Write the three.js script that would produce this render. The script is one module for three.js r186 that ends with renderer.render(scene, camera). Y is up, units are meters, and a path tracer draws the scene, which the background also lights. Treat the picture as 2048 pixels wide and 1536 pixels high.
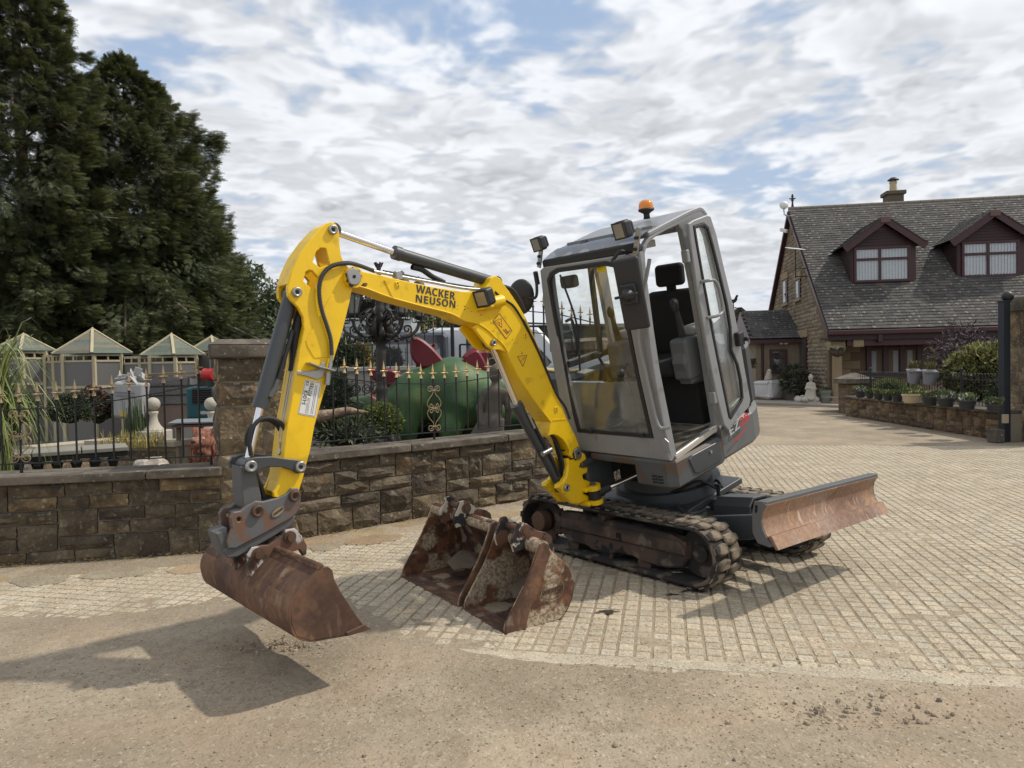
import * as THREE from 'three';
import { mergeGeometries } from 'three/addons/utils/BufferGeometryUtils.js';
import { RoundedBoxGeometry } from 'three/addons/geometries/RoundedBoxGeometry.js';
import { TextGeometry } from 'three/addons/geometries/TextGeometry.js';
import { FontLoader } from 'three/addons/loaders/FontLoader.js';
import { MarchingCubes } from 'three/addons/objects/MarchingCubes.js';

// ---------------------------------------------------------------- camera, sky, sun, exposure
const scene = new THREE.Scene();
const EYE = 1.54, PITCH = 0.025, ROLL = 0.020, FPX = 1420;
const camera = new THREE.PerspectiveCamera(2 * Math.atan(768 / FPX) * 180 / Math.PI, 4 / 3, 0.1, 400);
camera.position.set(0, EYE, 0);
camera.rotation.set(-PITCH, 0, -ROLL, 'YXZ');
scene.add(camera);
const renderer = new THREE.WebGLRenderer({ antialias: true });
renderer.toneMapping = THREE.LinearToneMapping;
renderer.toneMappingExposure = 1.06;
renderer.shadowMap.enabled = true;
const SUN_EL = 52 * Math.PI / 180, SUN_AZ = [0.985, 0.17];       // from the right, a little behind the scene
const sunDir = new THREE.Vector3(SUN_AZ[0] * Math.cos(SUN_EL), Math.sin(SUN_EL), -SUN_AZ[1] * Math.cos(SUN_EL)).normalize();
const sun = new THREE.DirectionalLight(new THREE.Color(1.0, 0.93, 0.82), 2.8);
sun.position.copy(sunDir).multiplyScalar(60);
sun.castShadow = true; sun.shadow.radius = 3; sun.shadow.mapSize.set(4096, 4096);
Object.assign(sun.shadow.camera, { left: -25, right: 25, top: 25, bottom: -25, near: 1, far: 140 });
scene.add(sun, sun.target);

// ---------------------------------------------------------------- noise
function rng(a) { return () => { a = (a + 0x6d2b79f5) | 0; let t = Math.imul(a ^ (a >>> 15), 1 | a); t = (t + Math.imul(t ^ (t >>> 7), 61 | t)) ^ t; return ((t ^ (t >>> 14)) >>> 0) / 4294967296; }; }
const PERM = (() => { const r = rng(7), p = new Float32Array(65536); for (let i = 0; i < 65536; i++) p[i] = r(); return p; })();
const lat = (x, y, z) => PERM[((x * 73856093) ^ (y * 19349663) ^ (z * 83492791)) & 65535];
const sm = (t) => t * t * (3 - 2 * t), mix = (a, b, t) => a + (b - a) * t, clamp = (x, a = 0, b = 1) => Math.min(b, Math.max(a, x));
const step = (a, b, x) => sm(clamp((x - a) / (b - a)));
function n2(x, y, s = 0, per = 0) {            // value noise, optionally tiling every `per` cells
  let xi = Math.floor(x), yi = Math.floor(y); const u = sm(x - xi), v = sm(y - yi); let x1 = xi + 1, y1 = yi + 1;
  if (per) { xi = ((xi % per) + per) % per; yi = ((yi % per) + per) % per; x1 = ((x1 % per) + per) % per; y1 = ((y1 % per) + per) % per; }
  return mix(mix(lat(xi, yi, s), lat(x1, yi, s), u), mix(lat(xi, y1, s), lat(x1, y1, s), u), v);
}
function fbm(x, y, s = 0, oct = 4, per = 0) { let a = 0.5, sum = 0, tot = 0; for (let i = 0; i < oct; i++) { sum += a * n2(x, y, s + i * 17, per); tot += a; a *= 0.52; x *= 2; y *= 2; per *= 2; } return sum / tot; }
function n3(x, y, z, s = 0) { const zi = Math.floor(z), w = sm(z - zi); return mix(n2(x, y, s + zi * 31), n2(x, y, s + zi * 31 + 31), w); }

// ---------------------------------------------------------------- the sky: broken altocumulus over blue
(function makeSky() {
  const W = 4096, H = 2048, data = new Float32Array(W * H * 4);
  const sd = sunDir;
  for (let row = 0; row < H; row++) {
    const el = ((row + 0.5) / H - 0.5) * Math.PI, y = Math.sin(el), c = Math.cos(el);
    for (let col = 0; col < W; col++) {
      const o = (row * W + col) * 4;
      if (row < H / 2 - 2) { data[o] = 0.34; data[o + 1] = 0.31; data[o + 2] = 0.26; data[o + 3] = 1; continue; }
      const az = ((col + 0.5) / W - 0.5) * 2 * Math.PI, x = Math.cos(az) * c, z = Math.sin(az) * c;
      const yy = Math.max(y, 0.004), k = 1 / (yy + 0.075), cx = x * k, cz = z * k;          // a cloud deck seen from below, curved at the horizon
      const wx = fbm(cx * 3.1, cz * 3.1, 50, 3) - 0.5, wz = fbm(cx * 3.1, cz * 3.1, 80, 3) - 0.5;
      const px = cx + wx * 0.16, pz = cz + wz * 0.16;
      const big = fbm(px * 0.9 + 3.1, pz * 0.9 + 1.7, 11, 3), mid = fbm(px * 3.0, pz * 3.0, 23, 3), puff = fbm(px * 9.5, pz * 9.5, 29, 3), fine = fbm(px * 26, pz * 26, 37, 3);
      const d = big * 0.50 + mid * 0.34 + puff * 0.36 + fine * 0.16 - 0.135 + 0.06 * step(0.25, 0.0, y);
      const cover = step(0.30, 0.54, d), up = step(0, 0.9, y), calm = step(0.02, 0.20, y);
      const near = Math.max(0, x * sd.x + y * sd.y + z * sd.z), glow = 0.10 * Math.pow(near, 6);
      const b = Math.pow(up, 0.45), blue = [mix(0.56, 0.27, b), mix(0.65, 0.40, b), mix(0.76, 0.63, b)];
      const grey = step(0.40, 0.66, fbm(px * 2.6 + 0.2, pz * 2.6, 61, 4)), cell = step(0.36, 0.66, fbm(px * 9.5 + 0.05, pz * 9.5 + 0.10, 29, 3));
      const sh = 1.02 + calm * (0.27 * (cell - 0.58) + 0.14 * (fine - 0.5) - 0.27 * grey * step(0.5, 0.7, d)) - (1 - calm) * 0.06 * grey;
      const cl = [0.785, 0.805, 0.84];
      for (let i = 0; i < 3; i++) data[o + i] = mix(blue[i], cl[i] * sh, cover * 0.97) + glow;
      data[o + 3] = 1;
    }
  }
  const t = new THREE.DataTexture(data, W, H, THREE.RGBAFormat, THREE.FloatType);
  t.mapping = THREE.EquirectangularReflectionMapping; t.magFilter = THREE.LinearFilter; t.needsUpdate = true;
  scene.background = t; scene.environment = t;
})();

// ---------------------------------------------------------------- places: pixel of the photograph + distance -> metres
const V = (x, y, z) => new THREE.Vector3(x, y, z);
function ray(px, py) {
  const u2 = (px - 1024) / FPX, v2 = (768 - py) / FPX, u = u2 * Math.cos(ROLL) + v2 * Math.sin(ROLL), v = -u2 * Math.sin(ROLL) + v2 * Math.cos(ROLL);
  return V(u, v * Math.cos(PITCH) - Math.sin(PITCH), -(Math.cos(PITCH) + v * Math.sin(PITCH)));
}
const A = (px, py, d) => { const r = ray(px, py); return r.multiplyScalar(d / -r.z).add(V(0, EYE, 0)); };
const Gd = (px, py, y = 0) => { const r = ray(px, py); return r.multiplyScalar((y - EYE) / r.y).add(V(0, EYE, 0)); };
const onPlane = (px, py, p0, n) => { const r = ray(px, py), e = V(0, EYE, 0); return r.multiplyScalar(p0.clone().sub(e).dot(n) / r.dot(n)).add(e); };

// ---------------------------------------------------------------- naming
const used = new Map();
function numbered(name) { const k = used.get(name) || 0; used.set(name, k + 1); return k ? name + '_' + String(k).padStart(3, '0') : name; }
function tag(o, label, category, group) { o.userData.label = label; o.userData.category = category; if (group) o.userData.group = group; return o; }
function thing(name, label, category, pos = [0, 0, 0], ry = 0, group) {
  const o = new THREE.Group(); o.name = numbered(name); o.position.set(...(pos.isVector3 ? pos.toArray() : pos)); o.rotation.y = ry; scene.add(o);
  return tag(o, label, category, group);
}
function put(name, geo, mat, parent = scene, label) {
  const m = new THREE.Mesh(geo, mat); m.name = parent === scene ? numbered(name) : name; m.castShadow = m.receiveShadow = true; parent.add(m);
  if (label) m.userData.label = label; return m;
}
const kind = (o, k) => { o.userData.kind = k; return o; };
function dup(root, pos, ry, label) { const r = root.clone(); r.name = numbered(root.name.replace(/_\d{3}$/, '')); if (pos) r.position.set(...(pos.isVector3 ? pos.toArray() : pos)); if (ry !== undefined) r.rotation.y = ry; if (label) r.userData.label = label; scene.add(r); return r; }

// ---------------------------------------------------------------- geometry
const M4 = (p = [0, 0, 0], r = [0, 0, 0], s = [1, 1, 1]) => new THREE.Matrix4().compose(V(...p), new THREE.Quaternion().setFromEuler(new THREE.Euler(...r)), V(...s));
function boxUV(g, off = [0, 0]) {              // uv in metres from the three planes
  const p = g.attributes.position, uv = new Float32Array(p.count * 2), a = V(), b = V(), c = V();
  for (let i = 0; i < p.count; i += 3) {
    a.fromBufferAttribute(p, i); b.fromBufferAttribute(p, i + 1); c.fromBufferAttribute(p, i + 2);
    const n = b.clone().sub(a).cross(c.clone().sub(a)), x = Math.abs(n.x), y = Math.abs(n.y), z = Math.abs(n.z);
    [a, b, c].forEach((v, k) => { const q = y >= x && y >= z ? [v.x, v.z] : x >= z ? [v.z, v.y] : [v.x, v.y]; uv[(i + k) * 2] = q[0] + off[0]; uv[(i + k) * 2 + 1] = q[1] + off[1]; });
  }
  g.setAttribute('uv', new THREE.BufferAttribute(uv, 2)); return g;
}
function plain(g) { g = g.index ? g.toNonIndexed() : g; for (const k of Object.keys(g.attributes)) if (!['position', 'normal', 'uv'].includes(k)) g.deleteAttribute(k); if (!g.attributes.normal) g.computeVertexNormals(); g.morphAttributes = {}; return g; }
class MB {
  constructor(off) { this.l = []; this.off = off; }
  add(g, m) { g = plain(g); if (m) g.applyMatrix4(m); if (g.attributes.uv) g.deleteAttribute('uv'); this.l.push(g); return this; }
  box(w, h, d, x, y, z, rx = 0, ry = 0, rz = 0) { return this.add(new THREE.BoxGeometry(w, h, d), M4([x, y, z], [rx, ry, rz])); }
  rbox(w, h, d, x, y, z, r = 0.01, rx = 0, ry = 0, rz = 0, seg = 1) { return this.add(new RoundedBoxGeometry(w, h, d, seg, Math.min(r, w / 2.01, h / 2.01, d / 2.01)), M4([x, y, z], [rx, ry, rz])); }
  cyl(a, b, r1, r2 = r1, n = 12, open = false) {       // from point a to point b
    const d = b.clone().sub(a), g = new THREE.CylinderGeometry(r2, r1, d.length(), n, 1, open), q = new THREE.Quaternion().setFromUnitVectors(V(0, 1, 0), d.clone().normalize());
    return this.add(g, new THREE.Matrix4().compose(a.clone().add(b).multiplyScalar(0.5), q, V(1, 1, 1)));
  }
  bar(a, b, w, t, up = V(0, 1, 0)) {                    // square bar a -> b, w along up, t across
    const d = b.clone().sub(a), l = d.length(); d.normalize(); let s = d.clone().cross(up).normalize(); const u = s.clone().cross(d);
    return this.add(new THREE.BoxGeometry(l, w, t), new THREE.Matrix4().makeBasis(d, u, s).setPosition(a.clone().add(b).multiplyScalar(0.5)));
  }
  sph(r, x, y, z, sx = 1, sy = 1, sz = 1, n = 14) { return this.add(new THREE.SphereGeometry(r, n, Math.round(n * 0.7)), M4([x, y, z], [0, 0, 0], [sx, sy, sz])); }
  lathe(pts, x = 0, y = 0, z = 0, n = 20, rx = 0, rz = 0) { return this.add(new THREE.LatheGeometry(pts.map((p) => new THREE.Vector2(p[0], p[1])), n), M4([x, y, z], [rx, 0, rz])); }
  tube(pts, r, n = 8, seg, closed = false) { return this.add(new THREE.TubeGeometry(new THREE.CatmullRomCurve3(pts, closed, 'centripetal'), seg || pts.length * 6, r, n, closed)); }
  torus(R, r, x, y, z, rx = 0, ry = 0, rz = 0, n = 18, arc = Math.PI * 2) { return this.add(new THREE.TorusGeometry(R, r, 8, n, arc), M4([x, y, z], [rx, ry, rz])); }
  geo(off) { const g = mergeGeometries(this.l); return boxUV(g, off || this.off); }
  build(name, mat, parent, label) { return put(name, this.geo(), mat, parent, label); }
}
// a polygon [[a, b], ...] given thickness; bevelled edges
function slab(pts, thick, bevel = 0.004, holes = [], curve = 6) {
  const s = new THREE.Shape(pts.map((p) => new THREE.Vector2(p[0], p[1])));
  for (const h of holes) s.holes.push(new THREE.Path(h.map((p) => new THREE.Vector2(p[0], p[1]))));
  const g = new THREE.ExtrudeGeometry(s, { depth: thick - 2 * bevel, bevelEnabled: bevel > 0, bevelThickness: bevel, bevelSize: bevel, bevelOffset: -bevel, bevelSegments: 1, curveSegments: curve });
  g.translate(0, 0, -thick / 2 + bevel); return g;
}
const smooth2 = (pts, n = 4) => new THREE.SplineCurve(pts.map((p) => new THREE.Vector2(p[0], p[1]))).getPoints(pts.length * n).map((p) => [p.x, p.y]);
// ---------------------------------------------------------------- materials
const toS = (c) => Math.round(255 * clamp(c <= 0.0031308 ? 12.92 * c : 1.055 * Math.pow(c, 1 / 2.4) - 0.055));
function colorTex(n, metres, fn) {             // fn(u, v) in 0..1 -> linear rgb
  const d = new Uint8Array(n * n * 4);
  for (let y = 0; y < n; y++) for (let x = 0; x < n; x++) { const c = fn((x + 0.5) / n, (y + 0.5) / n), o = (y * n + x) * 4; d[o] = toS(c[0]); d[o + 1] = toS(c[1]); d[o + 2] = toS(c[2]); d[o + 3] = 255; }
  return fin(new THREE.DataTexture(d, n, n), metres, true);
}
function valueTex(n, metres, fn) {
  const d = new Uint8Array(n * n * 4);
  for (let y = 0; y < n; y++) for (let x = 0; x < n; x++) { const c = Math.round(255 * clamp(fn((x + 0.5) / n, (y + 0.5) / n))), o = (y * n + x) * 4; d[o] = d[o + 1] = d[o + 2] = c; d[o + 3] = 255; }
  return fin(new THREE.DataTexture(d, n, n), metres, false);
}
function fin(t, metres, srgb) { t.wrapS = t.wrapT = THREE.RepeatWrapping; t.magFilter = t.minFilter = THREE.LinearFilter; if (srgb) t.colorSpace = THREE.SRGBColorSpace; t.repeat.set(1 / metres, 1 / metres); t.needsUpdate = true; return t; }
const c3 = (a, b, t) => [mix(a[0], b[0], t), mix(a[1], b[1], t), mix(a[2], b[2], t)];
const mul = (a, k) => [a[0] * k, a[1] * k, a[2] * k];
const F = (u, v, per, s, o = 4) => fbm(u * per, v * per, s, o, per);

const T = {};
T.grain = colorTex(512, 0.9, (u, v) => { const k = 0.80 + 0.16 * F(u, v, 6, 3, 5) + 0.10 * F(u, v, 48, 9, 2); return [k, k, k * 0.99]; });
T.dusty = colorTex(512, 0.8, (u, v) => {       // painted metal that works in mud: scratches and a film of dust
  let k = 0.9 + 0.1 * F(u, v, 10, 5, 4); const dust = step(0.52, 0.8, F(u, v, 7, 21, 5)), scr = step(0.80, 0.9, F(u, v * 0.16 + 0.3, 60, 33, 2));
  return c3(c3([k, k, k], [1.5, 1.4, 1.2], dust * 0.22), [2.2, 2.1, 2.0], scr * 0.20).map((x) => x * 0.62);
});
T.paint = colorTex(1024, 1.3, (u, v) => { const k = 0.90 + 0.10 * F(u, v, 5, 15, 4), d = step(0.55, 0.80, F(u, v, 8, 42, 6)), s = step(0.80, 0.88, F(u, v, 120, 46, 2)), st = step(0.70, 0.84, F(u, v * 0.2, 50, 48, 3)), g = step(0.66, 0.80, F(u, v, 14, 52, 5)); return c3(c3([k, k, k], [0.56, 0.52, 0.46], d * 0.22 + s * 0.35 + st * 0.16), [0.16, 0.14, 0.12], g * 0.28); });
T.rust = colorTex(1024, 1.3, (u, v) => {
  const a = F(u, v, 5, 71, 5), b = F(u, v, 14, 75, 5), c = F(u, v, 60, 79, 3), st = F(u, v * 0.25, 40, 83, 3);
  let k = c3([0.068, 0.036, 0.024], [0.135, 0.070, 0.041], step(0.3, 0.7, a)); k = c3(k, [0.21, 0.115, 0.055], step(0.55, 0.78, b) * 0.65); k = c3(k, [0.05, 0.03, 0.025], step(0.58, 0.75, F(u, v, 9, 91, 4)) * 0.6);
  k = c3(k, [0.24, 0.15, 0.10], step(0.66, 0.8, st) * 0.25); k = c3(k, [0.36, 0.32, 0.27], step(0.66, 0.76, F(u, v, 14, 95, 6)) * 0.22); return mul(k, 0.86 + 0.62 * c);
});
T.blade = colorTex(1024, 1.6, (u, v) => {      // scoured blade: orange brown with vertical scratches
  const a = F(u, v, 4, 171, 5), b = F(u, v, 18, 175, 4), st = F(u, v * 0.12, 80, 183, 3), c = F(u, v, 90, 187, 2);
  let k = c3([0.20, 0.115, 0.078], [0.32, 0.195, 0.125], step(0.3, 0.7, a)); k = c3(k, [0.42, 0.25, 0.13], step(0.55, 0.75, b) * 0.5); k = c3(k, [0.33, 0.255, 0.22], step(0.5, 0.72, F(u, v, 6, 191, 4)) * 0.55);
  k = c3(k, [0.70, 0.55, 0.42], step(0.70, 0.82, st) * 0.55); return mul(k, 0.75 + 0.5 * c);
});
T.mud = colorTex(1024, 0.9, (u, v) => {        // rusty steel caked with dry clay
  const a = F(u, v, 6, 101, 6), b = F(u, v, 16, 105, 5), c = F(u, v, 70, 109, 3), cr = Math.abs(F(u, v, 12, 113, 4) - 0.5);
  let k = c3([0.085, 0.040, 0.024], [0.17, 0.075, 0.036], step(0.35, 0.65, b)); const m = step(0.42, 0.54, a + 0.20 * (b - 0.5));
  k = c3(k, c3([0.27, 0.205, 0.135], [0.42, 0.34, 0.24], step(0.3, 0.7, c)), m); k = c3(k, [0.09, 0.06, 0.04], m * step(0.03, 0.0, cr) * 0.7); return mul(k, 0.8 + 0.4 * c);
});
T.mudIn = colorTex(512, 0.8, (u, v) => { const a = F(u, v, 6, 131, 6), c = F(u, v, 50, 135, 3); return mul(c3(c3([0.045, 0.025, 0.016], [0.12, 0.055, 0.03], step(0.35, 0.6, F(u, v, 9, 139, 4))), [0.26, 0.215, 0.155], step(0.48, 0.60, a)), 0.75 + 0.5 * c); });
T.stone = colorTex(1024, 2.2, (u, v) => {
  const a = F(u, v, 7, 201, 5), b = F(u, v, 30, 205, 4), c = F(u, v, 110, 209, 2);
  let k = c3([0.085, 0.069, 0.050], [0.175, 0.143, 0.100], step(0.28, 0.72, a)); k = c3(k, [0.050, 0.043, 0.036], step(0.48, 0.68, F(u, v, 11, 213, 5)) * 0.8);
  k = c3(k, [0.40, 0.37, 0.30], step(0.72, 0.79, F(u, v, 75, 206, 3)) * 0.4); k = c3(k, [0.30, 0.27, 0.21], step(0.66, 0.76, b) * 0.35); k = c3(k, [0.24, 0.165, 0.09], step(0.62, 0.8, F(u, v, 16, 217, 4)) * 0.3); return mul(k, 0.72 + 0.56 * c);
});
T.stoneBump = valueTex(1024, 2.2, (u, v) => 0.55 * F(u, v, 16, 231, 6) + 0.30 * Math.abs(F(u, v, 26, 235, 3) - 0.5) * 2 + 0.15 * F(u, v, 120, 237, 2));
T.dirt = colorTex(2048, 3.4, (u, v) => {
  const a = F(u, v, 6, 301, 6), b = F(u, v, 40, 305, 4), c = F(u, v, 230, 309, 2), d = F(u, v, 340, 311, 1);
  let k = c3([0.262, 0.215, 0.155], [0.345, 0.287, 0.210], step(0.3, 0.7, a)); k = c3(k, [0.235, 0.185, 0.128], step(0.52, 0.72, b) * 0.45);
  k = c3(k, [0.16, 0.13, 0.095], step(0.69, 0.80, c) * 0.55); k = c3(k, [0.50, 0.43, 0.33], step(0.80, 0.88, d) * 0.5); k = c3(k, [0.37, 0.27, 0.185], step(0.55, 0.8, F(u, v, 9, 315, 4)) * 0.3); return mul(k, 0.88 + 0.24 * F(u, v, 150, 319, 2));
});
T.dirtBump = valueTex(2048, 3.4, (u, v) => 0.35 * F(u, v, 60, 331, 5) + 0.4 * step(0.55, 0.85, F(u, v, 200, 309, 2)) + 0.25 * F(u, v, 420, 337, 1));
T.conc = colorTex(1024, 1.9, (u, v) => {
  const a = F(u, v, 6, 401, 5), c = F(u, v, 180, 409, 2), d = F(u, v, 256, 411, 1);
  let k = c3([0.40, 0.346, 0.258], [0.495, 0.435, 0.332], step(0.3, 0.7, a)); k = c3(k, [0.34, 0.275, 0.19], step(0.5, 0.75, F(u, v, 14, 415, 5)) * 0.5); k = c3(k, [0.17, 0.14, 0.105], step(0.62, 0.74, c) * 0.6); k = c3(k, [0.72, 0.65, 0.52], step(0.74, 0.84, d) * 0.5); return k;
});
T.concBump = valueTex(1024, 1.9, (u, v) => 0.5 * F(u, v, 120, 431, 3) + 0.5 * F(u, v, 256, 435, 1));
T.tile = colorTex(1024, 5, (u, v) => {
  const a = F(u, v, 8, 501, 5), c = F(u, v, 120, 509, 2); let k = c3([0.048, 0.046, 0.045], [0.098, 0.093, 0.088], step(0.3, 0.7, a)); k = c3(k, [0.30, 0.28, 0.24], step(0.70, 0.78, F(u, v, 60, 513, 3)) * 0.8); return mul(k, 0.7 + 0.6 * c);
});
T.wood = colorTex(512, 1.2, (u, v) => { const a = F(u, v * 0.15 + 0.1, 40, 601, 3), b = F(u, v, 6, 605, 4); return mul([1, 0.97, 0.9], 0.66 + 0.22 * a + 0.16 * b); });
T.bark = colorTex(512, 0.8, (u, v) => { const a = F(u, v * 0.2, 24, 651, 4); return mul([0.22, 0.18, 0.14], 0.45 + 0.9 * a); });
T.fine = valueTex(512, 0.35, (u, v) => F(u, v, 20, 701, 5));

const S = (o) => new THREE.MeshStandardMaterial(o), rgb = (r, g, b) => new THREE.Color().setRGB(r, g, b);
const P = (o) => new THREE.MeshPhysicalMaterial(o);
const M = {
  yellow: P({ color: rgb(0.90, 0.575, 0.002), map: T.paint, roughness: 0.46, clearcoat: 0.22, clearcoatRoughness: 0.3 }),
  grey: P({ color: rgb(0.070, 0.080, 0.088), map: T.dusty, roughness: 0.45, clearcoat: 0.25, clearcoatRoughness: 0.35 }),
  greyDirty: S({ color: rgb(0.16, 0.165, 0.165), map: T.dusty, roughness: 0.6 }),
  silver: P({ color: rgb(0.25, 0.255, 0.26), map: T.paint, roughness: 0.42, clearcoat: 0.3, clearcoatRoughness: 0.3 }),
  black: S({ color: rgb(0.018, 0.018, 0.019), roughness: 0.62 }),
  blackMat: S({ color: rgb(0.012, 0.012, 0.013), roughness: 0.9 }),
  plastic: S({ color: rgb(0.026, 0.026, 0.028), roughness: 0.5, bumpMap: T.fine, bumpScale: 0.0006 }),
  rubber: S({ color: rgb(0.040, 0.037, 0.034), map: T.grain, roughness: 0.85 }),
  lug: S({ color: rgb(0.9, 0.9, 0.9), map: colorTex(512, 0.5, (u, v) => c3([0.034, 0.030, 0.026], [0.29, 0.235, 0.165], step(0.36, 0.72, F(u, v, 7, 801, 5)))), roughness: 0.95 }),
  trackMud: S({ map: colorTex(512, 0.7, (u, v) => c3([0.030, 0.026, 0.024], [0.14, 0.115, 0.088], step(0.45, 0.72, F(u, v, 8, 811, 5)))), roughness: 0.95 }),
  frameRust: S({ map: colorTex(1024, 1.0, (u, v) => { let k = c3([0.036, 0.030, 0.027], [0.095, 0.060, 0.044], step(0.35, 0.65, F(u, v, 6, 821, 5))); k = c3(k, [0.20, 0.165, 0.125], step(0.55, 0.75, F(u, v, 8, 825, 5)) * 0.6); return c3(k, [0.018, 0.018, 0.02], step(0.60, 0.68, F(u, v, 9, 829, 5))); }), roughness: 0.85 }),
  rust: S({ map: T.rust, roughness: 0.78, metalness: 0.15, bumpMap: T.fine, bumpScale: 0.0012 }),
  blade: S({ map: T.blade, roughness: 0.62, metalness: 0.2, bumpMap: T.fine, bumpScale: 0.0008 }),
  mud: S({ map: T.mud, roughness: 0.92, bumpMap: T.fine, bumpScale: 0.004 }),
  mudIn: S({ map: T.mudIn, roughness: 0.95, bumpMap: T.fine, bumpScale: 0.004 }),
  pinRust: S({ color: rgb(0.13, 0.075, 0.05), map: T.grain, roughness: 0.6, metalness: 0.4 }),
  chrome: S({ color: rgb(0.78, 0.77, 0.76), roughness: 0.14, metalness: 1 }),
  steel: S({ color: rgb(0.42, 0.42, 0.42), map: T.grain, roughness: 0.38, metalness: 0.85 }),
  glass: P({ color: rgb(0.975, 0.985, 0.98), roughness: 0.02, transmission: 1, thickness: 0, ior: 1.5 }),
  dustGlass: P({ color: rgb(0.93, 0.94, 0.92), roughness: 0.08, transmission: 0.95, thickness: 0, ior: 1.5 }),
  smoke: P({ color: rgb(0.42, 0.44, 0.47), roughness: 0.04, transmission: 1, thickness: 0, ior: 1.5 }),
  amber: P({ color: rgb(0.95, 0.36, 0.02), roughness: 0.15, transmission: 0.35, thickness: 0, clearcoat: 0.6 }),
  lens: S({ color: rgb(0.34, 0.32, 0.28), roughness: 0.25, metalness: 0.3 }),
  mirror: S({ color: rgb(0.8, 0.8, 0.8), roughness: 0.03, metalness: 1 }),
  white: S({ color: rgb(0.74, 0.74, 0.72), roughness: 0.5 }),
  ink: S({ color: rgb(0.045, 0.045, 0.043), roughness: 0.6 }),
  redInk: S({ color: rgb(0.55, 0.02, 0.025), roughness: 0.5 }),
  paleInk: S({ color: rgb(0.42, 0.44, 0.45), roughness: 0.5 }),
  decal: S({ color: rgb(0.84, 0.47, 0.01), roughness: 0.5 }),
  stone: S({ map: T.stone, roughness: 0.95, bumpMap: T.stoneBump, bumpScale: 0.035 }),
  mortar: S({ color: rgb(0.34, 0.29, 0.22), map: T.grain, roughness: 1, bumpMap: T.fine, bumpScale: 0.003 }),
  mortarDark: S({ color: rgb(0.27, 0.235, 0.18), map: T.grain, roughness: 1, bumpMap: T.fine, bumpScale: 0.003 }),
  coping: S({ color: rgb(0.95, 0.95, 0.98), map: colorTex(512, 1.4, (u, v) => { let k = c3([0.090, 0.076, 0.058], [0.175, 0.148, 0.112], step(0.3, 0.7, F(u, v, 7, 841, 5))); k = c3(k, [0.06, 0.052, 0.042], step(0.5, 0.72, F(u, v, 10, 843, 5)) * 0.6); return c3(k, [0.36, 0.33, 0.27], step(0.70, 0.78, F(u, v, 64, 845, 4)) * 0.6); }), roughness: 0.95, bumpMap: T.stoneBump, bumpScale: 0.010 }),
  ashlar: S({ color: rgb(0.30, 0.225, 0.14), map: T.grain, roughness: 0.95, bumpMap: T.fine, bumpScale: 0.004 }),
  iron: S({ color: rgb(0.014, 0.015, 0.016), roughness: 0.5 }),
  gold: S({ color: rgb(0.66, 0.47, 0.24), roughness: 0.35, metalness: 0.65 }),
  goldDull: S({ color: rgb(0.33, 0.25, 0.155), roughness: 0.6, metalness: 0.4 }),
  castIron: S({ color: rgb(0.050, 0.047, 0.043), map: T.grain, roughness: 0.55, metalness: 0.3 }),
  pane: P({ color: rgb(0.92, 0.94, 0.95), roughness: 0.05, transmission: 0.9, thickness: 0 }),
  windowPane: P({ color: rgb(0.04, 0.045, 0.05), roughness: 0.04, ior: 2.3 }),
  blind: S({ color: rgb(0.55, 0.57, 0.60), roughness: 0.8 }),
  maroon: S({ color: rgb(0.058, 0.019, 0.023), map: T.grain, roughness: 0.45 }),
  maroonBoard: S({ color: rgb(0.040, 0.016, 0.018), map: T.wood, roughness: 0.6 }),
  tile: S({ map: T.tile, roughness: 0.9 }),
  ridge: S({ color: rgb(0.16, 0.135, 0.11), map: T.grain, roughness: 0.9 }),
  lead: S({ color: rgb(0.26, 0.27, 0.28), map: T.grain, roughness: 0.6 }),
  dirt: S({ map: T.dirt, vertexColors: true, roughness: 1, bumpMap: T.dirtBump, bumpScale: 0.008 }),
  conc: S({ map: T.conc, roughness: 0.95, bumpMap: T.concBump, bumpScale: 0.004 }),
  pot: S({ color: rgb(0.032, 0.033, 0.034), map: T.grain, roughness: 0.6 }),
  potCream: S({ color: rgb(0.52, 0.43, 0.27), map: T.grain, roughness: 0.6 }),
  statue: S({ color: rgb(0.47, 0.43, 0.36), map: T.grain, roughness: 0.85, bumpMap: T.fine, bumpScale: 0.003 }),
  bark: S({ map: T.bark, roughness: 1, bumpMap: T.fine, bumpScale: 0.01 }),
  twig: S({ color: rgb(0.17, 0.13, 0.10), roughness: 1 }),
};
M.conc.vertexColors = false;
const leafMat = (r, g, b, t = 0.3) => P({ color: rgb(r, g, b), roughness: 0.75, transmission: t, thickness: 0, side: THREE.DoubleSide });
const font = await new FontLoader().loadAsync('fonts/droid/droid_sans_bold.typeface.json');
function textGeo(str, size, depth) { const g = new TextGeometry(str, { font, size, depth, curveSegments: 4, bevelEnabled: false }); g.computeBoundingBox(); return g; }
// ---------------------------------------------------------------- ground: dirt yard, imprinted concrete apron of small setts
const PAVE = { a: 12.2 * Math.PI / 180, cw: 0.092, cd: 0.091 };
const pd = [Math.sin(PAVE.a), Math.cos(PAVE.a)], pr = [Math.cos(PAVE.a), -Math.sin(PAVE.a)];     // (X, distance) of the column and row directions
const pvXZ = (i, j) => [i * pr[0] + j * pd[0], -(i * pr[1] + j * pd[1])];
const toIJ = (x, z) => { const d = -z; return [x * pr[0] + d * pr[1], x * pd[0] + d * pd[1]]; };
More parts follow.
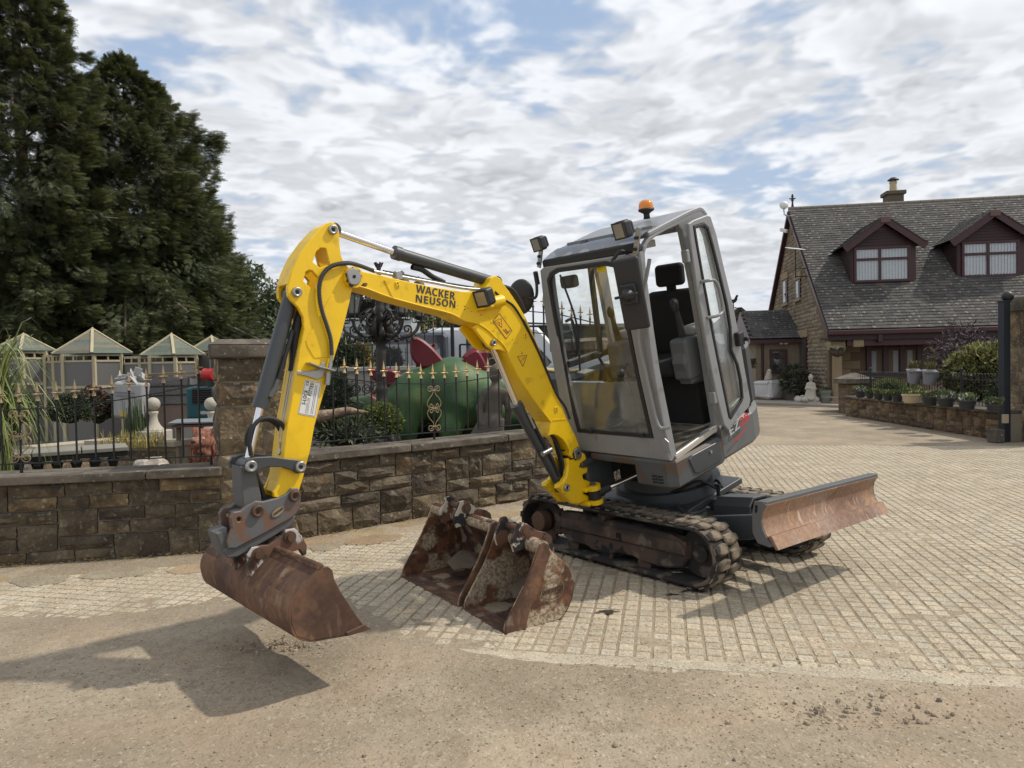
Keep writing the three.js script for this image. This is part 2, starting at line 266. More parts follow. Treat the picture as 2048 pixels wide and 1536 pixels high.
// where the concrete shows: a band between the front edge and a far edge; dirt drifts over it
function dirtDepth(x, z) {                    // height of loose dirt over the bottom of the sett joints, metres
  const d = -z, [i, j] = toIJ(x, z);
  const w = fbm(x * 1.3 + 7, d * 1.3, 901, 4), w2 = fbm(x * 4 + 3, d * 4, 911, 4), w3 = fbm(x * 0.35, d * 0.35 + 9, 921, 3);
  let h = (x < -0.5 && d > 4 ? 0.002 : 0.0054) + 0.004 * (w2 - 0.5);
  const front = 3.66 + 0.06 * (w - 0.5) - 0.19 * (x - 0.0) * 0.92 + 0.72 * step(-0.4, -1.3, x) - 0.62 * step(-1.4, -3.0, x);   // front edge of the slab
  h = Math.max(h, 0.016 * step(front + 0.05 + (x < 0.3 ? 0.55 * step(0.3, -0.6, x) : 0.02), front - 0.06, d + 0.12 * (w2 - 0.5)));
  const back = 13.0 + 0.10 * (w - 0.5) + (x > 5 ? 0 : 0);
  h = Math.max(h, 0.014 * step(back - 0.2, back + 0.25, d));
  const wallD = x < -2.2 ? 6.45 + (x + 2.2) * 0.2 : 6.45 + (x + 2.2) * 0.82 + 9 * step(2.2, 3.6, x);                                   // in front of the walls
  h = Math.max(h, 0.015 * step(wallD - 0.95, wallD - 0.62, d + 0.2 * (w - 0.5)));
  h = Math.max(h, 0.012 * step(0.54, 0.72, w3) * step(0.44, 0.66, w) * (x < -0.5 ? 0.75 : 1));
  h = Math.max(h, 0.0094 * step(0.49, 0.62, w) * step(0.40, 0.55, w2) * (x < -0.5 ? 0.5 : 1));
  h = Math.max(h, 0.0098 * step(0.80, 0.20, d - front - 0.2) * step(0.38, 0.56, w2));
  return h;
}
function bump(x, z) { const d = -z, f = step(3.9, 3.2, d + 0.19 * x); return 0.014 * (fbm(x * 2.1, d * 2.1, 941, 4) - 0.5) * f + 0.006 * (fbm(x * 9, d * 9, 951, 3) - 0.5) * f; }
const SETT = 0.010;                            // sett tops stand at y = 0, joints 10 mm lower
const groundY = (x, z) => { const h = dirtDepth(x, z); return -SETT + h + bump(x, z) * step(0.009, 0.014, h) - 0.03 * pit(x, z); };
function pit(x, z) { const e = (cx, cd, rx, rd) => Math.max(0, 1 - ((x - cx) / rx) ** 2 - ((-z - cd) / rd) ** 2); return e(1.45, 3.06, 0.42, 0.17) + 0.7 * e(-1.35, 3.95, 0.3, 0.16); }
(function ground() {
  const root = kind(new THREE.Group(), 'structure'); root.name = 'ground'; scene.add(root); root.userData.label = 'sandy dirt yard with loose gravel in front of the stone walls';
  const rows = [], cols = [];
  for (let d = 1.5; d < 9; d += 0.018 + (d - 1.5) * 0.004) rows.push(d);
  for (let d = 9.1; d < 40; d *= 1.03) rows.push(d);
  for (const d of [45, 60, 90, 150, 300]) rows.push(d);
  rows.unshift(-30, -6, 0, 0.8, 1.2);
  const NC = 420, pos = [], idx = [];
  for (const d of rows) for (let k = 0; k <= NC; k++) {
    const t = k / NC * 2 - 1, half = Math.max(1.6, 0.9 * d), x = d < 1.5 ? t * 30 : t * half * (Math.abs(t) > 0.995 ? 6 : 1);
    pos.push(x, groundY(x, -d), -d);
  }
  for (let r = 0; r < rows.length - 1; r++) for (let k = 0; k < NC; k++) { const a = r * (NC + 1) + k, b = a + NC + 1; idx.push(a, a + 1, b, a + 1, b + 1, b); }
  const g = new THREE.BufferGeometry(); g.setAttribute('position', new THREE.Float32BufferAttribute(pos, 3)); g.setIndex(idx); g.computeVertexNormals();
  const uv = new Float32Array(pos.length / 3 * 2); for (let i = 0; i < pos.length / 3; i++) { uv[i * 2] = pos[i * 3]; uv[i * 2 + 1] = pos[i * 3 + 2]; } g.setAttribute('uv', new THREE.BufferAttribute(uv, 2));
  const vc = new Float32Array(pos.length); for (let i = 0; i < pos.length / 3; i++) { const x = pos[i * 3], d = -pos[i * 3 + 2], k = 0.86 + 0.30 * fbm(x * 0.55 + 4, d * 0.55, 971, 4) - 0.10 * step(0.55, 0.70, fbm(x * 1.9, d * 1.2 + 3, 981, 4)) * step(2.5, 6, d) - 0.10 * step(0.5, 0.68, fbm(x * 0.9, d * 0.45 + 3, 991, 5)) * step(9, 14, d); vc[i * 3] = k; vc[i * 3 + 1] = k * 0.99; vc[i * 3 + 2] = k * 0.97; } g.setAttribute('color', new THREE.BufferAttribute(vc, 3));
  put('dirt_surface', g, M.dirt, root);
})();
(function apron() {
  const root = kind(new THREE.Group(), 'structure'); root.name = 'paved_apron'; scene.add(root); root.userData.label = 'pale concrete apron imprinted with small square setts';
  const r = rng(31), far = [], cand = [];
  for (let jj = 26; jj < 150; jj++) for (let ii = -115; ii < 110; ii++) {
    const u = (ii + 0.5) * PAVE.cw, v = (jj + 0.5) * PAVE.cd, [x, z] = pvXZ(u, v), d = -z;
    if (d < 2.4 || d > 13.2 || Math.abs(x) > 0.76 * d + 0.1) continue;
    const wallD = x < -2.2 ? 6.3 + (x + 2.2) * 0.2 : 6.3 + (x + 2.2) * 0.82; if (d > wallD - 0.3 && x < 1.2) continue;
    const hc = dirtDepth(x, z); if (hc > 0.0125 || pit(x, z) > 0) continue;
    cand.push({ x, z, d, h: hc });
  }
  cand.sort((a, b) => a.d - b.d);
  const shapes = [0, 1, 2, 3].map((k) => {
    const w = PAVE.cw - 0.0105 - 0.003 * (k % 2), dd = PAVE.cd - 0.006, b = 0.006, g = new THREE.BufferGeometry(), p = [], ix = [];
    const ring = (s, y, n) => { const hw = w / 2 - s, hd = dd / 2 - s; for (const [sx, sz] of [[-1, -1], [1, -1], [1, 1], [-1, 1]]) p.push(sx * hw + (r() - 0.5) * n, y, sz * hd + (r() - 0.5) * n); };
    ring(0, -0.014, 0.003); ring(0.001, -0.005, 0.003); ring(b, 0, 0.004);
    for (let t = 0; t < 2; t++) for (let e = 0; e < 4; e++) { const a = t * 4 + e, c = t * 4 + (e + 1) % 4; ix.push(a, a + 4, c, c, a + 4, c + 4); }
    ix.push(8, 11, 9, 9, 11, 10); g.setAttribute('position', new THREE.Float32BufferAttribute(p, 3)); g.setIndex(ix); const q = g.toNonIndexed(); q.computeVertexNormals(); return q;
  });
  const m4 = (c) => M4([c.x, 0.0005 + (r() - 0.5) * 0.003, c.z], [(r() - 0.5) * 0.02, PAVE.a * -1 + (r() - 0.5) * 0.03, (r() - 0.5) * 0.02]);
  const near = cand.filter((c) => c.h < 0.0098);
  const singles = new Set(near.slice(0, 290));
  const variants = []; for (let k = 0; k < 24; k++) variants.push(boxUV(shapes[k % 4].clone(), [r() * 5, r() * 5]));
  const tones = [[1, 1, 1], [0.93, 0.92, 0.90], [1.06, 1.03, 0.98], [0.98, 0.94, 0.90]].map((c) => { const m = M.conc.clone(); m.color.setRGB(...c); return m; });
  for (const c of singles) { const m = put('sett', variants[Math.floor(r() * 24)], tones[Math.floor(r() * 4)], root); m.applyMatrix4(m4(c)); }
  const rest = cand.filter((c) => !singles.has(c)), tris = [[], [], [], []]; rest.forEach((c) => { const g = shapes[Math.floor(r() * 4)].clone(); g.applyMatrix4(m4(c)); tris[Math.floor(r() * 4)].push(g); });
  tris.forEach((l, k) => kind(put('sett_field', boxUV(mergeGeometries(l)), tones[k], root), 'stuff'));
  console.log('setts', cand.length);
})();
(function slabEdge() {                        // the bare ragged strip along the front of the apron
  const root = scene.getObjectByName('paved_apron'), r = rng(37), top = [], N = 90, p = [], ix = [];
  for (let i = 0; i <= N; i++) { const x = -0.35 + i / N * 4.0, f = 3.66 - 0.175 * x, j = 0.030 * (fbm(x * 5, 2, 995, 4) - 0.5) * 2 + 0.012 * (r() - 0.5); p.push(x, 0.001, -(f + 0.135), x, 0.002, -(f + 0.02 + j), x, -0.035, -(f + j)); if (i < N) { const a = i * 3; ix.push(a, a + 1, a + 3, a + 3, a + 1, a + 4, a + 1, a + 2, a + 4, a + 4, a + 2, a + 5); } }
  const g = new THREE.BufferGeometry(); g.setAttribute('position', new THREE.Float32BufferAttribute(p, 3)); g.setIndex(ix); const q = g.toNonIndexed(); q.computeVertexNormals(); put('apron_edge', boxUV(q), M.conc, root); void top;
})();
(function stains() {                          // oil drips and wet mud under the machine
  const root = scene.getObjectByName('paved_apron'), r = rng(57), m = S({ color: rgb(0.045, 0.036, 0.028), roughness: 0.55 }), m2 = S({ color: rgb(0.17, 0.135, 0.098), roughness: 0.9 });
  for (const [px, py, s, el, mt] of [[1216, 1224, 0.045, 2.2, m], [1385, 1182, 0.05, 2.4, m], [1345, 1190, 0.03, 2.5, m], [1470, 1110, 0.10, 1.8, m2], [1530, 1100, 0.12, 2.2, m2], [1500, 1135, 0.08, 2.0, m2], [1440, 1150, 0.07, 2.0, m2], [1590, 1085, 0.05, 2.4, m], [1480, 1075, 0.05, 2.0, m], [1210, 1010, 0.08, 2, m2]]) for (let q = 0; q < (mt === m ? 1 : 4); q++) {
    const c = Gd(px + (q ? (r() - 0.5) * 50 : 0), py + (q ? (r() - 0.5) * 14 : 0)), N = 26, pts = []; for (let k = 0; k < N; k++) { const a = k / N * 6.283, rr = s * (q ? 0.5 : 1) * (0.35 + 0.9 * Math.pow(r(), 2)); pts.push([Math.cos(a) * rr * el, Math.sin(a) * rr]); }
    const g = new THREE.ShapeGeometry(new THREE.Shape(pts.map((p) => new THREE.Vector2(p[0], p[1])))).rotateX(-Math.PI / 2); put('stain', boxUV(plain(g)), mt, root).position.set(c.x, 0.0052 + 0.0006 * q, c.z);
  }
})();
(function gravel() {                           // loose stones lying on the dirt
  const r = rng(77), g = new THREE.IcosahedronGeometry(1, 0), N = 9000;
  const m = new THREE.InstancedMesh(g, S({ color: 0xffffff, roughness: 1 }), N); m.name = 'loose_gravel'; const mt = new THREE.Matrix4(), q = new THREE.Quaternion(), c = new THREE.Color();
  for (let i = 0; i < N; i++) {
    let x, d, s = 0.0018 + 0.0045 * Math.pow(r(), 3);
    if (i < 150) { x = 1.45 + (r() + r() - 1) * 0.60; d = 3.06 + (r() + r() - 1) * 0.20; s = 0.003 + 0.012 * Math.pow(r(), 3.5); }
    else if (i < 400) { x = -1.35 + (r() + r() - 1) * 0.35; d = 3.95 + (r() + r() - 1) * 0.18; s = 0.003 + 0.009 * Math.pow(r(), 3.5); }
    else if (i < 4600) { d = 2.15 + 1.5 * r(); x = (r() * 2 - 1) * 0.76 * d; if (r() < 0.03) s *= 2.2; }
    else { d = 3.2 + 6.5 * r() * r(); x = (r() * 2 - 1) * 0.75 * d; if (dirtDepth(x, -d) < 0.006 && r() < 0.7) d = 2.2 + r(); }
    q.setFromEuler(new THREE.Euler(r() * 6, r() * 6, r() * 6)); mt.compose(V(x, Math.max(groundY(x, -d), -0.004) + s * 0.25, -d), q, V(s * (0.8 + 0.7 * r()), s * 0.7, s)); m.setMatrixAt(i, mt);
    const t = r(), k = 0.7 + 0.5 * r(); c.setRGB(...(t < 0.6 ? [0.36, 0.29, 0.205] : t < 0.88 ? [0.29, 0.24, 0.175] : t < 0.97 ? [0.46, 0.40, 0.31] : [0.20, 0.175, 0.145]).map((v) => v * k)); m.setColorAt(i, c);
  }
  m.castShadow = m.receiveShadow = true; m.userData = { kind: 'stuff', label: 'loose gravel scattered over the dirt yard' }; scene.add(m);
})();
// ---------------------------------------------------------------- stone walls, pillars, iron railings
const HV = (x, d) => V(x, 0, -d);              // ground point from X and distance
function rockFace(w, h, t, r, proud = 0.02) {  // a stone: rough split face towards +z, 44 triangles
  const nx = w > 0.34 ? 4 : 3, ny = 3, p = [], ix = [], b = 0.012;
  for (let j = 0; j <= ny; j++) for (let i = 0; i <= nx; i++) {
    const e = i === 0 || j === 0 || i === nx || j === ny, u = i / nx, v = j / ny;
    p.push((u - 0.5) * w + (e ? (r() - 0.5) * 0.012 : (r() - 0.5) * w * 0.12), (v - 0.5) * h + (e ? (r() - 0.5) * 0.008 : (r() - 0.5) * h * 0.14), e ? r() * 0.004 : proud * (0.35 + 1.0 * r()));
  }
  const id = (i, j) => j * (nx + 1) + i;
  for (let j = 0; j < ny; j++) for (let i = 0; i < nx; i++) { const a = id(i, j), q = id(i + 1, j), c = id(i + 1, j + 1), d = id(i, j + 1); if ((i + j) & 1) ix.push(a, q, c, a, c, d); else ix.push(a, q, d, q, c, d); }
  const n0 = p.length / 3; const edge = []; for (let i = 0; i <= nx; i++) edge.push(id(i, 0)); for (let j = 1; j <= ny; j++) edge.push(id(nx, j)); for (let i = nx - 1; i >= 0; i--) edge.push(id(i, ny)); for (let j = ny - 1; j >= 1; j--) edge.push(id(0, j));
  edge.forEach((k) => p.push(p[k * 3], p[k * 3 + 1], -t)); edge.forEach((k, i) => { const m = (i + 1) % edge.length; ix.push(k, n0 + i, edge[m], edge[m], n0 + i, n0 + m); });
  const g = new THREE.BufferGeometry(); g.setAttribute('position', new THREE.Float32BufferAttribute(p, 3)); g.setIndex(ix); const q = g.toNonIndexed(); q.computeVertexNormals(); return boxUV(q, [r() * 7, r() * 7]);
}
function layStones(L, H, r, uh, wmin, wmax, skip) {   // snecked rubble: [x, y, w, h]
  const ux = 0.06, nx = Math.round(L / ux), ny = Math.round(H / uh), g = Array.from({ length: ny }, () => new Array(nx).fill(0)), out = [];
  for (let j = 0; j < ny; j++) for (let i = 0; i < nx; i++) {
    if (g[j][i]) continue; let room = 0; while (i + room < nx && !g[j][i + room]) room++;
    let w = Math.round((wmin + r() * (wmax - wmin)) / ux); if (w > room || room - w < wmin / ux * 0.8) w = room <= wmax / ux * 1.25 ? room : Math.min(w, Math.ceil(room / 2));
    let h = r() < 0.34 && j + 1 < ny ? 2 : 1; if (h === 2) { if (w * ux > 0.42) w = Math.min(w, Math.round(0.36 / ux)); for (let k = 0; k < w; k++) if (g[j + 1][i + k]) h = 1; }
    for (let a = 0; a < h; a++) for (let k = 0; k < w; k++) g[j + a][i + k] = 1;
    out.push([(i + w / 2) / nx * L, (j + h / 2) / ny * H, w / nx * L, h / ny * H]);
  }
  return out;
}
const stoneTints = [[0.95, 0.95, 0.95], [0.70, 0.69, 0.68], [1.12, 1.05, 0.93], [0.82, 0.79, 0.75], [1.0, 0.94, 0.84]].map((c) => { const m = M.stone.clone(); m.color.setRGB(...c); return m; });
const warmTints = [[1.55, 1.48, 1.30], [1.2, 1.15, 1.05], [1.4, 1.28, 1.08], [1.9, 1.8, 1.62]].map((c) => { const m = M.stone.clone(); m.color.setRGB(...c); return m; });
const darkTints = [[0.82, 0.78, 0.72], [0.64, 0.61, 0.57], [1.05, 0.93, 0.72], [0.76, 0.71, 0.64]].map((c) => { const m = M.stone.clone(); m.color.setRGB(...c); return m; });
// one stone face of a wall: local x along, y up, z outward
function stoneFace(parent, L, H, seed, o = {}) {
  const r = rng(seed), f = new THREE.Matrix4().copy(o.m || new THREE.Matrix4());
  for (const [x, y, w, h] of layStones(L, H, r, o.uh || 0.13, o.wmin || 0.2, o.wmax || 0.55)) {
    const m = put('stone', rockFace(w - 0.014, h - 0.013, 0.035, r, o.proud ?? 0.02), (o.tints || stoneTints)[Math.floor(r() * (o.tints || stoneTints).length)], parent);
    m.applyMatrix4(new THREE.Matrix4().copy(f).multiply(M4([x, y + (o.y0 || 0), 0.006 + r() * 0.006])));
  }
}
function wallRun(name, label, a, b, H, seed, o = {}) {
  const d = b.clone().sub(a), L = d.length(), t = thing(name, label, 'wall', a, Math.atan2(-d.z, d.x), o.group);
  new MB().box(L, H, o.thick || 0.28, L / 2, H / 2, -(o.thick || 0.28) / 2 - 0.012).build('mortar_core', o.mortar || M.mortarDark, t);
  stoneFace(t, L, H, seed, o);
  const r = rng(seed + 5); let x = -0.02;
  while (x < L) {
    let w = Math.min(o.cop || 1.1 + 0.35 * r(), L + 0.02 - x); if (L - x - w < 0.4) w = L + 0.02 - x;
    const g = boxUV(plain(new RoundedBoxGeometry(w - 0.008, o.copT || 0.075, (o.thick || 0.28) + 0.14, 1, 0.012)), [r() * 4, r() * 4]); const m = put('coping_stone', g, M.coping, t); m.position.set(x + w / 2, H + (o.copT || 0.075) / 2 + (r() - 0.5) * 0.006, -(o.thick || 0.28) / 2); m.rotation.set((r() - 0.5) * 0.01, 0, (r() - 0.5) * 0.006); x += w;
  }
  return t;
}
function pillar(name, label, corner, dir, w, H, seed, o = {}) {   // corner: front left foot; dir: angle of the front face
  const t = thing(name, label, 'pillar', corner, dir, o.group);
  new MB().box(w - 0.03, H, w - 0.03, w / 2, H / 2, -w / 2).build('mortar_core', o.mortar || M.mortar, t);
  stoneFace(t, w, H, seed, { uh: o.uh || 0.2, wmin: 0.2, wmax: 0.42, proud: 0.03, tints: o.tints, m: M4([0, 0, -0.012]) });
  stoneFace(t, w, H, seed + 1, { uh: o.uh || 0.2, wmin: 0.2, wmax: 0.42, proud: 0.03, tints: o.tints, m: M4([0.012, 0, -w], [0, -Math.PI / 2, 0]) });
  stoneFace(t, w, H, seed + 2, { uh: o.uh || 0.2, wmin: 0.2, wmax: 0.42, proud: 0.03, tints: o.tints, m: M4([w - 0.012, 0, 0], [0, Math.PI / 2, 0]) });
  const c = o.cap || 0.115;
  new MB().add(new THREE.CylinderGeometry((w + 0.02) * 0.66, (w + 0.12) * 0.7071, 0.045, 4, 1), M4([w / 2, H + c + 0.0225, -w / 2], [0, Math.PI / 4, 0])).rbox(w + 0.12, c, w + 0.12, w / 2, H + c / 2, -w / 2, 0.015).build('cap_stone', M.coping, t);
  return t;
}
const RD = V(0.776, 0, -0.63), LD = V(0.981, 0, -0.195);              // directions of the right and the left wall
const rightA = HV(-2.02, 6.40), leftB = HV(-2.50, 6.03), leftA = leftB.clone().addScaledVector(LD, -3.3);
const angR = Math.atan2(0.63, 0.776), angL = Math.atan2(0.195, 0.981);
wallRun('stone_wall', 'low dark stained stone wall left of the square pillar', leftA, leftB, 0.66, 11, { tints: darkTints, proud: 0.022, uh: 0.115, wmax: 0.5 });
wallRun('stone_wall', 'long low rock-faced stone wall running behind the excavator', rightA, rightA.clone().addScaledVector(RD, 3.95), 0.70, 23, { proud: 0.036, uh: 0.118, wmax: 0.5 });
pillar('stone_pillar', 'square rock-faced stone pillar with flat cap behind the excavator arm', HV(-2.50, 6.03), 24 * Math.PI / 180, 0.61, 1.66, 31, { tints: warmTints.slice(0, 3) });
pillar('stone_pillar', 'stone pillar seen behind the excavator cab at the end of the long wall', rightA.clone().addScaledVector(RD, 3.95), angR, 0.72, 1.72, 41, { tints: stoneTints });
wallRun('stone_wall', 'higher stone wall seen through the excavator cab windows', rightA.clone().addScaledVector(RD, 4.67), rightA.clone().addScaledVector(RD, 6.3), 1.52, 47, {});
pillar('stone_pillar', 'tall pale stone gate pillar seen through the cab glass', rightA.clone().addScaledVector(RD, 5.35).add(V(0, 0, 0.05)), angR, 0.5, 2.1, 51, { tints: warmTints });

// railing bars with gilded spear finials
const spearGeo = (() => {
  const m = new MB(); m.add(new THREE.CylinderGeometry(0.0005, 0.014, 0.085, 4), M4([0, 0.118, 0], [0, Math.PI / 4, 0])).add(new THREE.CylinderGeometry(0.014, 0.006, 0.018, 4), M4([0, 0.067, 0], [0, Math.PI / 4, 0]));
  for (let k = 0; k < 4; k++) { const a = k * Math.PI / 2; m.add(new THREE.CylinderGeometry(0.004, 0.010, 0.034, 6), M4([Math.cos(a) * 0.024, 0.056, Math.sin(a) * 0.024], [0, -a, -Math.PI / 2])).sph(0.007, Math.cos(a) * 0.040, 0.056, Math.sin(a) * 0.040, 1, 1, 1, 6); }
  m.lathe([[0, 0.066], [0.012, 0.056], [0.007, 0.042], [0.009, 0.030], [0.016, 0.010], [0.017, 0]], 0, 0, 0, 8); return m.geo();
})();
function scrolls(t, x, y0, y1, mat, name = 'scroll_panel') {   // S-scroll ornament round one bar
  const m = new MB(), h = y1 - y0, w = 0.085, c = 0.0048, q = (px, py) => V(x + px * w, y0 + py * h, 0.012);
  const spiral = (cx, cy, R, a0, turns, dir) => { const o = []; for (let k = 0; k <= 14; k++) { const f = k / 14, a = a0 + dir * f * turns * 6.283, rr = R * (1 - 0.75 * f); o.push(V(x + cx * w + Math.cos(a) * rr, y0 + cy * h + Math.sin(a) * rr, 0.012)); } return o; };
  for (const s of [-1, 1]) {
    for (const [cy, d] of [[0.925, 1], [0.075, -1]]) m.tube(spiral(s * 0.56, cy, 0.038, s > 0 ? Math.PI : 0, 1.35, (s > 0 ? -1 : 1) * d), c, 5, 26);
    for (const [cy, d] of [[0.565, -1], [0.435, 1]]) m.tube(spiral(s * 0.40, cy, 0.028, s > 0 ? Math.PI : 0, 1.2, (s > 0 ? -1 : 1) * d), c, 5, 22);
    m.tube([q(s * 0.12, 0.90), q(s * 0.2, 0.82), q(s * 0.62, 0.74), q(s * 0.98, 0.64), q(s * 0.98, 0.57), q(s * 0.7, 0.5), q(s * 0.98, 0.43), q(s * 0.98, 0.36), q(s * 0.62, 0.26), q(s * 0.2, 0.18), q(s * 0.12, 0.10)], c, 5, 40);
  }
  for (const yy of [0.9, 0.5, 0.1]) m.rbox(0.05, 0.016, 0.022, x, y0 + yy * h, 0.006, 0.003);
  m.build(name, mat, t);
}
function railing(name, label, a, dir, o) {      // o.bars: [distance along, y of bar top], o.rail: same for the top rail, o.low: y of the bottom rail
  const t = thing(name, label, 'railing', a, Math.atan2(-dir.z, dir.x), o.group), R = o.r || 0.0085;
  const barG = new Map();
  for (const [s, yt, fin] of o.bars) {
    const h = yt - o.y0(s); put('bar', new MB().cyl(V(0, 0, 0), V(0, h, 0), R, R, 8).sph(R * 1.5, 0, h * 0.99, 0, 1, 0.8, 1, 8).geo(), M.iron, t).position.set(s, o.y0(s), 0);
    if (fin !== 0) { const f = put('finial', spearGeo, o.gold || M.gold, t); f.position.set(s, yt, 0); f.rotation.y = (s * 13.7) % 0.5; f.scale.setScalar(o.fs || 1); }
  }
  for (const rail of o.rails) { const m = new MB(); for (let i = 0; i < rail.length - 1; i++) m.bar(V(rail[i][0], rail[i][1], 0), V(rail[i + 1][0] + 0.002, rail[i + 1][1], 0), 0.010, 0.026); m.build('rail', M.iron, t); }
  return t;
}
(function fences() {
  // right railing on the long wall
  const off = V(-0.63, 0, -0.776).multiplyScalar(0.14), a = rightA.clone().add(off).addScaledVector(RD, 0), n = V(0.63, 0, 0.776);
  const loc = (px, py) => { const p = onPlane(px, py, a, n); return [p.clone().sub(a).dot(RD), p.y]; };
  const bars = [[665, 752, 0], [689, 746], [714, 748], [742, 751], [768, 753], [793, 755], [818, 756], [842, 757], [866, 757], [889, 756], [912, 754], [934, 752], [955, 748], [976, 743], [997, 738], [1017, 732], [1037, 726], [1057, 719]].map(([x, y, f]) => [...loc(x, y), f]);
  const top = [[664, 753], [689, 757], [742, 764], [793, 767], [842, 768], [889, 767], [934, 762], [976, 755], [1017, 745], [1062, 731]].map((p) => loc(...p));
  const t = railing('iron_railing', 'black iron railing with gold spear tips in front of the green dinosaur', a, RD, { bars, rails: [top, [[-0.35, 0.855], [4.0, 0.855]]], y0: () => 0.845 });
  const s = bars[8][0]; scrolls(t, s, 0.87, top[5][1] - 0.02, M.goldDull);
  for (const x of [s, 0]) new MB().cyl(V(x, 0.78, 0), V(x, 0.86, 0), 0.012).build('foot', M.iron, t);
  // left railing on the dark wall
  const off2 = V(-0.195, 0, -0.981).multiplyScalar(0.14), b = leftB.clone().add(off2), n2_ = V(0.195, 0, 0.981);
  const loc2 = (px, py) => { const p = onPlane(px, py, b, n2_); return [p.clone().sub(b).dot(LD), p.y]; };
  const bars2 = [[-37, 808], [1, 806], [38, 804], [75, 802], [113, 799], [150, 796], [188, 792], [224, 787], [258, 781], [293, 773], [327, 766], [362, 758], [396, 748]].map(([x, y, f]) => [...loc2(x, y), f]);
  const top2 = [[-60, 822], [0, 821], [38, 819], [113, 815], [188, 807], [258, 797], [327, 784], [396, 769], [436, 759]].map((p) => loc2(...p));
  const t2 = railing('iron_railing', 'black iron railing with dull gold spear tips on the left wall', b, LD, { bars: bars2, rails: [top2, [[-3, 0.815], [0.0, 0.815]]], y0: () => 0.805, gold: M.goldDull });
  scrolls(t2, bars2[2][0], 0.83, top2[2][1] - 0.01, M.goldDull);
  for (const x of [bars2[2][0], -0.1]) new MB().cyl(V(x, 0.74, 0), V(x, 0.82, 0), 0.012).build('foot', M.iron, t2);
  // small round lamp fixed under the coping
  const q = onPlane(892, 888, rightA, n), l = tag(new THREE.Group(), 'small round grey bulkhead lamp fixed under the wall coping', 'wall lamp'); l.name = 'bulkhead_lamp'; l.position.copy(q).addScaledVector(n, 0.0); l.rotation.y = angR; scene.add(l);
  new MB().add(new THREE.CylinderGeometry(0.040, 0.043, 0.055, 20), M4([0, 0, 0.03], [Math.PI / 2, 0, 0])).build('housing', S({ color: rgb(0.16, 0.17, 0.18), roughness: 0.5 }), l);
  new MB().rbox(0.052, 0.012, 0.010, 0, 0.004, 0.060, 0.003).build('lens_slot', M.white, l);
})();
// flagstones laid along the foot of the walls
(function flags() {
  const root = kind(new THREE.Group(), 'structure'); root.name = 'pavement'; scene.add(root); root.userData.label = 'strip of worn crazy paving half buried in dirt along the wall';
  const r = rng(91), cols = [[0.40, 0.34, 0.28], [0.36, 0.35, 0.33], [0.42, 0.37, 0.29], [0.38, 0.31, 0.25]].map((c) => S({ color: rgb(...c), map: T.conc, roughness: 0.95, bumpMap: T.concBump, bumpScale: 0.006 }));
  for (const m of cols) m.color.multiplyScalar(1.9);
  const lay = (a, dir, n, L, rows) => { for (let row = 0; row < rows; row++) { let s = -0.05; while (s < L) { const w = 0.30 + 0.32 * r(), h = 0.24 + 0.12 * r(), pts = []; const N = 6; for (let k = 0; k < N; k++) { const an = k / N * 6.283 + 0.3 * r(); pts.push([Math.cos(an) * w * 0.5 * (0.75 + 0.45 * r()), Math.sin(an) * h * 0.5 * (0.75 + 0.45 * r())]); }
    const g = boxUV(plain(slab(pts, 0.02, 0.004)), [r() * 3, r() * 3]), p = a.clone().addScaledVector(dir, s + w / 2).addScaledVector(n, 0.16 + row * 0.29 + 0.05 * r()); if (r() < 0.72) { const m = put('flagstone', g, cols[Math.floor(r() * 4)], root); m.position.set(p.x, -0.0062 + 0.004 * r(), p.z); m.rotation.set(-Math.PI / 2, 0, Math.atan2(-dir.z, dir.x) + (r() - 0.5) * 0.3); } s += w * 0.95 + 0.03; } } };
  lay(leftA, LD, V(0.195, 0, 0.981), 3.4, 2); lay(rightA, RD, V(0.63, 0, 0.776), 3.6, 2);
})();
// ---------------------------------------------------------------- the mini excavator
const EX = thing('mini_excavator', 'yellow and grey mini excavator with open cab door, raised boom and rusty dozer blade', 'excavator', HV(1.275, 5.85), -0.88);
EX.updateMatrixWorld(true);
const UP = new THREE.Matrix4().makeTranslation(0, 0.55, 0).multiply(new THREE.Matrix4().makeRotationX(13 * Math.PI / 180));   // upper carriage, tilted on its console
const BM = UP.clone().multiply(M4([-0.10, 0, 0.90], [0, 2 * Math.PI / 180, 0]));                                               // boom swung a little
const zoomed = (ox, oy, k) => (pts) => pts.map((p) => [ox + p[0] / k, oy + p[1] / k]);
const Z1 = zoomed(380, 400, 3.4125), Z2 = zoomed(380, 820, 3.0725), Z3 = zoomed(660, 420, 4.518), Z4 = zoomed(960, 640, 3.84), Z5 = zoomed(1040, 380, 4.2667), Z6 = zoomed(1100, 640, 4.266), Z7 = zoomed(1000, 900, 4.096);
function locate(px, frame, axis, at) {         // pixel -> point of a plane of the machine (axis 'x', 'y' or 'z' constant) in that frame
  const w = EX.matrixWorld.clone().multiply(frame), n = V(axis === 'x' ? 1 : 0, axis === 'y' ? 1 : 0, axis === 'z' ? 1 : 0), p0 = n.clone().multiplyScalar(at).applyMatrix4(w);
  n.transformDirection(w); return onPlane(px[0], px[1], p0, n).applyMatrix4(w.invert());
}
const ID = new THREE.Matrix4();
const side = (pts, frame, x) => pts.map((p) => { const q = locate(p, frame, 'x', x); return [q.z, q.y]; });
const face = (pts, frame, z) => pts.map((p) => { const q = locate(p, frame, 'z', z); return [q.x, q.y]; });
const SIDE = new THREE.Matrix4().makeBasis(V(0, 0, 1), V(0, 1, 0), V(-1, 0, 0));
const sideSlab = (zy, thick, x, bevel = 0.004, holes) => slab(zy, thick, bevel, holes).applyMatrix4(SIDE).translate(x, 0, 0);
const faceSlab = (xy, thick, z, bevel = 0.004, holes) => slab(xy, thick, bevel, holes).translate(0, 0, z);
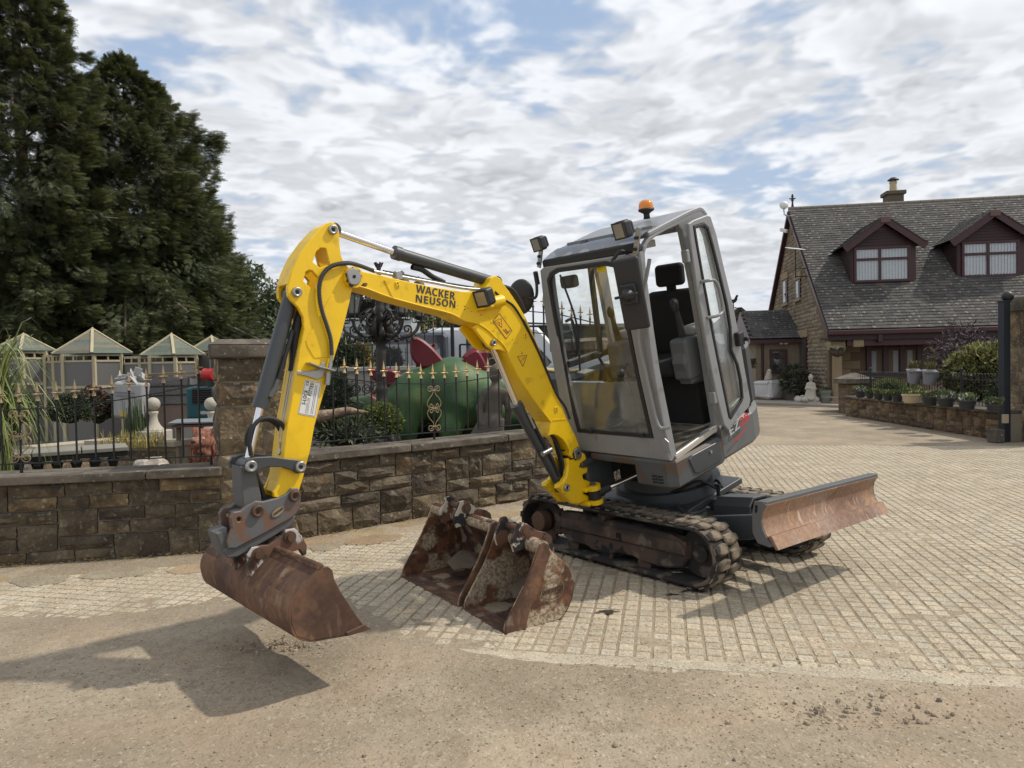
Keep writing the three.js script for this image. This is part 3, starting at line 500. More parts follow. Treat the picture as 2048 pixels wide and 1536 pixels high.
const sheet = (path, t) => { const a = [], b = []; path.forEach((p, i) => { const q = path[Math.max(0, i - 1)], s = path[Math.min(path.length - 1, i + 1)], dx = s[0] - q[0], dy = s[1] - q[1], l = Math.hypot(dx, dy) || 1; a.push([p[0] - dy / l * t / 2, p[1] + dx / l * t / 2]); b.unshift([p[0] + dy / l * t / 2, p[1] - dx / l * t / 2]); }); return a.concat(b); };
const add = (name, mb, mat, frame = ID, parent = EX, label) => { const m = put(name, mb instanceof MB ? mb.geo() : boxUV(plain(mb)), mat, parent, label); m.applyMatrix4(frame); return m; };
const kid = (name, mb, mat, parent) => put(name, mb instanceof MB ? mb.geo() : boxUV(plain(mb)), mat, parent);
const inset = (pts, k) => { let ar = 0; const n = pts.length; pts.forEach((p, i) => { const q = pts[(i + 1) % n]; ar += p[0] * q[1] - q[0] * p[1]; }); const s = Math.sign(ar); return pts.map((p, i) => { const a = pts[(i + n - 1) % n], b = pts[(i + 1) % n], l1 = Math.hypot(p[0] - a[0], p[1] - a[1]) || 1, l2 = Math.hypot(b[0] - p[0], b[1] - p[1]) || 1, n1 = [-(p[1] - a[1]) / l1 * s, (p[0] - a[0]) / l1 * s], n2_ = [-(b[1] - p[1]) / l2 * s, (b[0] - p[0]) / l2 * s], mx = n1[0] + n2_[0], my = n1[1] + n2_[1], d = Math.max(0.5, 1 + n1[0] * n2_[0] + n1[1] * n2_[1]); return [p[0] + mx / d * k, p[1] + my / d * k]; }); };
const ringShape = inset; const oldRing = (pts, k) => { const c = [0, 0]; pts.forEach((p) => { c[0] += p[0] / pts.length; c[1] += p[1] / pts.length; }); return pts.map((p) => { const dx = p[0] - c[0], dy = p[1] - c[1], l = Math.hypot(dx, dy); return [c[0] + dx * (1 - k / l), c[1] + dy * (1 - k / l)]; }); };
function lettering(parent, str, mat, frame, axisX, a, b, size, name = 'lettering', depth = 0.0012) {
  const into = parent === EX ? frame : ID;   // from pixel a to pixel b on the plane x = axisX
  const p = locate(a, frame, 'x', axisX), q = locate(b, frame, 'x', axisX), ex = q.clone().sub(p), L = ex.length(); ex.normalize(); const ez = V(1, 0, 0), ey = ez.clone().cross(ex);
  const g = textGeo(str, size, depth), w = g.boundingBox.max.x - g.boundingBox.min.x; g.translate(-g.boundingBox.min.x, 0, 0); g.scale(L / w, 1, 1);
  const m = put(name, plain(g), mat, parent); m.applyMatrix4(into.clone().multiply(new THREE.Matrix4().makeBasis(ex, ey, ez).setPosition(p))); return m;
}

// --- undercarriage
(function undercarriage() {
  const R = 0.205, CX = 0.775, YC = 0.228;
  const stadium = (r) => { const p = []; for (let k = 0; k <= 12; k++) { const a = -Math.PI / 2 + Math.PI * k / 12; p.push([CX + r * Math.cos(a), YC + r * Math.sin(a)]); } for (let k = 0; k <= 12; k++) { const a = Math.PI / 2 + Math.PI * k / 12; p.push([-CX + r * Math.cos(a), YC + r * Math.sin(a)]); } return p; };
  const per = 4 * CX + 2 * Math.PI * R, N = 44;
  const at = (s) => { s = ((s % per) + per) % per; const h = Math.PI * R; if (s < 2 * CX) return [CX - s, YC + R, Math.PI / 2]; s -= 2 * CX; if (s < h) { const a = Math.PI / 2 + s / R; return [-CX + R * Math.cos(a), YC + R * Math.sin(a), a]; } s -= h; if (s < 2 * CX) return [-CX + s, YC - R, -Math.PI / 2]; s -= 2 * CX; const a = -Math.PI / 2 + s / R; return [CX + R * Math.cos(a), YC + R * Math.sin(a), a]; };
  const r = rng(5);
  const lugs = [0, 1, 2].map((k) => { const w = 0.152, s = new THREE.Shape([[-0.036, -w / 2], [0.030, -w / 2], [0.040, -w * 0.12], [0.026, w * 0.30], [0.018, w / 2], [-0.026, w / 2], [-0.042, w * 0.1]].map((p) => new THREE.Vector2(p[0], p[1]))); const g = new THREE.ExtrudeGeometry(s, { depth: 0.008, bevelEnabled: true, bevelThickness: 0.010, bevelSize: 0.011, bevelOffset: -0.011, bevelSegments: 1 }); return boxUV(plain(g), [k * 0.37, k * 0.21]); });
  for (const sz of [1, -1]) {
    const tr = add('track', slab(stadium(R), 0.30, 0.008, [stadium(R - 0.026)]), M.trackMud, M4([0, 0, sz * 0.625]));
    tr.userData.label = sz > 0 ? 'near rubber track with dry mud on its lugs' : 'far rubber track';
    for (let k = 0; k < N; k++) for (const c of [0, 1]) {
      const [x, y, a] = at((k + c * 0.5) / N * per); if (y < 0.06 && Math.abs(x) < 0.7 ) continue; const m = put('lug', lugs[Math.floor(r() * 3)], M.lug, tr);
      const nx = Math.cos(a), ny = Math.sin(a), ex = V(-ny, nx, 0), ez = V(nx, ny, 0), ey = ez.clone().cross(ex).multiplyScalar(c ? 1 : -1);
      const fx = c ? ex : ex.clone().negate(); m.applyMatrix4(new THREE.Matrix4().makeBasis(fx, ey, ez).setPosition(x + nx * 0.004, y + ny * 0.004, (c ? 0.072 : -0.072)));
    }
    // the buried bottom run keeps one strip of cleats
    const bl = new MB(); for (let x = -0.68; x <= 0.68; x += 0.102) bl.rbox(0.06, 0.02, 0.26, x, 0.011, 0, 0.005); kind(kid('bottom_cleat', bl, M.trackMud, tr), 'stuff');
    const z0 = sz * 0.655, f = new MB();
    const beam = [[-0.56, 0.165], [-0.56, 0.335], [-0.30, 0.352], [0.10, 0.345], [0.56, 0.335], [0.69, 0.30], [0.70, 0.185], [0.655, 0.115], [0.50, 0.085], [0.30, 0.085], [0.22, 0.110], [0.05, 0.105], [-0.02, 0.078], [-0.20, 0.078], [-0.27, 0.105], [-0.44, 0.10], [-0.50, 0.12]];
    f.add(slab(beam, 0.10, 0.012)).add(slab([[-0.55, 0.205], [-0.55, 0.30], [0.64, 0.30], [0.695, 0.26], [0.695, 0.21], [0.60, 0.205]], 0.03, 0.012), M4([0, 0, sz * 0.056]));
    const fr = add('track_frame', f, M.frameRust, M4([0, 0, z0]));
    kid('access_hole', new MB().rbox(0.055, 0.045, 0.01, 0.10, 0.25, sz * 0.069, 0.004), M.blackMat, fr);
    const idl = add('idler_wheel', new MB().add(new THREE.CylinderGeometry(0.165, 0.165, 0.10, 28), M4([CX, YC, 0], [Math.PI / 2, 0, 0])).add(new THREE.CylinderGeometry(0.06, 0.06, 0.14, 16), M4([CX, YC, 0], [Math.PI / 2, 0, 0])), M.trackMud, M4([0, 0, sz * 0.585]));
    const spr = new MB(); for (let k = 0; k < 11; k++) spr.rbox(0.035, 0.04, 0.045, -CX + Math.cos(k * 0.571) * 0.16, YC + Math.sin(k * 0.571) * 0.16, 0, 0.006, 0, 0, k * 0.571);
    spr.add(new THREE.CylinderGeometry(0.150, 0.150, 0.04, 24), M4([-CX, YC, 0], [Math.PI / 2, 0, 0])); add('sprocket', spr, M.frameRust, M4([0, 0, sz * 0.62]));
    add('drive_hub', new MB().lathe([[0, 0.10], [0.078, 0.10], [0.082, 0.092], [0.084, 0.04], [0.092, 0.036], [0.092, 0.0], [0, 0]], 0, 0, 0, 26, Math.PI / 2), M.pinRust, M4([-CX, YC, sz > 0 ? 0.66 : -0.76]));
    for (const x of [-0.42, -0.05, 0.32]) add('track_roller', new MB().add(new THREE.CylinderGeometry(0.062, 0.062, 0.22, 16), M4([x, 0.086, 0], [Math.PI / 2, 0, 0])), M.frameRust, M4([0, 0, sz * 0.585]));
    add('carrier_roller', new MB().add(new THREE.CylinderGeometry(0.038, 0.038, 0.2, 14), M4([-0.06, 0.372, 0], [Math.PI / 2, 0, 0])), M.frameRust, M4([0, 0, sz * 0.64]));
  }
  const fr = new MB().rbox(0.92, 0.20, 0.86, 0, 0.32, 0, 0.03).add(slab([[-0.50, 0.20], [-0.5, 0.33], [0.5, 0.33], [0.62, 0.22], [0.5, 0.17]], 1.02, 0.01)).add(new THREE.CylinderGeometry(0.40, 0.46, 0.07, 32), M4([0, 0.45, 0])).bar(V(0.35, 0.42, 0.36), V(0.62, 0.34, 0.50), 0.12, 0.03).bar(V(0.35, 0.42, -0.36), V(0.62, 0.34, -0.5), 0.12, 0.03);
  add('chassis', fr, M.grey);
  add('tilt_console', new MB().add(new THREE.CylinderGeometry(0.42, 0.44, 0.10, 32), M4([0, 0.0, 0])).rbox(0.9, 0.05, 0.8, 0, -0.06, 0.02, 0.01).cyl(V(-0.5, -0.05, 0.42), V(0.5, -0.05, 0.42), 0.045, 0.045, 16), M.grey, UP);
  add('slew_ring', new MB().add(new THREE.CylinderGeometry(0.36, 0.36, 0.26, 36), M4([0, 0.16, 0])), M.greyDirty, UP);
  // dozer blade with its arms, cylinder and cylinder guard
  for (const z of [0.30, -0.30]) add('blade_arm', new MB().add(slab([[0.40, 0.20], [0.42, 0.36], [0.65, 0.42], [1.28, 0.53], [1.28, 0.40], [0.95, 0.30], [0.70, 0.26]], 0.08, 0.006)), M.grey, M4([0, 0, z]));
  add('cylinder_guard', new MB().add(slab([[-0.15, 0.0], [-0.15, 0.09], [-0.09, 0.15], [0.09, 0.15], [0.15, 0.09], [0.15, 0.0], [0.13, 0.0], [0.13, 0.085], [0.08, 0.13], [-0.08, 0.13], [-0.13, 0.085], [-0.13, 0]], 0.31, 0.004), M4([0, 0, 0], [0, Math.PI / 2, 0])), M.grey, M4([0.70, 0.385, 0.0], [0, 0, 0.10]));
  add('blade_cylinder', new MB().cyl(V(0.38, 0.42, 0), V(1.06, 0.49, 0), 0.055, 0.055, 18).cyl(V(1.04, 0.488, 0), V(1.28, 0.515, 0), 0.035, 0.035, 16), M.grey);
  add('cylinder_port', new MB().cyl(V(0.50, 0.50, 0.02), V(0.50, 0.575, 0.03), 0.016).rbox(0.05, 0.03, 0.04, 0.50, 0.585, 0.03, 0.005), M.black);
  for (const [z, o] of [[0.08, 0], [0.16, 0.03], [-0.07, 0.01]]) add('blade_hose', new MB().tube([V(0.50, 0.57, z * 0.3), V(0.42, 0.60 + o, z), V(0.30, 0.53 + o, z * 1.6), V(0.16, 0.50, z * 1.7)], 0.011, 8, 20), M.black);
  const prof = smooth2([[1.372, 0.672], [1.345, 0.615], [1.336, 0.555], [1.345, 0.49], [1.372, 0.43], [1.41, 0.385]], 3);
  const bl = add('dozer_blade', slab(sheet(prof, 0.018), 1.53, 0.002), M.blade, M4([-0.03, 0.110, 0], [0, 0, 0], [1, 0.82, 1]), EX, 'scoured rusty dozer blade with a paler cutting edge');
  kid('cutting_edge', slab([[1.385, 0.438], [1.412, 0.446], [1.458, 0.352], [1.440, 0.345]], 1.555, 0.004), M.blade, bl);
  kid('top_rail', new MB().rbox(0.065, 0.03, 1.545, 1.345, 0.680, 0, 0.006), M.greyDirty, bl);
  for (const z of [0.772, -0.772]) kid('end_plate', slab([[1.36, 0.695], [1.30, 0.69], [1.285, 0.60], [1.285, 0.45], [1.32, 0.375], [1.40, 0.36], [1.425, 0.372], [1.378, 0.43], [1.352, 0.49], [1.343, 0.555], [1.352, 0.615], [1.38, 0.672]], 0.014, 0.002, [[[1.302, 0.66], [1.325, 0.66], [1.318, 0.60], [1.302, 0.60]]]).translate(0, 0, z), M.greyDirty, bl);
  kid('back_rib', new MB().rbox(0.05, 0.22, 0.04, 1.31, 0.52, 0.3, 0.005).rbox(0.05, 0.22, 0.04, 1.31, 0.52, -0.3, 0.005).rbox(0.03, 0.06, 1.5, 1.315, 0.52, 0, 0.006), M.grey, bl).name = 'back_stiffener';
})();

// --- upper carriage body
(function body() {
  const arc = (r, a0, a1, n) => Array.from({ length: n + 1 }, (_, k) => { const a = a0 + (a1 - a0) * k / n; return [r * Math.cos(a), -r * Math.sin(a)]; });     // (x, z): rear is -z
  const plan = (pts, y0, y1, bev = 0.02) => { const g = slab(pts.map((p) => [p[0], -p[1]]), y1 - y0, bev); g.rotateX(-Math.PI / 2); g.translate(0, (y0 + y1) / 2, 0); return g; };
  const front = [[0.765, 0.26], [0.765, 0.79], [0.70, 0.825], [0.43, 0.822], [0.36, 0.62], [0.36, 0.26]], shelf = [[0.50, 0.26], [0.50, 0.82], [0.0, 0.81], [-0.10, 0.60], [-0.10, 0.26]];
  const bodyDirt = S({ map: colorTex(512, 0.9, (u, v) => c3(c3([0.060, 0.066, 0.071], [0.085, 0.094, 0.10], F(u, v, 6, 911, 3)), [0.085, 0.058, 0.040], step(0.46, 0.60, F(u, v, 5, 915, 5)) * 0.85)), roughness: 0.6 });
  add('side_skirt', new MB().add(plan(front, 0.335, 0.535, 0.018)).add(plan(shelf, 0.475, 0.532, 0.012)), bodyDirt, UP);
  for (let k = 0; k < 3; k++) for (let j = 0; j < 2; j++) add('vent_slot', new MB().rbox(0.045, 0.010, 0.006, 0.59 + j * 0.05, 0.375 + k * 0.022, 0.8265, 0.002, 0, 0, 0.12), M.blackMat, UP);
  add('skirt_hatch', sideSlab([[0.30, 0.375], [0.30, 0.515], [0.62, 0.515], [0.66, 0.50], [0.62, 0.39], [0.58, 0.375]], 0.012, 0.768, 0.003), M.grey, UP);
  add('hatch_lock', new MB().add(new THREE.CylinderGeometry(0.012, 0.012, 0.012, 14), M4([0.777, 0.475, 0.42], [0, 0, Math.PI / 2])), M.steel, UP);
  const tail = [[0.10, 0.255], ...[[0.765, 0.255]], ...arc(0.772, 0.25, Math.PI - 0.25, 18), [-0.765, 0.255], [-0.62, 0.30], [-0.3, 0.30]];
  add('counterweight', plan(tail, 0.345, 0.605, 0.03), S({ color: rgb(0.20, 0.205, 0.205), map: T.dusty, roughness: 0.5 }), UP);
  const hood = [[0.72, -0.215], ...arc(0.775, 0.30, Math.PI - 0.02, 18), [-0.775, 0.42], [-0.72, 0.62], [-0.42, 0.68], [-0.165, 0.66], [-0.165, -0.215]];
  add('engine_hood', plan(hood, 0.615, 1.10, 0.04), M.grey, UP);
  add('hood_edge', plan([[-0.70, 0.55], [-0.44, 0.62], [-0.20, 0.62], [-0.20, 0.56], [-0.44, 0.56], [-0.66, 0.50]], 1.103, 1.118, 0.004), S({ color: rgb(0.5, 0.40, 0.18), roughness: 0.6 }), UP);
  add('front_frame', new MB().rbox(0.36, 0.22, 0.55, -0.24, 0.38, 0.48, 0.02).rbox(0.16, 0.30, 0.30, -0.10, 0.32, 0.72, 0.03).rbox(0.20, 0.05, 0.20, -0.10, 0.465, 0.82, 0.02).rbox(0.20, 0.05, 0.20, -0.10, 0.185, 0.82, 0.02), M.grey, UP);
  add('front_cavity', new MB().box(0.50, 0.30, 0.05, 0.16, 0.33, 0.42), M.blackMat, UP);
  lettering(EX, 'EZ', M.paleInk, UP, 0.792, [1461, 872], [1480, 855], 0.062);
  lettering(EX, '28', M.redInk, UP, 0.792, [1481, 854], [1499, 838], 0.062);
  add('red_stripe', sideSlab(side([[1468, 882], [1494, 853], [1494, 855], [1469, 885]], UP, 0.792), 0.0015, 0.792, 0), M.redInk, UP);
})();
// --- cab
(function cab() {
  const LX = 0.735, RX = -0.125, FZ = 0.80;
  const outer = side([[1343, 921], [1327, 850], [1310, 760], [1299, 690], [1291, 600], [1285, 525], [1287, 492], [1298, 474], [1330, 452], [1366, 432], [1390, 421], [1403, 419], [1413, 428], [1427, 470], [1445, 545], [1466, 640], [1482, 720], [1497, 812], [1452, 861], [1425, 868]], UP, LX);
  const opening = side([[1353, 906], [1336, 820], [1320, 740], [1308, 660], [1300, 600], [1293, 545], [1290, 507], [1296, 488], [1310, 474], [1332, 461], [1357, 450], [1364, 462], [1384, 560], [1404, 680], [1423, 800], [1431, 851]], UP, LX);
  const rearWin = side([[1386, 452], [1402, 442], [1414, 470], [1439, 580], [1468, 735], [1478, 795], [1452, 826], [1431, 735], [1406, 580]], UP, LX);
  const frameM = new MB().add(sideSlab(outer, 0.045, LX - 0.02, 0.006, [opening, rearWin])).add(sideSlab(outer, 0.04, RX, 0.006, [opening, rearWin]));
  const fOuter = face([[1082, 540], [1093, 640], [1110, 740], [1127, 830], [1140, 897], [1162, 900], [1343, 921], [1327, 850], [1310, 760], [1299, 690], [1291, 600], [1285, 525], [1281, 503], [1265, 506], [1180, 520], [1089, 534]], UP, FZ);
  const wind = face([[1097, 560], [1103, 545], [1117, 537], [1213, 523], [1232, 526], [1241, 540], [1252, 600], [1263, 660], [1281, 752], [1299, 832], [1309, 875], [1158, 863], [1138, 790], [1120, 690], [1107, 620]], UP, FZ);
  frameM.add(faceSlab(fOuter, 0.05, FZ - 0.01, 0.008, [wind]));
  
  add('cab_frame', frameM, M.silver, UP);
  const W = LX - RX + 0.03, cx = (LX + RX) / 2 - 0.01;
  add('cab_roof', new MB().add(sideSlab(sheet(smooth2([[0.665, 2.02], ...outer.slice(9, 12), [outer[12][0], outer[12][1] - 0.01]], 3), 0.03), W, cx, 0.006)), M.silver, UP);
  add('rear_panel', new MB().add(sideSlab(sheet([[outer[17][0] + 0.02, outer[17][1] - 0.08], [outer[16][0] + 0.02, 1.02]], 0.03), W, cx)), M.blackMat, UP);
  add('header_bar', new MB().rbox(W, 0.06, 0.05, cx, 1.955, FZ - 0.02, 0.012).rbox(0.04, 0.03, 0.25, cx + 0.1, 2.0, FZ - 0.12, 0.006, 0.5).rbox(0.04, 0.03, 0.25, cx - 0.2, 2.0, FZ - 0.12, 0.006, 0.5), M.black, UP);
  add('roof_window', sideSlab(sheet([[FZ - 0.005, 1.985], [0.72, 2.02], [0.64, 2.045]], 0.006), W - 0.03, cx, 0.001), M.smoke, UP);
  add('windscreen_seal', faceSlab(wind, 0.02, FZ + 0.008, 0.003, [ringShape(wind, 0.024)]), M.black, UP);
  const half = (lo) => { const y = 1.075; return wind.map((p) => [p[0], lo ? Math.min(p[1], y) : Math.max(p[1], y)]).filter((p, i, a) => !i || Math.hypot(p[0] - a[i - 1][0], p[1] - a[i - 1][1]) > 1e-4); };
  add('windscreen', faceSlab(half(false), 0.006, FZ - 0.004, 0), M.glass, UP);
  add('lower_windscreen', faceSlab(half(true), 0.006, FZ + 0.004, 0), M.dustGlass, UP);
  add('screen_joint', new MB().box(0.70, 0.008, 0.014, 0.29, 1.075, FZ), M.glass, UP);
  for (const px of [[1180, 862], [1283, 870]]) { const q = locate(px, UP, 'z', FZ + 0.02); add('screen_catch', new MB().rbox(0.045, 0.03, 0.03, q.x, q.y, q.z, 0.006), M.black, UP); }
  // right side seen through the glass
  add('right_window', sideSlab(opening, 0.005, RX, 0), M.glass, UP); add('right_rear_window', sideSlab(rearWin, 0.005, RX, 0), M.glass, UP);
  add('window_rail', new MB().rbox(0.03, 0.05, 0.80, RX + 0.03, 1.20, 0.38, 0.008, 0.0).bar(V(RX + 0.03, 1.2, 0.42), V(RX + 0.03, 1.98, 0.36), 0.03, 0.035, V(0, 0, 1)), M.black, UP);
  add('left_rear_window', sideSlab(rearWin, 0.005, LX - 0.03, 0), M.glass, UP);
  // floor, seat, consoles, levers
  add('cab_floor', new MB().rbox(0.84, 0.03, 0.96, cx, 0.585, 0.31, 0.004), S({ color: rgb(1, 1, 1), map: colorTex(256, 0.6, (u, v) => c3([0.035, 0.033, 0.03], [0.17, 0.14, 0.10], step(0.4, 0.7, F(u, v, 6, 861, 5)))), roughness: 0.9 }), UP);
  add('door_sill', sideSlab(side([[1350, 912], [1430, 852], [1432, 862], [1352, 920]], UP, LX + 0.006), 0.012, LX + 0.008, 0.002), S({ color: rgb(0.42, 0.38, 0.32), roughness: 0.6 }), UP);
  const seat = add('seat', new MB().rbox(0.62, 0.40, 0.42, 0.30, 0.80, 0.02, 0.02).rbox(0.46, 0.12, 0.46, 0.30, 1.05, 0.16, 0.05, 0, 0, 0, 2), M.blackMat, UP);
  kid('backrest', new MB().rbox(0.44, 0.50, 0.12, 0.30, 1.33, -0.02, 0.05, -0.12, 0, 0, 3), M.blackMat, seat); kid('headrest', new MB().rbox(0.25, 0.17, 0.08, 0.30, 1.69, -0.055, 0.035, -0.1, 0, 0, 3).rbox(0.08, 0.12, 0.03, 0.3, 1.60, -0.05, 0.01), M.blackMat, seat);
  for (const x of [0.60, 0.0]) {
    const c = add('console', new MB().rbox(0.15, 0.30, 0.36, x, 1.12, 0.20, 0.03).add(slab([[-0.02, 0.90], [0.34, 0.94], [0.40, 1.10], [0.36, 1.24], [0.16, 1.30], [-0.04, 1.16]], 0.13, 0.02).applyMatrix4(SIDE).translate(x, 0, 0)), S({ color: rgb(0.10, 0.105, 0.11), roughness: 0.6 }), UP);
    kid('armrest', new MB().rbox(0.13, 0.07, 0.26, x, 1.30, 0.12, 0.025), S({ color: rgb(0.30, 0.30, 0.29), roughness: 0.6 }), c);
    const j = kid('joystick', new MB().cyl(V(x, 1.28, 0.30), V(x, 1.46, 0.33), 0.028, 0.014, 10).sph(0.032, x, 1.50, 0.335, 0.8, 1.5, 1, 12), M.black, c);
  }
  add('travel_lever', new MB().tube([V(0.26, 0.62, 0.56), V(0.26, 0.85, 0.55), V(0.25, 1.06, 0.60)], 0.012, 8, 14).sph(0.03, 0.25, 1.09, 0.61, 1, 1.1, 1.3, 10), M.black, UP);
  add('blade_lever', new MB().tube([V(0.02, 1.0, 0.50), V(0.0, 1.14, 0.52), V(0.0, 1.20, 0.55)], 0.010, 8, 14).rbox(0.07, 0.04, 0.04, 0.0, 1.215, 0.55, 0.012), M.black, UP);
  add('safety_lever', new MB().tube([V(0.56, 1.22, 0.26), V(0.56, 1.34, 0.24), V(0.56, 1.50, 0.28)], 0.014, 8, 14).sph(0.03, 0.56, 1.52, 0.285, 1, 1, 1, 10), M.black, UP);
  add('red_grip', new MB().cyl(V(0.56, 1.27, 0.252), V(0.56, 1.35, 0.243), 0.018, 0.018, 10), M.redInk, UP);
  add('wiper', new MB().tube([V(-0.02, 1.86, FZ - 0.03), V(0.05, 1.5, FZ - 0.035), V(0.0, 1.15, FZ - 0.035)], 0.008, 6, 16).rbox(0.14, 0.09, 0.07, 0.02, 1.80, FZ - 0.07, 0.02), M.black, UP);
  add('grab_bar', new MB().tube([V(-0.06, 1.52, FZ - 0.04), V(-0.01, 1.53, FZ - 0.05), V(0.0, 1.47, FZ - 0.05), V(0.0, 1.32, FZ - 0.05), V(-0.03, 1.27, FZ - 0.05), V(-0.07, 1.27, FZ - 0.04)], 0.011, 8, 30), M.black, UP);
  add('warning_sticker', new MB().box(0.085, 0.052, 0.002, 0.40, 1.86, FZ - 0.010, 0, 0, 0), S({ color: rgb(0.62, 0.48, 0.02), roughness: 0.5 }), UP);
  add('interior_lamp', new MB().rbox(0.02, 0.05, 0.12, 0.55, 1.955, 0.44, 0.006), S({ color: rgb(0.5, 0.5, 0.47), roughness: 0.5 }), UP);
  add('roof_lining', new MB().rbox(0.80, 0.03, 0.50, cx, 2.035, 0.32, 0.008, -0.10), S({ color: rgb(0.20, 0.20, 0.20), roughness: 0.9 }), UP);
  // outside grab handle down the front left pillar
  add('front_handle', new MB().tube(face([[1291, 520], [1275, 665], [1290, 745], [1302, 800], [1313, 845], [1320, 857], [1332, 858]], UP, FZ + 0.06).map((p, i) => V(p[0], p[1], FZ + (i === 0 || i === 6 ? 0.02 : 0.055))), 0.013, 10, 40), M.silver, UP);
  add('tie_plate', new MB().add(faceSlab(face([[1322, 882], [1330, 876], [1338, 884], [1341, 900], [1336, 904], [1328, 900]], UP, FZ + 0.02), 0.012, FZ + 0.022, 0.002)), M.silver, UP);
  // the door, swung right back against the side
  const DX = 0.80, dOut = side([[1374, 448], [1384, 441], [1410, 431], [1418, 433], [1430, 470], [1446, 540], [1462, 605], [1476, 675], [1486, 735], [1498, 800], [1495, 814], [1453, 860], [1445, 850], [1430, 790], [1410, 690], [1391, 580], [1377, 480]], UP, DX);
  const dIn = side([[1383, 453], [1404, 447], [1413, 455], [1423, 490], [1439, 555], [1452, 610], [1459, 655], [1461, 700], [1473, 728], [1480, 760], [1483, 795], [1479, 806], [1459, 838], [1454, 834], [1442, 775], [1421, 670], [1401, 560], [1387, 480]], UP, DX);
  const door = add('door', sideSlab(dOut, 0.03, DX, 0.006, [dIn]), M.silver, UP, EX, 'grey cab door swung right back against the rear side window');
  kid('door_seal', sideSlab(dIn, 0.016, DX + 0.012, 0.003, [ringShape(dIn, 0.020)]), M.black, door); kid('door_glass', sideSlab(dIn, 0.006, DX, 0), M.dustGlass, door);
  const dp = (x, y, k) => { const q = locate([x, y], UP, 'x', DX); return V(DX + k, q.y, q.z); };
  kid('door_handle', new MB().tube([dp(1398, 564, 0.015), dp(1403, 563, 0.06), dp(1414, 563, 0.06), dp(1421, 574, 0.06), dp(1430, 612, 0.06), dp(1430, 624, 0.06), dp(1422, 632, 0.06), dp(1410, 636, 0.015)], 0.011, 8, 44), M.silver, door);
  const lp = dp(1471, 678, 0.03); kid('door_latch', new MB().rbox(0.05, 0.10, 0.075, lp.x, lp.y, lp.z, 0.012).rbox(0.06, 0.03, 0.03, lp.x + 0.02, lp.y - 0.01, lp.z - 0.04, 0.008), M.black, door);
  for (const [x, y] of [[1376, 512], [1430, 795]]) { const h = dp(x, y, 0); kid('door_hinge', new MB().rbox(0.05, 0.085, 0.035, h.x - 0.015, h.y, h.z + 0.004, 0.008), M.silver, door); }
  // big mirror on the left pillar, seen from behind, with its clamp
  const mq = face([[1263, 588]], UP, FZ + 0.13)[0], MF = UP.clone().multiply(M4([mq[0], mq[1], FZ + 0.13], [0.06, 0.42, -0.02]));
  const mir = add('mirror', new MB().rbox(0.165, 0.455, 0.035, 0, 0, 0, 0.03, 0, 0, 0, 3), M.plastic, MF, EX, 'large black rectangular mirror on the front pillar');
  kid('clamp', new MB().rbox(0.10, 0.13, 0.03, -0.005, 0.005, 0.03, 0.012).lathe([[0.0, 0.06], [0.022, 0.06], [0.026, 0.04], [0.04, 0.03], [0.042, 0.0]], -0.01, 0.005, 0.04, 18, Math.PI / 2).rbox(0.15, 0.018, 0.016, -0.01, 0.006, 0.09, 0.006, 0, 0, 0.06), M.plastic, mir);
  kid('mirror_glass', new MB().rbox(0.145, 0.43, 0.004, 0, 0, -0.0185, 0.001), M.mirror, mir);
  add('mirror_arm', new MB().tube([V(0.66, 1.93, FZ + 0.01), V(0.66, 1.95, FZ + 0.07), V(0.62, 1.90, FZ + 0.12)], 0.012, 8, 14), M.black, UP);
  const m2 = locate([1042, 594], UP, 'z', FZ + 0.10), MF2 = UP.clone().multiply(M4([m2.x, m2.y, m2.z], [0.1, 0.70, -0.35]));
  const mir2 = add('mirror', new MB().add(new THREE.SphereGeometry(0.135, 20, 12), M4([0, 0, 0], [0, 0, 0], [0.74, 1.0, 0.30])), M.plastic, MF2, EX, 'small rounded black mirror on an arm behind the boom');
  kid('mirror_glass', new MB().add(new THREE.CylinderGeometry(0.1, 0.1, 0.004, 20), M4([0, 0, -0.030], [Math.PI / 2, 0, 0], [0.6, 1, 0.98])), M.mirror, mir2);
  const a1 = locate([1073, 556], UP, 'z', FZ + 0.03), a2 = locate([1071, 595], UP, 'z', FZ + 0.06);
  add('mirror_arm', new MB().tube([a1, a2, V(m2.x + 0.05, m2.y - 0.01, m2.z - 0.01)], 0.011, 8, 16).rbox(0.03, 0.10, 0.03, a1.x, a1.y, a1.z, 0.008).sph(0.024, m2.x + 0.03, m2.y, m2.z), M.black, UP);
  // work lights, beacon
  const lamp = (px, z, turn, tilt, s = 0.105) => { const q = locate(px, UP, 'z', z), f = UP.clone().multiply(M4([q.x, q.y, q.z], [tilt, turn, 0.05])); const l = add('work_light', new MB().rbox(s, s, s * 0.62, 0, 0, 0, 0.022, 0, 0, 0, 2).rbox(s * 0.8, s * 0.8, s * 0.3, 0, 0, -s * 0.38, 0.02), M.plastic, f); kid('light_rim', new MB().add(slab([[-s * 0.48, -s * 0.48], [s * 0.48, -s * 0.48], [s * 0.48, s * 0.48], [-s * 0.48, s * 0.48]], 0.012, 0.003, [[[-s * 0.39, -s * 0.39], [s * 0.39, -s * 0.39], [s * 0.39, s * 0.39], [-s * 0.39, s * 0.39]]]), M4([0, 0, s * 0.32])), M.black, l); kid('lens', new MB().rbox(s * 0.8, s * 0.8, 0.006, 0, 0, s * 0.312, 0.002), M.lens, l); return l; };
  lamp([1079, 487], FZ + 0.0, -0.1, 0.15); lamp([1246, 459], FZ + 0.02, -0.15, 0.12, 0.115);
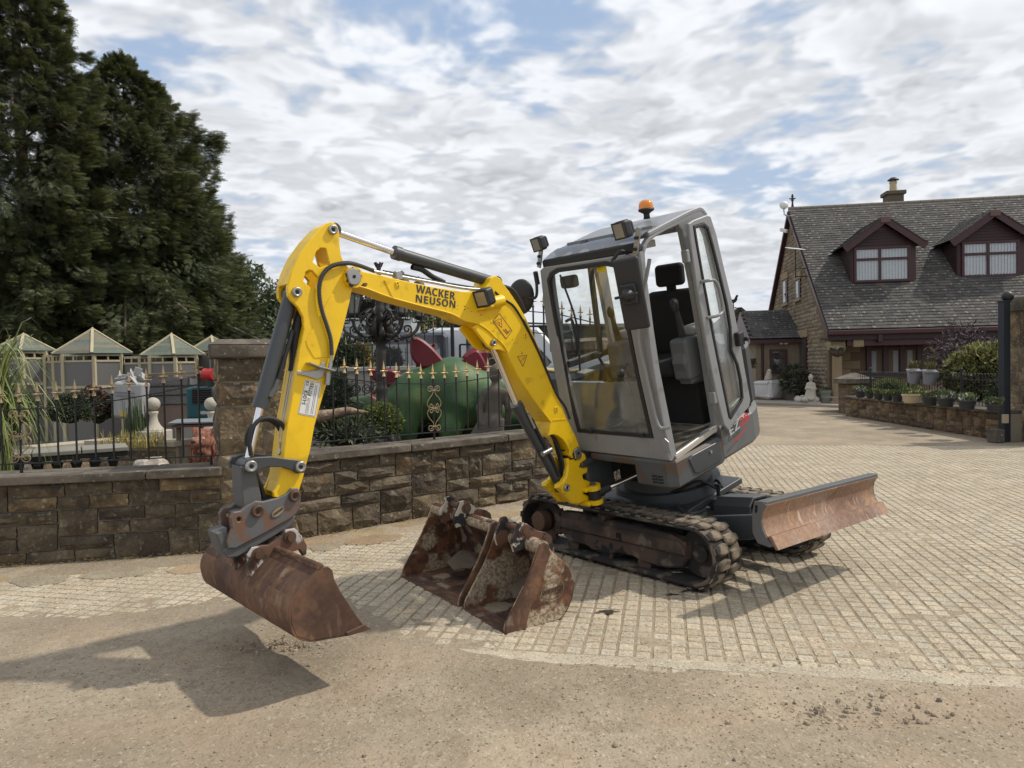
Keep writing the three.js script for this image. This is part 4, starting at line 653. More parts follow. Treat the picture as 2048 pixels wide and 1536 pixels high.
  for (const [px, px2] of [[[1082, 500], [1078, 535]], [[1278, 455], [1270, 512]]]) { const p = locate(px, UP, 'z', FZ + 0.015), q = locate(px2, UP, 'z', FZ + 0.02); add('light_bracket', new MB().bar(p, q, 0.034, 0.012, V(1, 0, 0)), M.steel, UP); const d = q.clone().sub(p); for (const k of [0.35, 0.75]) add('bracket_bolt', new MB().add(new THREE.CylinderGeometry(0.011, 0.011, 0.02, 10), M4(p.clone().addScaledVector(d, k).add(V(0, 0, 0.012)).toArray(), [Math.PI / 2, 0, 0])), M.black, UP); }
  const bq = locate([1293, 432], UP, 'x', 0.42); const be = add('beacon', new MB().lathe([[0, 0], [0.026, 0], [0.022, 0.03], [0.024, 0.05], [0.058, 0.075], [0.06, 0.095], [0.0, 0.095]], 0, 0, 0, 22), M.black, UP.clone().multiply(M4([0.42, bq.y - 0.02, bq.z], [-0.10, 0, -0.02], [0.95, 0.74, 0.95])), EX, 'round amber beacon on a black stem on the cab roof');
  kid('amber_dome', new MB().lathe([[0.0, 0.182], [0.02, 0.180], [0.040, 0.168], [0.052, 0.145], [0.055, 0.12], [0.055, 0.096]], 0, 0, 0, 22), M.amber, be); kid('bulb', new MB().sph(0.022, 0, 0.13, 0), S({ color: rgb(0.9, 0.42, 0.04), roughness: 0.3 }), be);
})();
// --- boom, stick, coupler, bucket
(function arm() {
  const BX = 0.085;
  const tr = (pts, x) => side(pts, BM, x), at = (px, x) => locate(px, BM, 'x', x);
  const boomPts = tr([...Z3([[140, 640], [130, 600], [150, 556], [200, 536], [310, 556], [470, 590], [640, 632], [900, 688], [1200, 735], [1345, 738], [1405, 705], [1440, 655], [1452, 612], [1495, 593], [1545, 620], [1580, 680], [1625, 740], [1700, 850], [1760, 950], [1830, 1100], [1900, 1270], [1962, 1430]]), ...Z4([[560, 510], [640, 680], [685, 790], [735, 890], [762, 960], [768, 1012], [750, 1056], [715, 1062], [690, 1040], [690, 1005], [668, 960], [640, 920], [600, 890], [560, 878], [528, 890], [536, 830], [545, 785], [420, 620], [300, 440], [218, 275]]), ...Z3([[1600, 1288], [1560, 1215], [1490, 1150], [1420, 1085], [1330, 1030], [1210, 1000], [1110, 945], [800, 862], [560, 795], [400, 735], [255, 697], [200, 692]])], BX);
  const boom = add('boom', sideSlab(boomPts, 0.17, 0, 0.005), M.yellow, BM);
  // raised welded parts of the boom
  kid('cylinder_lug', new MB().add(sideSlab(tr(Z3([[1600, 1290], [1545, 1262], [1480, 1262], [1435, 1235], [1370, 1150], [1300, 1060], [1330, 1030], [1420, 1085], [1490, 1150], [1560, 1215]]), BX), 0.028, 0.068, 0.003)).add(sideSlab(tr(Z3([[1600, 1290], [1545, 1262], [1480, 1262], [1435, 1235], [1370, 1150], [1300, 1060], [1330, 1030], [1420, 1085], [1490, 1150], [1560, 1215]]), BX), 0.028, -0.068, 0.003)), M.yellow, boom);
  const bolt = (px, x, r, d = 0.014, n = 20) => { const q = at(px, x); return new MB().add(new THREE.CylinderGeometry(r, r, d, n), M4([x + d / 2 - 0.002, q.y, q.z], [0, 0, Math.PI / 2])); };
  kid('nose_boss', bolt(Z3([[200, 612]])[0], BX - 0.01, 0.060, 0.03), M.yellow, boom);
  const pin = (px, x, R, r, mat, name = 'pin') => { const q = at(px, x); const p = add(name, new MB().lathe([[0, 0.016], [R * 0.55, 0.016], [R * 0.60, 0.022], [R * 0.9, 0.022], [R, 0.014], [R, 0]], 0, 0, 0, 24, 0, -Math.PI / 2), mat, BM.clone().multiply(M4([x, q.y, q.z]))); kid('pin_hole', new MB().add(new THREE.CylinderGeometry(r, r, 0.006, 14), M4([0.016, 0, 0], [0, 0, Math.PI / 2])), M.blackMat, p); return p; };
  { const q = at(Z3([[205, 605]])[0], BX + 0.02); const c = add('elbow_pin', slab([...Array(18)].map((_, k) => { const a = 0.7 + k / 17 * 5.0; return [Math.cos(a) * 0.047, Math.sin(a) * 0.047]; }), 0.02, 0.004).applyMatrix4(SIDE), M.steel, BM.clone().multiply(M4([BX + 0.028, q.y, q.z], [0.05, 0, 0]))); kid('pin_hole', new MB().add(new THREE.CylinderGeometry(0.010, 0.010, 0.024, 12), M4([0.001, 0, 0], [0, 0, Math.PI / 2])), M.blackMat, c); }
  pin(Z3([[1470, 1200]])[0], BX - 0.004, 0.021, 0.008, M.steel);
  { const q = at(Z4([[742, 1022]])[0], BX); const c = add('foot_pin', slab([[-0.036, 0.03], [0.0, 0.042], [0.036, 0.03], [0.036, -0.03], [0.02, -0.044], [-0.02, -0.044], [-0.036, -0.03]], 0.016, 0.004).applyMatrix4(SIDE), M.steel, BM.clone().multiply(M4([BX + 0.010, q.y, q.z]))); kid('pin_hole', new MB().add(new THREE.CylinderGeometry(0.011, 0.011, 0.02, 12), M4([0, 0, 0], [0, 0, Math.PI / 2])), M.blackMat, c); }
  for (const px of [[...Z3([[608, 675]])[0]], [...Z3([[1760, 1140]])[0]], [...Z4([[583, 685]])[0]]]) { const q = at(px, BX); const b = kid('hose_clip', new MB().rbox(0.010, 0.036, 0.026, BX + 0.003, q.y, q.z, 0.003), M.yellow, boom); kid('clip_bolt', new MB().add(new THREE.CylinderGeometry(0.004, 0.004, 0.004, 8), M4([BX + 0.009, q.y + 0.008, q.z], [0, 0, Math.PI / 2])).add(new THREE.CylinderGeometry(0.004, 0.004, 0.004, 8), M4([BX + 0.009, q.y - 0.008, q.z], [0, 0, Math.PI / 2])), M.black, boom); }
  kid('weld_rib', new MB().bar(at(Z3([[492, 632]])[0], BX + 0.001), at(Z3([[568, 790]])[0], BX + 0.001), 0.008, 0.006, V(1, 0, 0)), M.yellow, boom);
  kid('weld_rib', new MB().bar(at(Z4([[558, 770]])[0], BX + 0.001), at(Z4([[660, 762]])[0], BX + 0.001), 0.006, 0.006, V(1, 0, 0)), M.yellow, boom);
  kid('stiffening_rim', new MB().tube(Z3([[262, 690], [340, 712], [450, 755], [560, 793], [800, 860], [1110, 943], [1215, 998], [1335, 1028], [1425, 1085], [1492, 1150], [1562, 1214], [1605, 1284]]).map((p) => at(p, BX)), 0.005, 6, 60).tube(Z4([[215, 270], [300, 440], [420, 620], [545, 783]]).map((p) => at(p, BX)), 0.005, 6, 30), M.yellow, boom);
  lettering(boom, 'WACKER', M.ink, BM, BX + 0.001, Z3([[775, 742]])[0], Z3([[1128, 812]])[0], 0.048); lettering(boom, 'NEUSON', M.ink, BM, BX + 0.001, Z3([[775, 832]])[0], Z3([[1132, 886]])[0], 0.046);
  // warning stickers with dark borders and symbols
  const poly = (pts, x, t, mat, name, holes) => kid(name, sideSlab(tr(pts, x), t, x, 0, holes && holes.map((h) => tr(h, x))), mat, boom);
  const mark = (pts, x, w = 0.0022) => { const q = pts.map((p) => at(p, x)); const m = new MB(); for (let k = 0; k < q.length - 1; k++) m.bar(q[k], q[k + 1], 0.002, w, V(1, 0, 0)); return m; };
  const s1 = Z3([[1532, 934], [1645, 1092], [1592, 1164], [1474, 1003]]);
  poly(s1, BX + 0.001, 0.0016, M.decal, 'warning_sticker'); kid('sticker_border', mark([...s1, s1[0]], BX + 0.0022, 0.003), M.ink, boom); kid('sticker_sign', mark(Z3([[1548, 980], [1486, 1004], [1552, 1062], [1548, 980]]), BX + 0.0022), M.ink, boom);
  kid('sticker_sign', mark(Z3([[1515, 1008], [1535, 1022], [1530, 1040]]), BX + 0.0022, 0.003).add(mark(Z3([[1565, 1080], [1600, 1120], [1630, 1085]]), BX + 0.0022, 0.005).geo()).add(mark(Z3([[1582, 1075], [1612, 1110]]), BX + 0.0022, 0.006).geo()), M.ink, boom);
  const s2 = Z3([[1694, 1323], [1780, 1311], [1744, 1414]]);
  poly(s2, BX + 0.001, 0.0016, M.decal, 'warning_sticker'); kid('sticker_border', mark([...s2, s2[0]], BX + 0.0022, 0.003), M.ink, boom); kid('sticker_sign', mark(Z3([[1762, 1328], [1738, 1352]]), BX + 0.0022, 0.004).add(mark(Z3([[1733, 1358], [1727, 1365]]), BX + 0.0022, 0.004).geo()), M.ink, boom);
  // boom light on its little bracket
  { const q = at(Z3([[1390, 790]])[0], BX + 0.06), s = 0.115; kid('light_bracket', new MB().add(new THREE.CylinderGeometry(0.04, 0.04, 0.16, 16), M4([BX + 0.01, q.y - 0.05, q.z - 0.11], [Math.PI / 2, 0, 0])).rbox(0.07, 0.012, 0.10, BX + 0.03, q.y - 0.068, q.z - 0.02, 0.003), M.yellow, boom);
    const f = BM.clone().multiply(M4([BX + 0.05, q.y, q.z - 0.02], [0.14, 0.12, 0])); const l = add('work_light', new MB().rbox(s, s, s * 0.7, 0, 0, 0, 0.022, 0, 0, 0, 2), M.plastic, f); kid('light_rim', new MB().add(slab([[-s * 0.48, -s * 0.48], [s * 0.48, -s * 0.48], [s * 0.48, s * 0.48], [-s * 0.48, s * 0.48]], 0.012, 0.003, [[[-s * 0.38, -s * 0.38], [s * 0.38, -s * 0.38], [s * 0.38, s * 0.38], [-s * 0.38, s * 0.38]]]), M4([0, 0, s * 0.36])), M.black, l); kid('lens', new MB().rbox(s * 0.78, s * 0.78, 0.006, 0, 0, s * 0.355, 0.002), M.lens, l); }
  // grease and grime round the pins and under the nose
  { const r = rng(66), grime = S({ color: rgb(0.060, 0.040, 0.022), roughness: 0.5 }), brown = S({ color: rgb(0.20, 0.115, 0.03), roughness: 0.7 }), blotch = (px, x, R, mt, n = 22, el = 1) => { const q = at(px, x), pts = []; for (let k = 0; k < n; k++) { const a = k / n * 6.283, rr = R * (0.72 + 0.5 * r() * r()); pts.push([q.z + Math.cos(a) * rr * el, q.y + Math.sin(a) * rr]); } kid('grease', sideSlab(pts, 0.0016, x + 0.0008, 0), mt, boom); };
    blotch(Z3([[212, 610]])[0], BX + 0.0205, 0.058, grime); blotch(Z4([[742, 1030]])[0], BX, 0.052, grime); blotch(Z3([[1470, 1200]])[0], BX - 0.003, 0.028, grime);
    for (let k = 0; k < 16; k++) blotch(Z3([[230 + 90 * r(), 664 + 26 * r()]])[0], BX, 0.004 + 0.008 * r(), brown, 9, 1.8); for (let k = 0; k < 30; k++) { const t = r(), c = Z3([[1000 + 700 * t + 60 * r(), 830 + 420 * t * t + 70 * r()]])[0]; blotch(c, BX, 0.0015 + 0.0035 * r() * r(), k % 3 ? brown : grime, 8, 2.2); } }
  // stick
  const SX = 0.075, outl = Z1([[960, 150], [985, 155], [1008, 178], [1021, 225], [1022, 300], [1032, 375], [1050, 420], [1078, 455], [1108, 490], [1122, 530], [1114, 590], [1100, 640], [1090, 700], [1040, 900], [975, 1110], [910, 1330], [852, 1536]]).concat(Z2([[740, 245], [716, 335], [695, 420], [672, 492], [640, 530], [560, 545], [518, 535], [512, 505], [528, 480], [545, 440], [560, 390], [575, 280], [590, 150], [602, 60]])).concat(Z1([[690, 1390], [722, 1190], [738, 1100], [745, 1030], [762, 960], [778, 885], [772, 800], [740, 735], [695, 690], [670, 655], [665, 600], [692, 490], [745, 375], [825, 265], [900, 185], [935, 157]]));
  const h1 = Z1([[862, 355], [892, 327], [928, 330], [955, 440], [890, 462], [840, 422]]), h2 = Z1([[790, 492], [812, 478], [835, 482], [882, 535], [858, 605], [832, 608], [776, 552]]);
  const o = tr(outl, SX), holes = [tr(h1, SX), tr(h2, SX)];
  const core = tr(Z1([[1085, 700], [1040, 900], [975, 1110], [910, 1330], [850, 1536]]).concat(Z2([[738, 245], [695, 420], [660, 495], [560, 535], [525, 505], [548, 440], [576, 280], [604, 60]])).concat(Z1([[692, 1390], [740, 1100], [765, 960], [790, 860], [900, 690], [1000, 640]])), SX);
  const stick = add('stick', new MB().add(sideSlab(o, 0.026, SX - 0.013, 0.004, holes)).add(sideSlab(o, 0.026, -SX + 0.013, 0.004, holes)).add(sideSlab(core, 2 * SX - 0.012, 0, 0.003)).add(sideSlab(sheet(tr(Z1([[1000, 172], [960, 160], [905, 190], [830, 272], [752, 380], [700, 492], [675, 575]]), SX), 0.014), 2 * SX - 0.01, 0, 0.002)), M.yellow, BM);
  kid('welded_panel', sideSlab(tr(Z1([[790, 960], [960, 650], [1010, 622], [1050, 640], [1064, 680], [1055, 740], [960, 1070], [850, 1080], [835, 1060], [800, 1000]]), SX + 0.001), 0.006, SX + 0.001, 0.002), M.yellow, stick);
  pin(Z1([[970, 205]])[0], SX, 0.027, 0.010, M.steel); pin(Z1([[725, 630]])[0], SX, 0.027, 0.010, M.steel);
  // sticker with its lettering
  const stP = Z1([[785, 1225], [898, 1245], [856, 1482], [735, 1460]]); kid('coupler_sticker', sideSlab(tr(stP, SX + 0.001), 0.0016, SX + 0.0012, 0), M.white, stick); kid('sticker_frame', (() => { const q = [...Z1([[789, 1231], [892, 1250], [852, 1476], [741, 1455]]), Z1([[789, 1231]])[0]].map((p) => at(p, SX + 0.0024)); const m = new MB(); for (let k = 0; k < 4; k++) m.bar(q[k], q[k + 1], 0.001, 0.0016, V(1, 0, 0)); return m; })(), M.ink, stick);
  lettering(stick, 'S-LOCK', M.ink, BM, SX + 0.002, Z1([[786, 1398]])[0], Z1([[806, 1300]])[0], 0.021); lettering(stick, 'CE', M.ink, BM, SX + 0.002, Z1([[806, 1268]])[0], Z1([[812, 1238]])[0], 0.014);
  lettering(stick, 'COUPLER', M.paleInk, BM, SX + 0.002, Z1([[806, 1456]])[0], Z1([[823, 1350]])[0], 0.018); lettering(stick, 'FITTED', M.ink, BM, SX + 0.002, Z1([[826, 1338]])[0], Z1([[846, 1250]])[0], 0.020);
  { const m = new MB(); for (const dx of [22, 32]) { const a = at(Z1([[803 + dx, 1458 + dx * 0.1]])[0], SX + 0.0024), b = at(Z1([[836 + dx, 1262 + dx * 0.1]])[0], SX + 0.0024); m.bar(a, b, 0.001, 0.0018, V(1, 0, 0)); } kid('small_print', m, M.ink, stick).userData.kind = 'stuff'; }
  // hose in its spiral sleeve, pipes, hose plate
  { const pts = Z1([[1250, 482], [1130, 440], [1050, 432], [960, 455], [905, 510], [883, 590], [886, 680], [905, 770], [935, 860], [960, 950], [968, 1060]]).map((p, i) => at(p, i < 2 ? 0.05 : SX + 0.022)); const c = new THREE.CatmullRomCurve3(pts, false, 'centripetal'), g = new THREE.TubeGeometry(c, 420, 0.0115, 9, false), p = g.attributes.position, fr = 10; for (let k = 0; k <= 420; k++) { const cc = c.getPointAt(k / 420), s = k % 4 < 2 ? 1.14 : 0.9; for (let j = 0; j < fr; j++) { const i = k * fr + j; p.setXYZ(i, cc.x + (p.getX(i) - cc.x) * s, cc.y + (p.getY(i) - cc.y) * s, cc.z + (p.getZ(i) - cc.z) * s); } } g.computeVertexNormals(); add('hose', g, S({ color: rgb(0.055, 0.056, 0.058), roughness: 0.6 }), BM, EX, 'black spiral sleeved hydraulic hose'); }
  { const q = Z1([[966, 1060], [962, 1110], [955, 1150]]).map((p) => at(p, SX + 0.022)), e = Z1([[945, 1180], [938, 1262]]).map((p) => at(p, SX + 0.02)); add('hose_fitting', new MB().cyl(q[0], q[1], 0.009).cyl(q[1], q[2], 0.012).cyl(e[0], e[1], 0.016, 0.013), M.steel, BM); }
  { const q = at(Z1([[890, 1150]])[0], SX + 0.012); add('hose_plate', new MB().add(sideSlab(tr(Z1([[735, 1165], [800, 1170], [870, 1160], [900, 1110], [925, 1108], [925, 1160], [905, 1210], [870, 1225], [790, 1200], [733, 1188]]), SX + 0.012), 0.008, SX + 0.008, 0.002)).add(sideSlab(sheet(tr(Z1([[805, 1112], [870, 1138], [975, 1165]]), SX + 0.03), 0.007), 0.06, SX + 0.03, 0.001)).add(new THREE.CylinderGeometry(0.011, 0.011, 0.02, 6), M4([SX + 0.016, q.y + 0.004, q.z], [0, 0, Math.PI / 2])), M.steel, BM); }
  const strand = (name, px, x, r, mat) => add(name, new MB().tube(px.map((p) => at(p, x)), r, 8, px.length * 7), mat, BM);
  strand('steel_pipe', [...Z3([[395, 555], [480, 570], [580, 590], [640, 602], [900, 650], [1200, 705], [1390, 722]])], 0.055, 0.010, M.steel);
  strand('steel_pipe', [...Z3([[480, 556], [640, 585], [900, 640], [1300, 705]])], 0.01, 0.010, M.black);
  { const q = at(Z3([[608, 592]])[0], 0.055); add('pipe_clamp', new MB().rbox(0.05, 0.055, 0.045, 0.055, q.y, q.z, 0.006), M.steel, BM); }
  strand('steel_pipe', [...Z1([[705, 1165], [690, 1250], [665, 1400], [640, 1536]]), ...Z2([[578, 100], [566, 200]])], 0.02, 0.009, M.steel); strand('steel_pipe', [...Z1([[690, 1165], [675, 1250], [650, 1400], [628, 1530]]), ...Z2([[560, 120], [552, 220]])], -0.01, 0.009, M.steel);
  strand('hose', [...Z1([[760, 770], [735, 850], [718, 960], [715, 1080], [705, 1170]])], 0.0, 0.030, M.black);
  strand('hose', [...Z2([[590, 190], [590, 140], [560, 85], [500, 52], [430, 60], [385, 110], [365, 190], [375, 280]])], 0.03, 0.012, M.black); strand('hose', [...Z2([[560, 180], [556, 130], [520, 80], [470, 58], [400, 80], [352, 150], [348, 220]])], -0.03, 0.012, M.black);
  strand('hose', [...Z2([[380, 290], [410, 400], [440, 480], [455, 540]])], 0.02, 0.012, M.black);
  { const e = Z2([[545, 255], [590, 270]]).map((p) => at(p, 0.02)); add('hose_fitting', new MB().cyl(e[0], e[1], 0.018).cyl(at(Z2([[566, 195]])[0], 0.02), at(Z2([[570, 265]])[0], 0.02), 0.015), M.steel, BM); }
  strand('cable', [...Z3([[1490, 740], [1560, 800], [1650, 860], [1720, 960], [1790, 1090], [1830, 1160], [1900, 1320], [1975, 1500]])], BX + 0.004, 0.008, M.black); strand('cable', [...Z4([[330, 0], [395, 130], [470, 290], [540, 460], [600, 590], [650, 660], [690, 760]])], BX + 0.004, 0.009, M.black);
  strand('hose', [...Z3([[740, 515], [830, 540], [920, 600], [1030, 655]])], 0.0, 0.018, M.black); strand('hose', [...Z3([[1450, 655], [1560, 690], [1640, 720], [1700, 800], [1760, 930]])], 0.03, 0.016, M.black);
  // rams: barrel, rod, gland
  const ram = (name, label, a, gl, end, R, r, x = 0) => { const A0 = at(a, x), G0 = at(gl, x), E0 = at(end, x), d = G0.clone().sub(E0).normalize(); const b = add(name, new MB().cyl(E0, G0, R, R, 24).cyl(G0.clone().addScaledVector(d, -R * 1.0), G0.clone().addScaledVector(d, R * 0.25), R * 1.12, R * 1.12, 24).add(new THREE.CylinderGeometry(R * 1.0, R * 1.0, 0.09, 20), new THREE.Matrix4().copy(M4(E0.toArray(), [0, 0, Math.PI / 2]))), M.grey, BM, EX, label); kid('rod', new MB().cyl(G0, A0, r, r, 20), M.chrome, b); kid('rod_eye', new MB().add(new THREE.CylinderGeometry(r * 1.9, r * 1.9, 0.08, 18), M4(A0.toArray(), [0, 0, Math.PI / 2])), M.grey, b); return b; };
  ram('stick_cylinder', 'long grey hydraulic cylinder along the top of the boom', Z1([[968, 208]])[0], Z3([[588, 386]])[0], Z3([[1480, 655]])[0], 0.038, 0.020);
  ram('bucket_cylinder', 'grey hydraulic cylinder beside the stick with its rod pointing down', Z2([[352, 335]])[0], Z1([[482, 1408]])[0], Z1([[692, 640]])[0], 0.040, 0.021);
  ram('boom_cylinder', 'dark grey hydraulic cylinder under the boom', Z4([[82, 172]])[0], Z4([[282, 655]])[0], Z4([[630, 1292]])[0], 0.040, 0.022);
  { const e = Z4([[370, 720], [420, 830]]).map((p) => at(p, 0.05)), q = Z4([[480, 1030], [545, 995]]).map((p) => at(p, 0.05)); add('ram_fitting', new MB().cyl(e[0], e[1], 0.011).cyl(q[0], q[1], 0.02, 0.02, 14), M.steel, BM); const h = Z1([[600, 1225], [575, 1290], [545, 1345]]).map((p) => at(p, 0.03)); add('ram_fitting', new MB().cyl(h[0], h[1], 0.013).cyl(h[1], h[2], 0.017), M.greyDirty, BM); strand('hose', Z1([[700, 890], [680, 960], [640, 1100], [600, 1230]]), 0.03, 0.013, M.black); strand('hose', Z4([[395, 760], [450, 870], [510, 990], [560, 1080], [610, 1200]]), 0.05, 0.012, M.black); }
  // links between stick and coupler
  const lk = tr(Z2([[345, 302], [400, 290], [500, 285], [600, 300], [680, 308], [712, 345], [700, 385], [652, 390], [630, 372], [560, 350], [470, 350], [412, 376], [372, 386], [332, 372], [325, 335]]), 0.10);
  for (const x of [0.095, -0.095]) add('tipping_link', sideSlab(lk, 0.026, x, 0.004), M.grey, BM);
  add('bucket_link', new MB().add(sideSlab(tr(Z2([[308, 345], [405, 375], [425, 460], [440, 560], [415, 640], [375, 650], [325, 595], [312, 480]]), 0.06), 0.13, 0, 0.008)).add(new THREE.CylinderGeometry(0.034, 0.034, 0.19, 20), M4(at(Z2([[352, 338]])[0], 0).toArray(), [0, 0, Math.PI / 2])), M.greyDirty, BM);
  pin(Z2([[372, 345]])[0], 0.107, 0.030, 0.010, M.steel); pin(Z2([[675, 348]])[0], 0.107, 0.030, 0.010, M.steel);
  // quick coupler
  const cp = tr(Z2([[595, 512], [620, 482], [660, 480], [682, 520], [675, 600], [650, 640], [620, 665], [450, 760], [280, 850], [235, 850], [225, 810], [237, 770], [257, 730], [246, 660], [265, 627], [310, 620], [350, 588], [400, 558], [450, 562], [540, 540]]), 0.085);
  const holeC = tr([...Array(10)].map((_, k) => Z2([[300 + 14 * Math.cos(k * 0.628), 672 + 14 * Math.sin(k * 0.628)]])[0]), 0.085);
  const coupMat = S({ map: colorTex(512, 0.6, (u, v) => c3([0.125, 0.13, 0.135], [0.17, 0.095, 0.06], step(0.42, 0.62, F(u, v, 5, 871, 5)))), roughness: 0.6, metalness: 0.2 });
  const coup = add('quick_coupler', new MB().add(sideSlab(cp, 0.028, 0.076, 0.005, [holeC])).add(sideSlab(cp, 0.028, -0.076, 0.005, [holeC])), coupMat, BM, EX, 'grey and rust worn quick coupler with an oval badge');
  kid('jaw_block', new MB().add(sideSlab(tr(Z2([[205, 870], [240, 915], [300, 905], [450, 820], [620, 722], [650, 690], [640, 640], [450, 745], [280, 835], [230, 850]]), 0.085), 0.15, 0, 0.006)).add(sideSlab(tr(Z2([[165, 762], [240, 728], [270, 830], [245, 915], [200, 870]]), 0.085), 0.13, 0, 0.01)).add(sideSlab(tr(Z2([[290, 640], [440, 580], [600, 560], [640, 600], [440, 720], [290, 800]]), 0.07), 0.11, 0, 0.004)), M.greyDirty, coup);
  { const q = at(Z2([[540, 624]])[0], 0.092), g = new THREE.CylinderGeometry(1, 1, 0.008, 28); kid('badge', new MB().add(g, M4([0.093, q.y, q.z], [0, 0, Math.PI / 2], [0.019, 1, 0.036]).multiply(M4())), M.greyDirty, coup).removeFromParent(); const rim = new MB().torus(1, 0.10, 0, 0, 0, 0, 0, 0, 28).geo(); const ex = V(0, 0.27, -0.96).normalize(), ez = V(1, 0, 0), ey = ez.clone().cross(ex), B = new THREE.Matrix4().makeBasis(ex, ey, ez).setPosition(0.092, q.y, q.z); const b = kid('badge', new MB().add(new THREE.CylinderGeometry(1, 1, 0.006, 28), M4([0, 0, 0], [Math.PI / 2, 0, 0], [0.036, 1, 0.020])), M.goldDull, coup); b.applyMatrix4(B); const rr = kid('badge_rim', rim, M.greyDirty, coup); rr.applyMatrix4(B.clone().multiply(M4([0, 0, 0.002], [0, 0, 0], [0.038, 0.021, 0.03]))); const tg = textGeo('STRICKLAND', 0.011, 0.002); tg.translate(-(tg.boundingBox.max.x + tg.boundingBox.min.x) / 2, -0.005, 0.003); const w = tg.boundingBox.max.x - tg.boundingBox.min.x; tg.scale(0.058 / w, 1, 1); kid('badge_lettering', tg, M.ink, coup).applyMatrix4(B); }
  pin(Z2([[638, 527]])[0], 0.09, 0.030, 0.009, M.pinRust); pin(Z2([[412, 620]])[0], 0.09, 0.032, 0.009, M.pinRust);
  // ditching bucket on the coupler
  const HW = 0.60, prof = tr(Z2([[812, 962], [780, 1000], [700, 1082], [645, 1160], [618, 1235], [622, 1310], [655, 1390], [742, 1416], [860, 1398], [990, 1376]]), HW), path = smooth2(prof, 3);
  const bu = add('ditching_bucket', sideSlab(sheet(path, 0.014), 2 * HW, 0, 0.002), M.rust, BM, EX, 'wide rusty ditching bucket hanging from the coupler');
  const endP = tr(Z2([[812, 966], [850, 963], [876, 985], [886, 1040], [922, 1110], [990, 1215], [1040, 1288], [1066, 1318], [1062, 1362], [960, 1382], [742, 1418], [655, 1392], [622, 1312], [618, 1236], [645, 1160], [700, 1082], [780, 1000]]), HW);
  for (const x of [HW - 0.006, -HW + 0.006]) kid('side_plate', sideSlab(endP, 0.016, x, 0.003), M.rust, bu);
  kid('cutting_edge', sideSlab(tr(Z2([[960, 1368], [1072, 1318], [1116, 1346], [972, 1388]]), HW + 0.01), 2 * HW + 0.03, 0, 0.003), M.rust, bu);
  const lip = tr(Z2([[795, 985], [800, 965]]), HW)[1]; kid('lip_tube', new MB().cyl(V(-HW, lip[1], lip[0]), V(HW, lip[1], lip[0]), 0.018, 0.018, 12), M.rust, bu);
  const ear = tr(Z2([[345, 888], [375, 842], [430, 832], [480, 828], [560, 770], [582, 735], [640, 725], [682, 770], [715, 830], [712, 885], [692, 895], [668, 856], [632, 868], [600, 890], [560, 960], [480, 1040], [412, 1062], [350, 1012]]), 0.10);
  const earMat = S({ map: colorTex(512, 0.5, (u, v) => c3(c3([0.14, 0.072, 0.045], [0.045, 0.035, 0.03], step(0.45, 0.65, F(u, v, 5, 881, 5))), [0.45, 0.44, 0.42], step(0.60, 0.68, F(u, v * 0.5, 8, 885, 6)))), roughness: 0.75 });
  for (const x of [0.095, -0.095]) kid('hanger_ear', sideSlab(ear, 0.03, x, 0.004), earMat, bu);
  for (const px of [[415, 885], [612, 780]]) { const q = at(Z2([px])[0], 0.11); kid('bucket_pin', new MB().cyl(V(-0.14, q.y, q.z), V(0.14, q.y, q.z), 0.021, 0.021, 16).cyl(V(0.108, q.y, q.z), V(0.122, q.y, q.z), 0.032, 0.032, 18), M.pinRust, bu); }
  // swing post with its lugs
  const kp = tr(Z4([[690, 1062], [700, 1078], [770, 1062], [790, 1018], [815, 1030], [824, 1072], [778, 1105], [768, 1130], [832, 1132], [830, 1172], [795, 1192], [800, 1222], [850, 1242], [890, 1272], [895, 1302], [800, 1322], [800, 1332], [900, 1372], [900, 1390], [800, 1396], [760, 1420], [715, 1412], [640, 1330], [598, 1292], [602, 1265], [640, 1240], [665, 1200], [676, 1120], [668, 1066]]), 0.09);
  const post = add('swing_post', new MB().add(sideSlab(kp, 0.05, 0.065, 0.012)).add(sideSlab(kp, 0.05, -0.065, 0.012)).add(sideSlab(tr(Z4([[690, 1200], [790, 1200], [850, 1290], [790, 1330], [790, 1390], [720, 1405], [660, 1340], [640, 1290]]), 0.06), 0.10, 0, 0.004)), M.yellow, BM, EX, 'yellow swing post carrying the boom foot');
  pin(Z4([[658, 1287]])[0], 0.088, 0.026, 0.010, M.steel);
  const sw = at(Z4([[850, 1275]])[0], 0.09); for (const dy of [0, -0.11]) kid('swing_lug', new MB().rbox(0.10, 0.035, 0.14, 0.085, sw.y + dy, sw.z + 0.03, 0.014).add(new THREE.CylinderGeometry(0.055, 0.055, 0.035, 20), M4([0.125, sw.y + dy, sw.z + 0.01])), M.yellow, post);
  kid('lug_pin', new MB().cyl(V(0.125, sw.y - 0.13, sw.z + 0.01), V(0.125, sw.y + 0.026, sw.z + 0.01), 0.024, 0.024, 16), M.greyDirty, post);
  { const q0 = V(0.125, sw.y - 0.055, sw.z + 0.01), e = at(Z4([[1215, 1180]])[0], 0.30); const d = e.clone().sub(q0).normalize(); const ro = add('swing_cylinder', new MB().add(new THREE.CylinderGeometry(0.048, 0.048, 0.062, 20), M4(q0.toArray())).cyl(q0, q0.clone().addScaledVector(d, 0.13), 0.036, 0.030, 18), M.black, BM); kid('barrel', new MB().cyl(q0.clone().addScaledVector(d, 0.42), q0.clone().addScaledVector(d, 0.75), 0.04, 0.04, 18), M.black, ro); kid('rod', new MB().cyl(q0.clone().addScaledVector(d, 0.1), q0.clone().addScaledVector(d, 0.55), 0.021, 0.021, 18), M.chrome, ro); }
